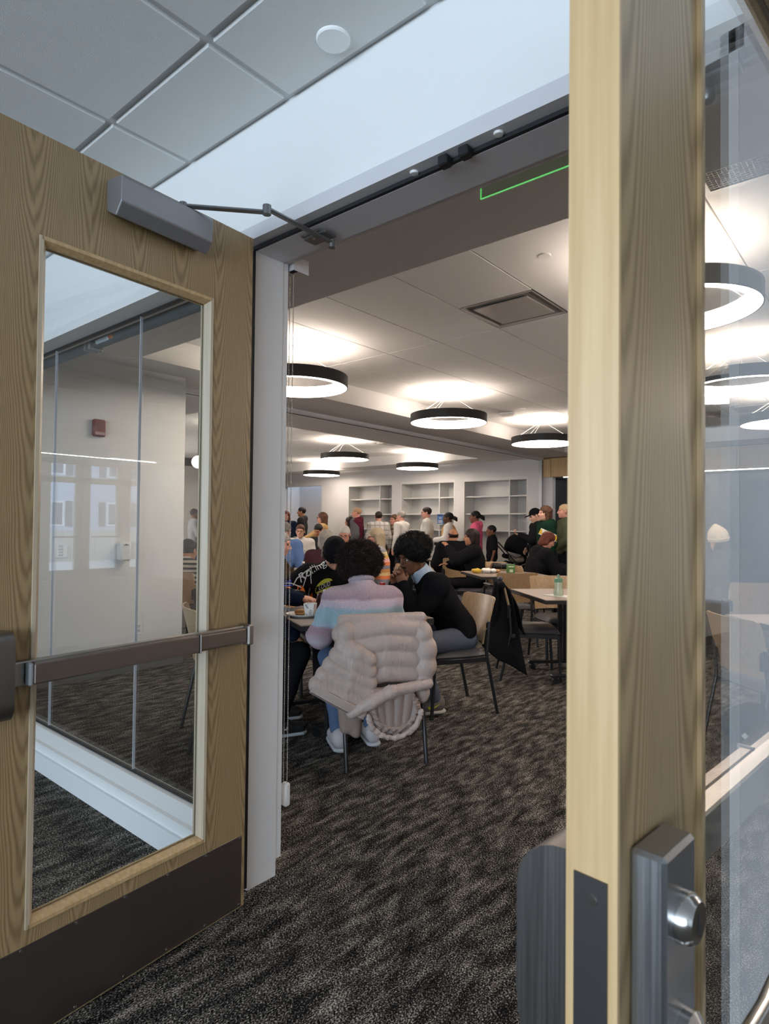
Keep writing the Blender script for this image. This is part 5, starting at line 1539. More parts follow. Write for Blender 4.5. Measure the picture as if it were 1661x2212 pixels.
# ------------------------------------------------------------------ garment materials
def banded(name, stops, zlo, zhi, knit=True, warp=0.0):
    mt, nt, b = new_mat(name)
    b.inputs['Roughness'].default_value = 0.95; b.inputs['Specular IOR Level'].default_value = 0.1
    tc = N(nt, 'ShaderNodeTexCoord'); sp_ = N(nt, 'ShaderNodeSeparateXYZ'); L(nt, tc.outputs['Object'], sp_.inputs[0])
    nz = N(nt, 'ShaderNodeTexNoise', i_Scale=9.0, i_Detail=3.0); L(nt, tc.outputs['Object'], nz.inputs['Vector'])
    fl = N(nt, 'ShaderNodeTexNoise', i_Scale=330.0, i_Detail=2.0); L(nt, tc.outputs['Object'], fl.inputs['Vector'])
    zz = N(nt, 'ShaderNodeMath', operation='MULTIPLY_ADD', i_1=0.045 + warp); L(nt, nz.outputs['Fac'], zz.inputs[0]); L(nt, sp_.outputs[2], zz.inputs[2])
    f2_ = N(nt, 'ShaderNodeMath', operation='MULTIPLY_ADD', i_1=0.035); L(nt, fl.outputs['Fac'], f2_.inputs[0]); L(nt, zz.outputs[0], f2_.inputs[2])
    mr = N(nt, 'ShaderNodeMapRange', i_1=zlo, i_2=zhi); L(nt, f2_.outputs[0], mr.inputs['Value'])
    rp = ramp(nt, stops); L(nt, mr.outputs['Result'], rp.inputs['Fac'])
    mx = N(nt, 'ShaderNodeMixRGB', blend_type='MULTIPLY', i_0=0.6)
    r2 = ramp(nt, [(0.36, (0.45, 0.45, 0.48, 1)), (0.62, (1, 1, 1, 1))]); L(nt, fl.outputs['Fac'], r2.inputs['Fac'])
    L(nt, rp.outputs['Color'], mx.inputs[1]); L(nt, r2.outputs['Color'], mx.inputs[2])
    L(nt, mx.outputs['Color'], b.inputs['Base Color'])
    if knit:
        mp = N(nt, 'ShaderNodeMapping'); mp.inputs['Scale'].default_value = (190, 190, 120); L(nt, tc.outputs['Object'], mp.inputs[0])
        wv = N(nt, 'ShaderNodeTexWave', i_Scale=0.32, i_Distortion=1.5); wv.bands_direction = 'X'; L(nt, mp.outputs[0], wv.inputs['Vector'])
        ad = N(nt, 'ShaderNodeMath', operation='ADD'); L(nt, wv.outputs['Fac'], ad.inputs[0]); L(nt, fl.outputs['Fac'], ad.inputs[1])
        bp = N(nt, 'ShaderNodeBump', i_Strength=0.55, i_Distance=0.006); L(nt, ad.outputs[0], bp.inputs['Height']); L(nt, bp.outputs['Normal'], b.inputs['Normal'])
    return mt
def stripes(name, cols, zlo, zhi):
    n = len(cols); st = [(i / n + 0.0001, c) for i, c in enumerate(cols)]
    mt, nt, b = new_mat(name)
    b.inputs['Roughness'].default_value = 0.9
    tc = N(nt, 'ShaderNodeTexCoord'); sp_ = N(nt, 'ShaderNodeSeparateXYZ'); L(nt, tc.outputs['Object'], sp_.inputs[0])
    mr = N(nt, 'ShaderNodeMapRange', i_1=zlo, i_2=zhi); L(nt, sp_.outputs[2], mr.inputs['Value'])
    rp = ramp(nt, st, 'CONSTANT'); L(nt, mr.outputs['Result'], rp.inputs['Fac']); L(nt, rp.outputs['Color'], b.inputs['Base Color'])
    return mt
def plaid(name, base, line, scale=22.0, dark=None):
    mt, nt, b = new_mat(name)
    b.inputs['Roughness'].default_value = 0.95
    tc = N(nt, 'ShaderNodeTexCoord'); sp_ = N(nt, 'ShaderNodeSeparateXYZ'); L(nt, tc.outputs['Object'], sp_.inputs[0])
    def band(o, ph, th):
        m1 = N(nt, 'ShaderNodeMath', operation='MULTIPLY', i_1=scale); L(nt, o, m1.inputs[0])
        m2 = N(nt, 'ShaderNodeMath', operation='FRACT'); L(nt, m1.outputs[0], m2.inputs[0])
        m3 = N(nt, 'ShaderNodeMath', operation='LESS_THAN', i_1=th); L(nt, m2.outputs[0], m3.inputs[0]); return m3.outputs[0]
    bx_, bz = band(sp_.outputs[0], 0, 0.22), band(sp_.outputs[2], 0, 0.22)
    by = band(sp_.outputs[1], 0, 0.22)
    a1 = N(nt, 'ShaderNodeMath', operation='MAXIMUM'); L(nt, bx_, a1.inputs[0]); L(nt, bz, a1.inputs[1])
    mx = N(nt, 'ShaderNodeMixRGB', i_1=base, i_2=line); L(nt, a1.outputs[0], mx.inputs[0]); L(nt, mx.outputs[0], b.inputs['Base Color'])
    return mt
def denim(name, c):
    return plain(name, c, 0.9, bump=0.4, bscale=330, var=0.22, spec=0.15)
K_black = cloth('cloth_black', (0.010, 0.010, 0.012, 1), 0.2)
K_coal = cloth('cloth_charcoal', (0.030, 0.030, 0.033, 1), 0.15)
K_navy = cloth('cloth_navy', (0.010, 0.016, 0.034, 1), 0.2)
K_white = cloth('cloth_white', (0.62, 0.60, 0.57, 1), 0.05)
K_cream = cloth('cloth_cream', (0.60, 0.55, 0.48, 1), 0.05)
K_maroon = cloth('cloth_maroon', (0.085, 0.014, 0.026, 1), 0.15)
K_grey = cloth('cloth_grey', (0.10, 0.098, 0.105, 1), 0.1)
K_tan = cloth('cloth_tan', srgb(186, 152, 106), 0.1)
K_pink = cloth('cloth_pink', srgb(222, 100, 134), 0.1)
K_green = cloth('cloth_green', srgb(22, 48, 34), 0.15)
K_olive = cloth('cloth_olive', srgb(82, 86, 66), 0.1)
K_blue = cloth('cloth_lightblue', srgb(112, 142, 196), 0.08)
K_brown = cloth('cloth_brown', srgb(54, 42, 32), 0.2)
K_plum = cloth('cloth_plum', srgb(74, 46, 52), 0.15)
K_bluegrey = cloth('cloth_bluegrey', srgb(70, 82, 104), 0.1)
K_jeans = denim('denim_greyblue', srgb(92, 98, 112))
K_jeansd = denim('denim_dark', srgb(34, 40, 54))
K_jeansl = denim('denim_blue', srgb(84, 102, 134))
BLK = (plain('shoe_black', (0.012, 0.012, 0.013, 1), 0.6), plain('sole_white', (0.55, 0.57, 0.60, 1), 0.6))
DRK = (plain('shoe_dark', (0.03, 0.028, 0.026, 1), 0.6), plain('sole_dark', (0.02, 0.02, 0.02, 1), 0.7))
K_sweater = banded('gradient_knit', [((z - 0.55) / 0.5, srgb(*c)) for z, c in ((0.55, (232, 214, 224)), (1.05, (226, 206, 214)), (0.64, (206, 184, 192)), (0.68, (226, 214, 226)), (0.735, (196, 164, 172)), (0.775, (190, 158, 168)), (0.79, (196, 212, 232)), (0.83, (180, 210, 220)), (0.895, (186, 210, 222)), (0.91, (222, 206, 222)), (0.95, (228, 208, 218)), (0.96, (184, 158, 172)), (0.99, (200, 176, 188)))], 0.55, 1.05)
K_stripe = stripes('striped_knit', [srgb(120, 122, 132), srgb(214, 120, 70), srgb(226, 196, 140), srgb(222, 160, 96), srgb(128, 130, 146), srgb(220, 124, 76), srgb(222, 170, 176), srgb(222, 176, 100), srgb(226, 206, 160), srgb(150, 146, 150)], 0.60, 1.05)
K_bw = stripes('black_white_stripe', [srgb(20, 20, 22), srgb(186, 182, 174)] * 9, 0.55, 1.0)

# ------------------------------------------------------------------ people at the nearest table
wA = person('person from behind with big dark curly hair in a pastel striped knit sweater', C1, f1, sit=True, k=0.905, lean=0.32, nod=0.25, px_off=-0.055, py_off=-0.04, tone='tan', top=K_sweater, puff=0.034, hem=-0.05, bottom=K_jeansl,
            arms=((-0.22, 0.36, 0.775), (0.12, 0.36, 0.775)), poles=((-0.55, -0.6, -1.0), (0.55, -0.6, -1.0)), shoes=(plain('shoe_pale', srgb(196, 188, 190), 0.7), BLK[1]), hair=('bigcurls', 'dark'), vox=0.010, fine=True, w=1.08,
            legs=[((-0.20, 0.36, 0.50), (-0.20, 0.06, 0.10)), ((0.07, 0.36, 0.50), (0.02, 0.10, 0.10))], shd=0.105)
hv_ = wA['hairgeo'][0]
obj('curls', curl_mesh(hv_, 6500, 0.015, 0.0015, 3), hairmat('dark'), wA['hair'], 'all', fix=False)
# ribbed neckband
nbp = wA['nb']; b = MB()
ringp = [(nbp[0] + 0.066 * math.cos(a), nbp[1] + 0.004 + 0.068 * math.sin(a), nbp[2] + 0.036 - 0.018 * math.sin(a)) for a in np.linspace(0, 2 * pi, 41)[:-1]]
b.tube(ringp, 0.017, 8, closed=True)
obj('neckband', b, banded('neckband_knit', [(0.0, srgb(196, 178, 190)), (1.0, srgb(204, 190, 200))], 0.9, 1.2), wA['top'], 'all')

mB = person('person with an afro in a black sweater and white collar eating with both hands', C2, f2, sit=True, k=1.03, lean=0.60, nod=-0.05, turn=0.28, px_off=0.0, py_off=-0.07, tone='brown', top=K_black, puff=0.026, hem=-0.10, bottom=K_jeans,
            arms=((-0.075, 0.405, 0.930), (0.02, 0.43, 0.925)), poles=((-0.45, -0.5, -1.0), (0.5, -0.3, -1.0)), hn=((-0.9, 0.2, 0.35), (0.9, 0.2, 0.35)), curls=(0.55, 0.6), shoes=(plain('sneaker_taupe', srgb(110, 100, 96), 0.6), plain('sole_cream', srgb(186, 176, 168), 0.6)),
            hair=('afro', 'black'), vox=0.010, fine=True, legs=[((-0.22, 0.36, 0.525), (-0.16, 0.19, 0.11)), ((0.20, 0.40, 0.525), (0.14, 0.36, 0.085))], collar=True, w=1.12)
obj('curls', curl_mesh(mB['hairgeo'][0], 5000, 0.012, 0.0014, 5), hairmat('black'), mB['hair'], 'all', fix=False)
Hm = hmat(mB)
for s in (-1, 1):
    b = MB().tube([tuple(Hm @ Vector((s * 0.016, 0.094, 0.024))), tuple(Hm @ Vector((s * 0.034, 0.0915, 0.031))), tuple(Hm @ Vector((s * 0.053, 0.076, 0.026)))], [0.0035, 0.0045, 0.003], 6)
    obj('eyebrow', b, hairmat('black'), mB['t'], True)
obj('moustache', MB().tube([tuple(Hm @ Vector((-0.026, 0.088, -0.054))), tuple(Hm @ Vector((-0.010, 0.099, -0.047))), tuple(Hm @ Vector((0.010, 0.099, -0.047))), tuple(Hm @ Vector((0.026, 0.088, -0.054)))], [0.002, 0.0045, 0.0045, 0.002], 6), hairmat('black'), mB['t'], True)
# shirt collar: two folded wings around the neck
nbp, spv = Vector(mB['nb']), Vector(mB['sp'])
fwd = Vector((0, spv.z, -spv.y)); sid = Vector((1, 0, 0))
cb_ = MB()
for (a0, a1) in ((-0.45 * pi, 1.45 * pi),):
    def colf(u, v):
        a = a0 + (a1 - a0) * u
        r = 0.082 - 0.020 * v + 0.006; h_ = -0.020 + 0.085 * v - 0.035 * max(0, -math.sin(a)) * 0
        tip = max(0.0, -math.sin(a) if False else math.cos(a - (-0.5 * pi)))
        return nbp + spv * (h_ + 0.012 - 0.030 * tip * (1 - v)) + sid * (r * 0.98 * math.cos(a)) - fwd * (r * math.sin(a)) * 0.98 - fwd * 0.004
    cb_.grid(colf, 36, 5)
obj('shirt_collar', cb_, plain('collar_paleblue', srgb(176, 192, 210), 0.8), mB['t'], True, solid=0.006)
# grey argyle yoke panel on the chest
vs_, fs_ = rect_grid(0.15, 0.20, 10, 12)
vs_ = [(x * (0.4 + 0.6 * (y + 0.10) / 0.20), y) for x, y in vs_]
chl = Vector(mB['pel']) + spv * 0.40
decal('vest_panel', vs_, fs_, chl + fwd * 0.05, (-0.94, -0.34 * 1.0 * fwd.y, 0), spv, mB['topgeo'], plaid('argyle_grey', srgb(74, 76, 82), srgb(150, 152, 156), 26.0), mB['t'], 0.004)
# trousers stitching line and shoe mark
def swoosh():
    pts = [(-0.055, 0.004), (-0.040, -0.020), (-0.022, -0.027), (0.0, -0.020), (0.035, 0.000), (0.075, 0.026), (0.030, 0.008), (-0.005, -0.006), (-0.022, -0.008), (-0.034, -0.004), (-0.040, 0.006)]
    return pts
for sh_ in [o for o in mB['t'].children if o.name.startswith('shoe')]:
    an = np.array([-0.16, 0.19, 0.11]) if sh_.name == sorted(o.name for o in mB['t'].children if o.name.startswith('shoe'))[0] else np.array([0.14, 0.36, 0.085])
    sg = swoosh(); me = sh_.data
    v = np.array([tuple(q_.co) for q_ in me.vertices]); qd = [tuple(p.vertices) for p in me.polygons]
    vs_ = [(p[0] * 0.8, p[1] * 0.8) for p in sg]; cxy = (0, -0.008)
    s_ = -1 if an[0] < 0 else 1
    decal('side_mark', [cxy] + vs_, [(0, i + 1, (i + 1) % len(vs_) + 1) for i in range(len(vs_))], (an[0] + s_ * 0.02, an[1] + 0.03, an[2] - 0.030), (0, s_ * 1.0 * -1 * -1 if s_ > 0 else -1.0, 0), (0, 0, 1), (v, qd), plain('mark_yellow', srgb(206, 204, 40), 0.5), sh_, 0.002, 0.2)
# bite of bread held at the mouth
mo = Hm @ Vector((0.0, 0.118, -0.075))
bw = Matrix.LocRotScale(Vector((C2.x, C2.y, 0)), Matrix.Rotation(face_rz(f2), 3, 'Z'), None) @ mo
bb = MB(); bb.sph((0, 0, 0), (0.022, 0.016, 0.014), 14, 10)
bb.v = [tuple(Vector(v) * (1 + 0.12 * math.sin(120 * v[0]) * math.cos(110 * v[2]))) for v in bb.v]
o = tag(obj('sandwich', bb, plain('bread', srgb(206, 170, 120), 0.8, bump=0.4, bscale=120), None, 'all'), 'small piece of sandwich held at the mouth of the man in black', 'sandwich'); o.location = bw; o.rotation_euler = (0, 0, face_rz(f2))

K_race = cloth('racing_black', (0.009, 0.009, 0.010, 1), 0.2)
C3p = C3 + (-v1) * 0.0
rC = person('person in a black beanie and black racing jacket with bright patches, head bowed', C3p, -v1, sit=True, k=1.02, lean=0.52, nod=0.75, turn=-0.25, py_off=-0.05, tone='light', top=K_race, puff=0.034, hem=-0.10, bottom=K_coal, shoes=DRK,
            arms=((-0.14, 0.44, 0.80), (0.30, 0.42, 0.80)), poles=((-0.9, -0.1, -0.5), (0.9, -0.1, -0.5)), hair=('bob', 'brown'), hat=(K_black, 'beanie'), vox=0.012, w=1.0, hood=False)
# artwork on the jacket (local +x is the wearer's right = viewer's left)
tg = rC['topgeo']; T_ = rC['t']
nb3 = Vector(rC['nb']); sp3 = Vector(rC['sp']); fw3 = Vector((0, sp3.z, -sp3.y))
shR = Vector(rC['sh'][1]); elR = Vector(rC['el'][1]); wrR = Vector(rC['wr'][1])
M_pw = plain('patch_white', (0.66, 0.66, 0.64, 1), 0.7); M_py = plain('patch_yellow', srgb(196, 196, 60), 0.7); M_pb = plain('patch_blue', srgb(40, 62, 190), 0.7); M_po = plain('patch_orange', srgb(222, 110, 24), 0.7); M_pr = plain('patch_red', srgb(170, 40, 20), 0.7)
ux = Vector((-1, 0, 0)); nrm = (fw3 * 0.62 + Vector((0, 0, 0.78))).normalized(); uy = nrm.cross(ux).normalized()
def art(nm, g, c, mat, ang=0.0, ux_=ux, nrm_=nrm, lift=0.004):
    u = Vector(ux_).normalized(); y_ = Vector(nrm_).cross(u).normalized()
    u2 = u * math.cos(ang) + y_ * math.sin(ang); y2 = -u * math.sin(ang) + y_ * math.cos(ang)
    return decal(nm, g[0], g[1], c, u2, y2, tg, mat, rC['top'], lift)
chR = nb3 - sp3 * 0.115 + fw3 * 0.11 + Vector((0.12, 0, 0))
art('shoulder_lettering', text_mesh('Rolling', 0.092, 0.25), nb3 - sp3 * 0.025 + Vector((0.165, 0, 0)) + fw3 * 0.03, M_pw, 0.50)
art('shoulder_piping', strip([(-0.155, -0.07), (-0.12, -0.02), (0.0, 0.045), (0.13, 0.10)], 0.008), nb3 - sp3 * 0.05 + Vector((0.165, 0, 0)) + fw3 * 0.05, M_pw, 0.0)
art('yoke_piping', strip([(-0.20, 0.02), (-0.06, -0.02), (-0.02, 0.08), (0.0, 0.10)], 0.007), chR + Vector((0.06, 0, 0.02)), M_pw)
art('yoke_piping', strip([(-0.02, 0.10), (-0.03, 0.03), (0.02, -0.10)], 0.007), chR + Vector((0.03, 0, 0.02)), M_pw)
art('chest_patch', disc_grid(0.068, 0.034, 28, 3), chR + Vector((-0.06, 0, 0.005)), M_py, 0.12)
art('chest_patch_bar', rect_grid(0.145, 0.026, 10, 2), chR + Vector((-0.06, 0, 0.005)), K_race, 0.12, lift=0.0055)
art('chest_patch_lettering', text_mesh('LOUD', 0.032), chR + Vector((-0.06, 0, 0.005)), M_pw, 0.12, lift=0.007)
c2_ = chR + Vector((-0.055, 0, 0)) - sp3 * 0.105 + fw3 * 0.02
art('round_badge', disc_grid(0.046, 0.052, 28, 2, 0.62), c2_, M_py, 0.0)
art('round_badge_bars', strip([(-0.025, 0.0), (0.025, 0.0)], 0.012), c2_, M_py); art('round_badge_bars', strip([(0.0, -0.03), (0.0, 0.0)], 0.012), c2_, M_py)
am = elR.lerp(shR, 0.30)
nA = Vector((0.55, 0.45, 0.55)).normalized()
def arm_art(nm, g, c, mat, ang, lift=0.004): return art(nm, g, c, mat, ang, Vector((-0.8, 0.35, 0.1)), Vector((0.30, 0.62, 0.70)), lift)
arm_art('sleeve_lettering', text_mesh('Sha', 0.060, 0.3), am + Vector((0.0, 0.02, 0.02)), M_pb, 0.25); arm_art('sleeve_bar', rect_grid(0.085, 0.014, 8, 2), am + Vector((0.0, 0.04, -0.015)), M_pb, 0.25)
fa_ = elR.lerp(wrR, 0.45)
arm_art('flame_patch', strip([(-0.06, -0.02), (0.0, 0.025), (0.055, 0.02), (0.02, -0.02), (-0.03, -0.012)], 0.020), fa_ + Vector((0.02, 0, 0.03)), M_po, 0.15)
arm_art('flame_patch', strip([(-0.05, -0.02), (-0.03, 0.03), (0.06, 0.04), (0.035, -0.015), (-0.05, -0.02)], 0.016), fa_ + Vector((-0.12, 0, 0.05)), M_po, 0.2)
arm_art('cuff_lettering', text_mesh('CALIFORNIA', 0.034), fa_ + Vector((-0.09, 0.05, -0.01)), M_pw, 0.15)
arm_art('cuff_bar', rect_grid(0.09, 0.014, 8, 2), fa_ + Vector((0.02, 0.05, -0.01)), M_pw, 0.12)
cf = nb3 - sp3 * 0.20 + fw3 * 0.12 + Vector((-0.10, 0, 0))
for k in range(4): art('flame_patch', strip([(-0.05 + 0.03 * k, -0.04), (-0.035 + 0.03 * k, 0.03 + 0.01 * (k % 2))], 0.016), cf, M_pr if k % 2 else M_po, -0.1)
art('chest_mark', disc_grid(0.030, 0.026, 20, 2), cf + Vector((-0.10, 0, 0.015)), plain('patch_grey', srgb(150, 150, 144), 0.7))

nD = person('person in a navy top and black trousers at the left end of the nearest table', C4, u1, sit=True, k=1.0, lean=0.10, py_off=-0.05, tone='tan', top=K_navy, puff=0.026, bottom=K_black, shoes=BLK, hair=('short', 'dark'), vox=0.012,
            arms=((-0.14, 0.55, 0.815), (0.14, 0.40, 0.615)), poles=((-0.8, -0.4, -0.4), (0.7, -0.5, -0.3)), hn=((-0.2, 0, 1), (0.2, 0.1, 1)), curls=(0.7, 0.45),
            legs=[((-0.14, 0.36, 0.515), (-0.16, 0.34, 0.085)), ((0.17, 0.41, 0.52), (0.17, 0.27, 0.085))])
sho = sorted([o for o in nD['t'].children if o.name.startswith('shoe')], key=lambda o: o.name)[-1]
me = sho.data; v = np.array([tuple(q_.co) for q_ in me.vertices]); qd = [tuple(p.vertices) for p in me.polygons]
for g in (strip([(-0.010, 0.012), (-0.010, 0.0), (0.010, 0.0), (0.010, 0.012)], 0.004), strip([(-0.010, -0.012), (-0.004, -0.003), (0.004, -0.003), (0.010, -0.012)], 0.004)):
    decal('side_mark', g[0], g[1], (0.19, 0.31, 0.055), (0, 1, 0), (0, 0, 1), (v, qd), M_pw, sho, 0.002, 0.2)

# ------------------------------------------------------------------ seated people further back
def seated(px, ytop, d, ph, label, lean=0.12, chairlab=None, cz=True, off=0.0, **kw):
    hd = at(px, ytop, d)
    hs = kw.get('hs', 1.0)
    nod_ = kw.get('nod', 0.0)
    kk = (hd.z - 0.555 - 0.118 * hs) / (0.5 * math.cos(lean) + 0.155 * math.cos(lean * 0.75 + nod_ * 0.35))
    kk = max(0.72, min(1.12, kk))
    f_ = phi(ph); fwd_ = 0.5 * math.sin(lean) * kk + 0.155 * kk * math.sin(lean * 0.75 + nod_ * 0.35) + 0.02 - 0.05
    pos = V2(hd) - f_ * fwd_
    r = person(label, pos, f_, sit=True, k=kk, lean=lean, py_off=-0.05, **kw)
    if chairlab: chair(pos, f_, chairlab)
    return r, pos, f_
seated(745, 1137, 9.2, 192, 'grey haired man with glasses and a dark vest over blue, facing the doorway', 0.15, 'chair under the grey haired man with glasses', nod=0.25, tone='pink', top=cloth('vest_slate', srgb(44, 52, 58), 0.2), hair=('crop', 'white'), glasses=True, bottom=K_jeansd, shoes=DRK, w=1.1, collar=True)
seated(705, 1146, 7.5, 8, 'grey bobbed hair person from behind in a plum jacket', 0.2, 'chair under the person in the plum jacket', tone='pink', top=K_plum, puff=0.03, hair=('bob', 'grey'), bottom=K_jeansd, shoes=DRK)
seated(812, 1141, 8.3, 268, 'woman with glasses and long grey blond hair in an orange striped sweater, eating', 0.12, 'chair under the woman in the orange striped sweater', tone='pink', top=K_stripe, puff=0.025, hair=('long', 'greyblond'), glasses=True, bottom=K_jeansd, shoes=DRK, arms=((-0.05, 0.26, 1.00), (0.1, 0.36, 0.80)), w=1.1)
seated(649, 1134, 11.5, 182, 'boy with glasses in a white sweatshirt facing the doorway', 0.05, 'chair under the boy in the white sweatshirt', tone='light', top=K_white, puff=0.03, hair=('short', 'brown'), glasses=True, bottom=K_jeansd, shoes=DRK)
seated(617, 1129, 9.6, 20, 'person in a light blue shirt from behind at the left jamb', 0.25, 'chair under the person in the light blue shirt', tone='pink', top=K_blue, puff=0.03, hair=('short', 'grey'), bottom=K_jeansd, shoes=DRK, w=1.2)
seated(606, 1150, 6.4, 88, 'person in a dark brown jacket at the left jamb holding a water bottle', 0.30, 'chair under the person in the brown jacket', tone='pink', top=K_brown, puff=0.035, hair=('short', 'grey'), bottom=K_coal, shoes=DRK, arms=((-0.02, 0.46, 0.82), (0.06, 0.48, 0.82)), w=1.1)
seated(979, 1143, 10.4, 352, 'balding person from behind in a black puffer coat', 0.15, 'chair under the person in the black puffer coat', tone='tan', top=K_black, puff=0.07, hair=('balding', 'dark'), hood=True, bottom=K_black, shoes=DRK, w=1.12)
seated(1018, 1143, 9.1, 278, 'dark haired woman in a black coat facing left with a raised hand', 0.10, 'chair under the dark haired woman in black', tone='tan', top=K_black, puff=0.045, hair=('bob', 'dark'), bottom=K_black, shoes=DRK, arms=((-0.05, 0.36, 1.03), (0.12, 0.36, 0.78)))
seated(1184, 1150, 8.5, 84, 'red haired woman with glasses in a black hoodie eating, beside the door edge', 0.35, 'chair under the red haired woman', nod=0.35, tone='pink', top=K_black, puff=0.04, hood=True, hair=('bob', 'auburn'), hs=0.9, glasses=True, bottom=K_black, shoes=DRK, arms=((-0.05, 0.44, 0.80), (0.12, 0.47, 0.80)), w=1.1)
seated(688, 1133, 12.5, 205, 'dark haired person half hidden behind the woman in the tan coat', 0.2, None, nod=0.3, tone='tan', top=K_coal, hair=('short', 'black'), bottom=K_black, shoes=DRK)
rH, pH, fH = seated(1553, 1146, 6.5, 350, 'person from behind in a cream beanie and dark coat seen through the right door glass', 0.20, None, nod=0.15, tilt=-0.2, tone='light', top=cloth('coat_slate', (0.035, 0.036, 0.040, 1), 0.1), puff=0.06, hem=-0.2, hair=('crop', 'dark'), hat=(cloth('knit_cream', srgb(206, 190, 166), 0.08), 'beanie'), bottom=K_coal, shoes=DRK, w=1.35, hood=True)
gobj('coat_collar', [sdf_geo([cap(rH['nb'] + np.array([0, -0.03, 0.0]), rH['nb'] + (rH['hc'] - rH['nb']) * 0.55 + np.array([0, -0.03, 0]), 0.11, 0.085)], 0.012, 0.03)], MATS['coat_slate'], rH['t'])
seated(408, 1166, 6.9, 15, 'person in a blue grey jacket over stripes seen through the sidelight', 0.15, 'chair seen through the sidelight under the striped shirt', tone='tan', top=K_bw, puff=0.02, hair=('short', 'black'), bottom=K_jeansd, shoes=DRK)

# ------------------------------------------------------------------ the standing queue
def standing(px, ytop, y, ph, label, **kw):
    g = gy(px, ytop, y)
    return person(label, (g.x, g.y, 0), phi(ph), H=g.z, **kw)
standing(619, 1105, 10.3, 190, 'woman with reddish brown hair in a dark navy cardigan by the left jamb', tone='pink', top=K_navy, puff=0.03, hem=-0.2, hair=('long', 'auburn'), bottom=K_black, shoes=DRK, arms=((-0.1, 0.25, 1.0), (0.1, 0.25, 1.0)), w=1.1)
standing(653, 1096, 10.9, 272, 'bearded man in a dark grey hoodie standing against the left wall', tone='tan', top=K_coal, puff=0.03, hood=True, hair=('short', 'black'), bottom=K_black, shoes=DRK)
rP, = [standing(698, 1108, 9.3, 272, 'woman in a tan coat with long brown hair carrying a plate', tone='pink', top=K_tan, puff=0.03, hem=-0.22, hair=('long', 'brown'), glasses=True, bottom=K_jeansd, shoes=DRK, arms=((-0.12, 0.42, 1.02), (0.14, 0.36, 1.03)), poles=((-0.3, -0.5, -1), (0.3, -0.5, -1)), curls=(0.6, 0.6), hn=((0, 0, -1), (0, 0, -1)))]
pl = Matrix.LocRotScale(rP['t'].location, rP['t'].rotation_euler.to_quaternion(), None) @ (Vector((rP['wr'][0] + rP['wr'][1])) / 2 + Vector((0, 0.12, 0.035)))
plate(pl, 0.13, 'grey plate carried by the woman in the tan coat')
rM = standing(772, 1097, 10.6, 280, 'tall man in a grey and maroon hooded sweatshirt in the queue', tone='pink', top=K_maroon, puff=0.04, hood=True, hair=('short', 'sandy'), bottom=K_jeansd, shoes=DRK, w=1.18)
sl_ = [cap(rM['sh'][i], rM['el'][i], 0.112, 0.098) for i in (0, 1)]
for i in (0, 1): gobj('grey_sleeve', [sdf_geo([cap(rM['sh'][i] + np.array([0, 0.02, 0.0]), rM['el'][i], 0.106, 0.098), cap(rM['el'][i], rM['wr'][i], 0.098, 0.07)], 0.02, 0.03)], K_grey, rM['t'])
standing(756, 1118, 11.2, 290, 'short dark haired person hidden behind the man in the maroon hood', tone='tan', top=K_coal, puff=0.02, hair=('long', 'dark'), bottom=K_black, shoes=DRK)
standing(818, 1106, 10.9, 350, 'short haired person from behind in a white plaid overshirt', tone='pink', top=plaid('plaid_white', srgb(186, 182, 176), srgb(150, 146, 142), 9.0), puff=0.03, hem=-0.2, hair=('short', 'dark'), bottom=K_black, shoes=DRK, w=1.08)
standing(853, 1113, 11.3, 235, 'woman with glasses in a brown plaid coat, half behind the man in white', tone='pink', top=plaid('plaid_brown', srgb(132, 112, 92), srgb(48, 40, 36), 8.0), puff=0.035, hem=-0.32, hair=('short', 'brown'), glasses=True, bottom=K_black, shoes=DRK)
standing(868, 1105, 10.9, 300, 'grey haired man in a white shirt in the middle of the queue', tone='pink', top=K_white, puff=0.03, hair=('crop', 'grey'), bottom=K_coal, shoes=DRK, w=1.15)
standing(923, 1096, 10.9, 277, 'bearded man in a white t-shirt standing in the queue', tone='pink', top=K_white, puff=0.03, sleeve='short', hem=-0.16, hair=('short', 'dark'), glasses=True, bottom=K_black, shoes=DRK, w=1.05)
rV = standing(970, 1108, 10.9, 282, 'woman in a tan vest with white sleeves standing in the queue', tone='dark', top=cloth('fleece_white', (0.66, 0.64, 0.60, 1), 0.05), puff=0.03, hair=('pony', 'black'), bottom=K_coal, shoes=DRK, arms=((-0.2, 0.28, 1.05), (0.2, 0.20, 1.0)))
gobj('vest', [sdf_geo([ell(rV['pel'] + np.array([0, 0, 0.08]), (0.185, 0.16, 0.20)), ell(rV['pel'] + np.array([0, 0, 0.30]), (0.195, 0.165, 0.22), k=0.06)], 0.018, 0.05, lambda P, d: np.maximum(d, -(P[:, 2] - 0.80)))], K_tan, rV['t'])
standing(1028, 1105, 10.8, 282, 'girl in a bright pink hoodie with a ponytail in the queue', tone='brown', top=K_pink, puff=0.035, hood=True, hair=('pony', 'black'), bottom=K_coal, shoes=DRK)
rK = standing(1063, 1137, 10.7, 270, 'boy in a black t-shirt at the end of the bookcases', tone='brown', top=K_black, puff=0.025, sleeve='short', hem=-0.14, hair=('crop', 'black'), bottom=K_black, shoes=DRK, hs=0.92)
rS = standing(1160, 1101, 10.3, 268, 'man in a black cap looking down at a phone', nod=0.35, tone='light', top=K_black, puff=0.035, hair=('crop', 'dark'), hat=(K_black, 'cap'), bottom=K_jeansd, shoes=DRK, arms=((-0.10, 0.34, 1.20), (0.22, 0.1, 0.95)), hn=((0, 0, -1), None), curls=(0.8, 0.4))
wp_ = Matrix.LocRotScale(rS['t'].location, rS['t'].rotation_euler.to_quaternion(), None) @ (Vector(rS['wr'][0]) + Vector((0.0, 0.09, 0.045)))
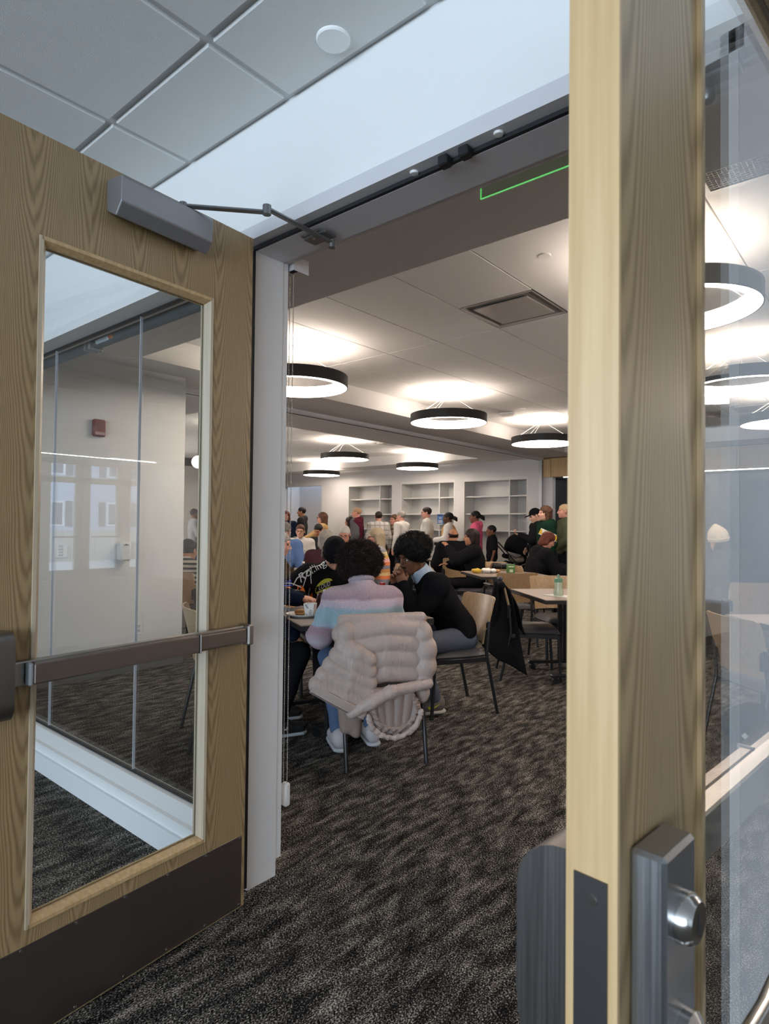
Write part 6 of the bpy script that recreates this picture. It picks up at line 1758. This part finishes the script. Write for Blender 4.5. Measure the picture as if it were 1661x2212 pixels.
t = thing('mobile_phone', 'black phone in the hand of the man in the black cap', 'phone', tuple(wp_), rS['t'].rotation_euler.z)
obj('phone_body', MB().bbox(-0.037, 0.037, -0.075, 0.075, -0.005, 0.005, 0.003), M_black, t)
obj('screen', MB().box(-0.033, 0.033, -0.07, 0.07, 0.0051, 0.0056), plain('phone_screen', (0.03, 0.035, 0.04, 1), 0.1), t)
rG = standing(1180, 1094, 9.6, 264, 'person with curly brown hair in a dark green hoodie with yellow chevrons', tone='light', top=K_green, puff=0.04, hood=True, hair=('curlylong', 'brown'), bottom=K_black, shoes=DRK)
bS = Vector((1, 0, 0))
for (mat_, dz, w_) in ((M_pw, 0.0, 0.105), (plain('chevron_yellow', srgb(206, 168, 46), 0.8), 0.0, 0.075)):
    for (pa, pb, nrm_) in (((-0.14, -0.02), (0.14, -0.15), (-0.75, 0.2, 0)), ((-0.10, -0.15), (0.16, 0.02), (-0.9, -0.5, 0))):
        n_ = Vector(nrm_).normalized(); ux_ = Vector((0, 0, 1)).cross(n_).normalized()
        c_ = Vector((rG['nb'] + rG['pel']) / 2) + Vector((-0.1, 0.0 if nrm_[1] > 0 else -0.10, 0.13))
        g = strip([pa, pb], w_); decal('chevron', g[0], g[1], c_, ux_, (0, 0, 1), rG['topgeo'], mat_, rG['top'], 0.004 if w_ > 0.1 else 0.007)
standing(1221, 1090, 10.3, 272, 'blond person in an olive sweatshirt beside the door edge', tone='pink', top=K_olive, puff=0.035, hair=('short', 'blond'), bottom=K_black, shoes=DRK, arms=((-0.15, 0.22, 0.98), (0.2, 0.2, 0.98)))
standing(419, 1100, 8.3, 60, 'person in a pale grey jacket standing far left, seen through the sidelight', tone='brown', top=cloth('jacket_palegrey', srgb(150, 150, 154), 0.1), puff=0.03, hair=('crop', 'black'), bottom=K_bluegrey, shoes=DRK, arms=((-0.1, 0.3, 1.05), (0.1, 0.3, 1.05)))
# ------------------------------------------------------------------ jackets over chairs
def nylon(name, c):
    mt, nt, b = new_mat(name)
    b.inputs['Base Color'].default_value = c; b.inputs['Roughness'].default_value = 0.46; b.inputs['Specular IOR Level'].default_value = 0.4
    tc = N(nt, 'ShaderNodeTexCoord'); mp = N(nt, 'ShaderNodeMapping'); mp.inputs['Scale'].default_value = (34, 34, 11); mp.inputs['Rotation'].default_value = (0.3, 0.25, 0.2)
    nz = N(nt, 'ShaderNodeTexNoise', i_Scale=1.0, i_Detail=3.0, i_Distortion=0.8)
    L(nt, tc.outputs['Object'], mp.inputs[0]); L(nt, mp.outputs[0], nz.inputs['Vector'])
    bp = N(nt, 'ShaderNodeBump', i_Strength=0.55, i_Distance=0.012); L(nt, nz.outputs['Fac'], bp.inputs['Height']); L(nt, bp.outputs['Normal'], b.inputs['Normal'])
    return mt
M_puff = nylon('puffer_beige', srgb(186, 168, 160))
M_puffd = plain('puffer_lining', srgb(150, 132, 124), 0.5, bump=0.25, bscale=45)
pj = thing('puffer_jacket', 'beige quilted puffer jacket hung over the nearest chair back', 'jacket', (C1.x, C1.y, 0), face_rz(f1))
YJ = -0.325
def wr_(P, d, a=0.0007): return d + a * (np.sin(75 * P[:, 0] + 22 * np.sin(23 * P[:, 2] + 9 * P[:, 0])) * 0.8 + 0.7 * np.sin(140 * P[:, 0] + 60 * P[:, 2] + 6 * np.sin(40 * P[:, 2])))
def fold_(P, d, a=0.010): return d + a * np.sin(58 * P[:, 0] + 52 * P[:, 1] + 4 * np.sin(5 * P[:, 2]))
rows = []
for i, (zc, xl, xr, r) in enumerate(((0.775, -0.27, 0.165, 0.036), (0.695, -0.25, 0.185, 0.041), (0.612, -0.20, 0.195, 0.042), (0.535, -0.16, 0.19, 0.038))):
    rows += [cap((xl, YJ + 0.044, zc - 0.016), (-0.03, YJ + 0.024, zc + 0.014), r * 1.62, k=0.006), cap((-0.03, YJ + 0.024, zc + 0.014), (xr, YJ + 0.042, zc - 0.010), r * 1.62, k=0.006)]
rows += [cap((-0.27, -0.285, 0.835), (0.19, -0.285, 0.835), 0.032, k=0.014), cap((-0.26, -0.235, 0.80), (0.19, -0.235, 0.80), 0.026, k=0.014)]
obj_parts = [sdf_geo(rows, 0.0065, 0.02, lambda P, d: wr_(P, d), 1)]
gobj('back_panel', obj_parts, M_puff, pj)
# left front and sleeve falling to the lower left
lf = []
for j in range(5):
    t_ = j / 4
    a = np.array([-0.265 - 0.145 * t_, YJ + 0.012, 0.70 - 0.20 * t_]); b_ = np.array([-0.135 + 0.01 * t_, YJ - 0.020 + 0.01 * t_, 0.625 - 0.25 * t_])
    lf += [cap(a, (a + b_) / 2 + np.array([0.0, -0.012, 0.0]), 0.050, 0.054, k=0.004), cap((a + b_) / 2 + np.array([0, -0.012, 0]), b_, 0.054, 0.046, k=0.004)]
lf += [ell((-0.255, YJ + 0.025, 0.765), (0.06, 0.055, 0.07), k=0.006), ell((-0.225, YJ - 0.005, 0.66), (0.075, 0.055, 0.06), k=0.006)]
gobj('left_front', [sdf_geo(lf, 0.0065, 0.02, lambda P, d: wr_(P, d), 1)], M_puff, pj)
hb = MB()
def hemf(u, v):
    p = Vector((-0.455, YJ - 0.01, 0.475)).lerp(Vector((-0.175, YJ - 0.05, 0.315)), u)
    return p + Vector((0.022, -0.004, 0.040)) * v + Vector((0, -0.022 * math.sin(pi * u) - 0.004 * math.cos(v * 6 * 2 * pi), 0))
hb.grid(hemf, 30, 26)
obj('hem_band', hb, M_puff, pj, 'all', solid=0.022)
rs = [ell((0.190, YJ + 0.022, 0.745), (0.060, 0.062, 0.075), k=0.012), ell((0.205, YJ + 0.018, 0.655), (0.072, 0.072, 0.085), k=0.012), ell((0.205, YJ + 0.016, 0.565), (0.070, 0.070, 0.080), k=0.012), ell((0.195, YJ + 0.022, 0.485), (0.058, 0.060, 0.065), k=0.012), ell((0.20, YJ + 0.03, 0.41), (0.042, 0.04, 0.06), k=0.006)]
gobj('right_front', [sdf_geo(rs, 0.0065, 0.02, lambda P, d: wr_(P, d), 1)], M_puff, pj)
cr_ = [cap((-0.235, YJ - 0.045, 0.350), (-0.13, YJ - 0.07, 0.41), 0.030, 0.034), cap((-0.13, YJ - 0.07, 0.41), (-0.02, YJ - 0.07, 0.458), 0.034, 0.032), cap((-0.02, YJ - 0.07, 0.458), (0.21, YJ - 0.03, 0.475), 0.032, 0.030)]
gobj('collar', [sdf_geo(cr_, 0.0065, 0.03, lambda P, d: wr_(P, d, 0.0014), 1)], M_puff, pj)
obj('brand_tab', MB().bbox(-0.03, 0.012, YJ - 0.075, YJ - 0.066, 0.492, 0.506, 0.001), M_black, pj)
hd_ = [ell((0.005, YJ - 0.03, 0.345), (0.155, 0.075, 0.14))]
lin = [cap((x_, YJ - 0.035, 0.44), (x_ * 0.7, YJ - 0.045, 0.27), 0.036, 0.030, k=0.003) for x_ in (-0.09, -0.03, 0.03, 0.09)]
gobj('hood_lining', [sdf_geo(lin, 0.0065, 0.01)], M_puffd, pj)
inn = ell((0.010, YJ - 0.115, 0.365), (0.125, 0.085, 0.115))
gobj('hood', [sdf_geo(hd_ , 0.0065, 0.03, lambda P, d: -smin(-wr_(P, d, 0.006), pdist(P, inn), 0.01), 1)], M_puffd, pj)
rim = []
n_ = 22
for k in range(n_):
    a0, a1 = pi * 1.02 + pi * 0.98 * k / n_, pi * 1.02 + pi * 0.98 * (k + 1) / n_
    p0 = np.array([0.0 + 0.150 * math.cos(a0), YJ - 0.075, 0.345 + 0.135 * math.sin(a0)]); p1_ = np.array([0.0 + 0.150 * math.cos(a1), YJ - 0.075, 0.345 + 0.135 * math.sin(a1)])
    rim.append(cap(p0, (p0 + p1_) / 2, 0.013 + 0.004 * (k % 2), k=0.006))
gobj('hood_rim', [sdf_geo(rim, 0.006, 0.01, lambda P, d: wr_(P, d, 0.003), 1)], M_puff, pj)
lo_ = [cap((-0.25, YJ + 0.03, 0.36), (-0.245, YJ + 0.04, 0.25), 0.045, 0.035), cap((-0.20, YJ + 0.02, 0.34), (-0.19, YJ + 0.03, 0.22), 0.045, 0.03)]
gobj('lower_flap', [sdf_geo(lo_, 0.008, 0.03, lambda P, d: wr_(P, d), 1)], M_puffd, pj)

M_coat = cloth('coat_black', (0.011, 0.011, 0.013, 1), 0.2)
kt = thing('black_coat', 'black coat hung over the chair beside the green bottle table', 'coat', (CC.x, CC.y, 0), face_rz(g1c))
def drape(T0, T1_, B0, B1, hem, nf, amp, ph_):
    T0, T1_, B0, B1 = map(Vector, (T0, T1_, B0, B1))
    def f(u, v):
        p = T0.lerp(T1_, u).lerp(B0.lerp(B1, u), v)
        p.z -= hem(u) * v
        n_ = (T1_ - T0).lerp(B1 - B0, v).cross(Vector((0, 0, -1))).normalized()
        out = 0.05 * math.sin(pi * min(1, v * 1.2)) * 0.6
        return p + n_ * (amp * (0.25 + v) * math.sin(nf * u * 2 * pi + ph_ + 1.2 * v) + out)
    return MB().grid(f, 40, 30)
obj('rear_panel', drape((-0.17, -0.305, 0.855), (0.22, -0.300, 0.855), (-0.10, -0.46, 0.44), (0.20, -0.42, 0.30), lambda u: 0.05 * abs(2 * u - 1), 2.2, 0.022, 0.4), M_coat, kt, 'all', solid=0.014)
obj('front_panel', drape((0.16, -0.315, 0.86), (0.255, -0.20, 0.80), (0.245, -0.44, 0.26), (0.285, -0.05, 0.12), lambda u: -0.10 * max(0, 0.35 - u) + 0.05 * u, 1.6, 0.016, 0.0), M_coat, kt, 'all', solid=0.016)
obj('inner_panel', drape((-0.17, -0.255, 0.855), (0.24, -0.235, 0.83), (-0.12, -0.12, 0.52), (0.26, -0.08, 0.42), lambda u: 0.03 * math.sin(9 * u), 2.0, 0.012, 1.0), M_coat, kt, 'all', solid=0.012)
gobj('shoulder', [sdf_geo([cap((-0.17, -0.285, 0.845), (0.235, -0.27, 0.835), 0.034)], 0.009, 0.03)], M_coat, kt)
gobj('collar', [sdf_geo([cap((-0.02, -0.27, 0.87), (0.12, -0.27, 0.885), 0.022)], 0.008, 0.02)], plain('coat_lining', (0.05, 0.05, 0.07, 1), 0.5), kt)

# ------------------------------------------------------------------ black bag beside the right hand chair
bg_ = thing('shoulder_bag', 'black shoulder bag standing on the carpet, seen through the right door glass', 'bag', (-0.70, 4.06, 0), math.atan2(0.70, 0.42))
gobj('bag_body', [sdf_geo([ell((0, 0, 0.175), (0.17, 0.085, 0.19)), cap((-0.11, 0, 0.06), (0.11, 0, 0.06), 0.062), cap((-0.10, 0, 0.27), (0.10, 0, 0.27), 0.07)], 0.01, 0.06, lambda P, d: np.maximum(d, 0.003 - P[:, 2]))], K_black, bg_)
obj('strap', MB().tube([(-0.15, -0.02, 0.28), (-0.24, -0.10, 0.15), (-0.34, -0.14, 0.022), (-0.44, -0.12, 0.012), (-0.36, -0.20, 0.012), (-0.24, -0.18, 0.012), (-0.16, -0.08, 0.06)], 0.011, 8), K_black, bg_, True)
obj('strap', MB().tube([(0.10, 0.0, 0.34), (0.16, 0.05, 0.42), (0.20, 0.08, 0.36)], 0.012, 8), K_black, bg_, True)
obj('diamond_badge', MB().prism([(0, -0.018), (0.018, 0), (0, 0.018), (-0.018, 0)], 0, 0.003, frame((-0.125, -0.075, 0.22), (0.85, -0.5, 0), (0, 0, 1))), M_pw, bg_)
obj('white_tag', MB().box(-0.02, 0.012, -0.094, -0.088, 0.10, 0.128), M_pw, bg_)

# ------------------------------------------------------------------ stroller in front of the right hand bookcase
sc_ = gy(1115, 1180, 11.45)
st = thing('baby_stroller', 'black baby stroller with hood parked before the right hand bookcase', 'stroller', (sc_.x, sc_.y, 0), math.atan2(Rv.y, Rv.x))
gobj('hood', [sdf_geo([ell((0.0, 0, 0.87), (0.25, 0.23, 0.33))], 0.016, 0.03, lambda P, d: np.maximum(np.maximum(d, 0.80 - 0.25 * P[:, 0] - P[:, 2]), -pdist(P, ell((-0.06, -0.02, 0.78), (0.20, 0.19, 0.24)))))], K_black, st)
obj('back_panel', MB().bbox(0.14, 0.18, -0.2, 0.2, 0.5, 0.86, 0.01), K_black, st)
gobj('seat', [sdf_geo([cap((0.10, -0.14, 0.55), (0.10, 0.14, 0.55), 0.06), cap((-0.18, -0.14, 0.58), (-0.18, 0.14, 0.58), 0.07), cap((-0.05, -0.15, 0.50), (-0.05, 0.15, 0.50), 0.07), cap((-0.22, -0.14, 0.75), (-0.22, 0.14, 0.75), 0.05)], 0.018, 0.08)], K_black, st)
for s in (-1, 1):
    obj('frame_tube', MB().tube([(0.34, s * 0.24, 0.10), (0.05, s * 0.25, 0.50), (-0.20, s * 0.25, 0.80), (-0.40, s * 0.24, 1.02)], 0.013, 8), M_tube, st, True)
    obj('frame_tube', MB().tube([(-0.34, s * 0.25, 0.12), (-0.05, s * 0.25, 0.52), (0.25, s * 0.24, 0.66)], 0.013, 8), M_tube, st, True)
    for x in (0.34, -0.34):
        wh = obj('wheel', MB().lathe([(0.03, -0.02), (0.10, -0.022), (0.11, 0.0), (0.10, 0.022), (0.03, 0.02)], 22, frame((x, s * 0.27, 0.11), (1, 0, 0), (0, 0, 1), (0, -1, 0))), M_black, st, True)
        obj('hub', MB().tube([(x, s * 0.27 - 0.024, 0.11), (x, s * 0.27 + 0.024, 0.11)], 0.028, 12), M_chrome, wh, True)
obj('handle', MB().tube([(-0.40, -0.24, 1.02), (-0.43, -0.12, 1.05), (-0.43, 0.12, 1.05), (-0.40, 0.24, 1.02)], 0.016, 8), M_black, st, True)
obj('bumper_bar', MB().tube([(0.25, -0.24, 0.66), (0.32, -0.1, 0.68), (0.32, 0.1, 0.68), (0.25, 0.24, 0.66)], 0.014, 8), M_black, st, True)
bl_ = thing('grey_blanket', 'crumpled grey beige blanket bundled in the stroller seat', 'blanket', (sc_.x, sc_.y, 0), math.atan2(Rv.y, Rv.x))
gobj('fold', [sdf_geo([ell((0.02, -0.03, 0.665), (0.17, 0.13, 0.06)), ell((0.12, 0.02, 0.70), (0.09, 0.10, 0.05)), ell((-0.10, 0.0, 0.71), (0.07, 0.12, 0.06))], 0.014, 0.04, lambda P, d: wr_(P, d, 0.006))], cloth('blanket_grey', srgb(136, 128, 118), 0.15), bl_)

# ------------------------------------------------------------------ blue notice and more table things
sg_ = thing('notice_board', 'small blue notice with white print on the middle bookcase divider', 'sign', (-8.455, YB + 0.045, 1.50))
obj('board', MB().bbox(-0.085, 0.085, -0.008, 0.004, -0.125, 0.125, 0.002), plain('notice_blue', srgb(64, 104, 160), 0.6), sg_)
b = MB()
b.box(-0.07, 0.07, -0.0095, -0.0082, 0.085, 0.108)
obj('heading_band', b, plain('notice_navy', srgb(30, 46, 84), 0.6), sg_)
b = MB()
for k, (hw2, z) in enumerate(((0.035, 0.045), (0.045, 0.025), (0.06, -0.02), (0.06, -0.035), (0.06, -0.05), (0.055, -0.065), (0.06, -0.08))):
    b.box(-hw2, hw2, -0.0095, -0.0082, z - 0.0035, z + 0.0035)
b.box(-0.085, 0.085, -0.0095, -0.0082, -0.125, -0.108)
obj('print', b, M_pw, sg_)
def tz(c, dx=0.0, dy=0.0): 
    q_ = c + Rv * dx + Fv * dy; return Vector((q_.x, q_.y, 0.7435))
napkin_box(tz(T6, -0.10, -0.20), 'green napkin box on the table of the boy in the white sweatshirt')
bottle(tz(T6, 0.05, -0.12), 0.20, 0.033, 'blue labelled water bottle on the table of the boy in the white sweatshirt', M_white, None, plain('label_teal', srgb(90, 130, 150), 0.5))
pT = tz(T6, 0.22, -0.05); plate(pT, 0.11, 'paper plate with leftovers on the table of the boy in the white sweatshirt'); blob_food(pT + Vector((0, 0, 0.006)), 'leftover pieces of food on the far left plate', [M_fry, M_green2], 4, 0.05, 0.03)
bottle(tz(T9, -0.05, -0.08), 0.20, 0.033, 'clear water bottle held by the person in the brown jacket', M_white, None, M_paper)
pT = tz(T9, 0.16, 0.0); plate(pT, 0.11, 'paper plate on the table of the person in the brown jacket'); blob_food(pT + Vector((0, 0, 0.006)), 'bits of food on the plate beside the brown jacket', [M_fryd, M_fry], 4, 0.05, 0.03)
bg2 = thing('black_bag', 'black soft bag lying on the table beside the person in the brown jacket', 'bag', tuple(tz(T9, 0.28, 0.25)), math.atan2(Rv.y, Rv.x))
gobj('bag', [sdf_geo([ell((0, 0, 0.045), (0.15, 0.08, 0.05))], 0.01, 0.03, lambda P, d: np.maximum(wr_(P, d, 0.008), -P[:, 2]))], K_black, bg2)
pT = tz(T7, -0.22, -0.10); plate(pT, 0.115, 'paper plate of salad before the red haired woman'); blob_food(pT + Vector((0, 0, 0.006)), 'green salad on the plate before the red haired woman', [M_green2, M_fry], 6, 0.06, 0.03)
pT = tz(T4, -0.25, -0.1); t = thing('paper_cup', 'white paper cup on the table of the person in the black puffer coat', 'cup', tuple(pT)); obj('cup', MB().lathe([(0.0, 0), (0.030, 0), (0.042, 0.11), (0.040, 0.11), (0.029, 0.004), (0, 0.004)], 20), M_paper, t, True)
"""tail"""
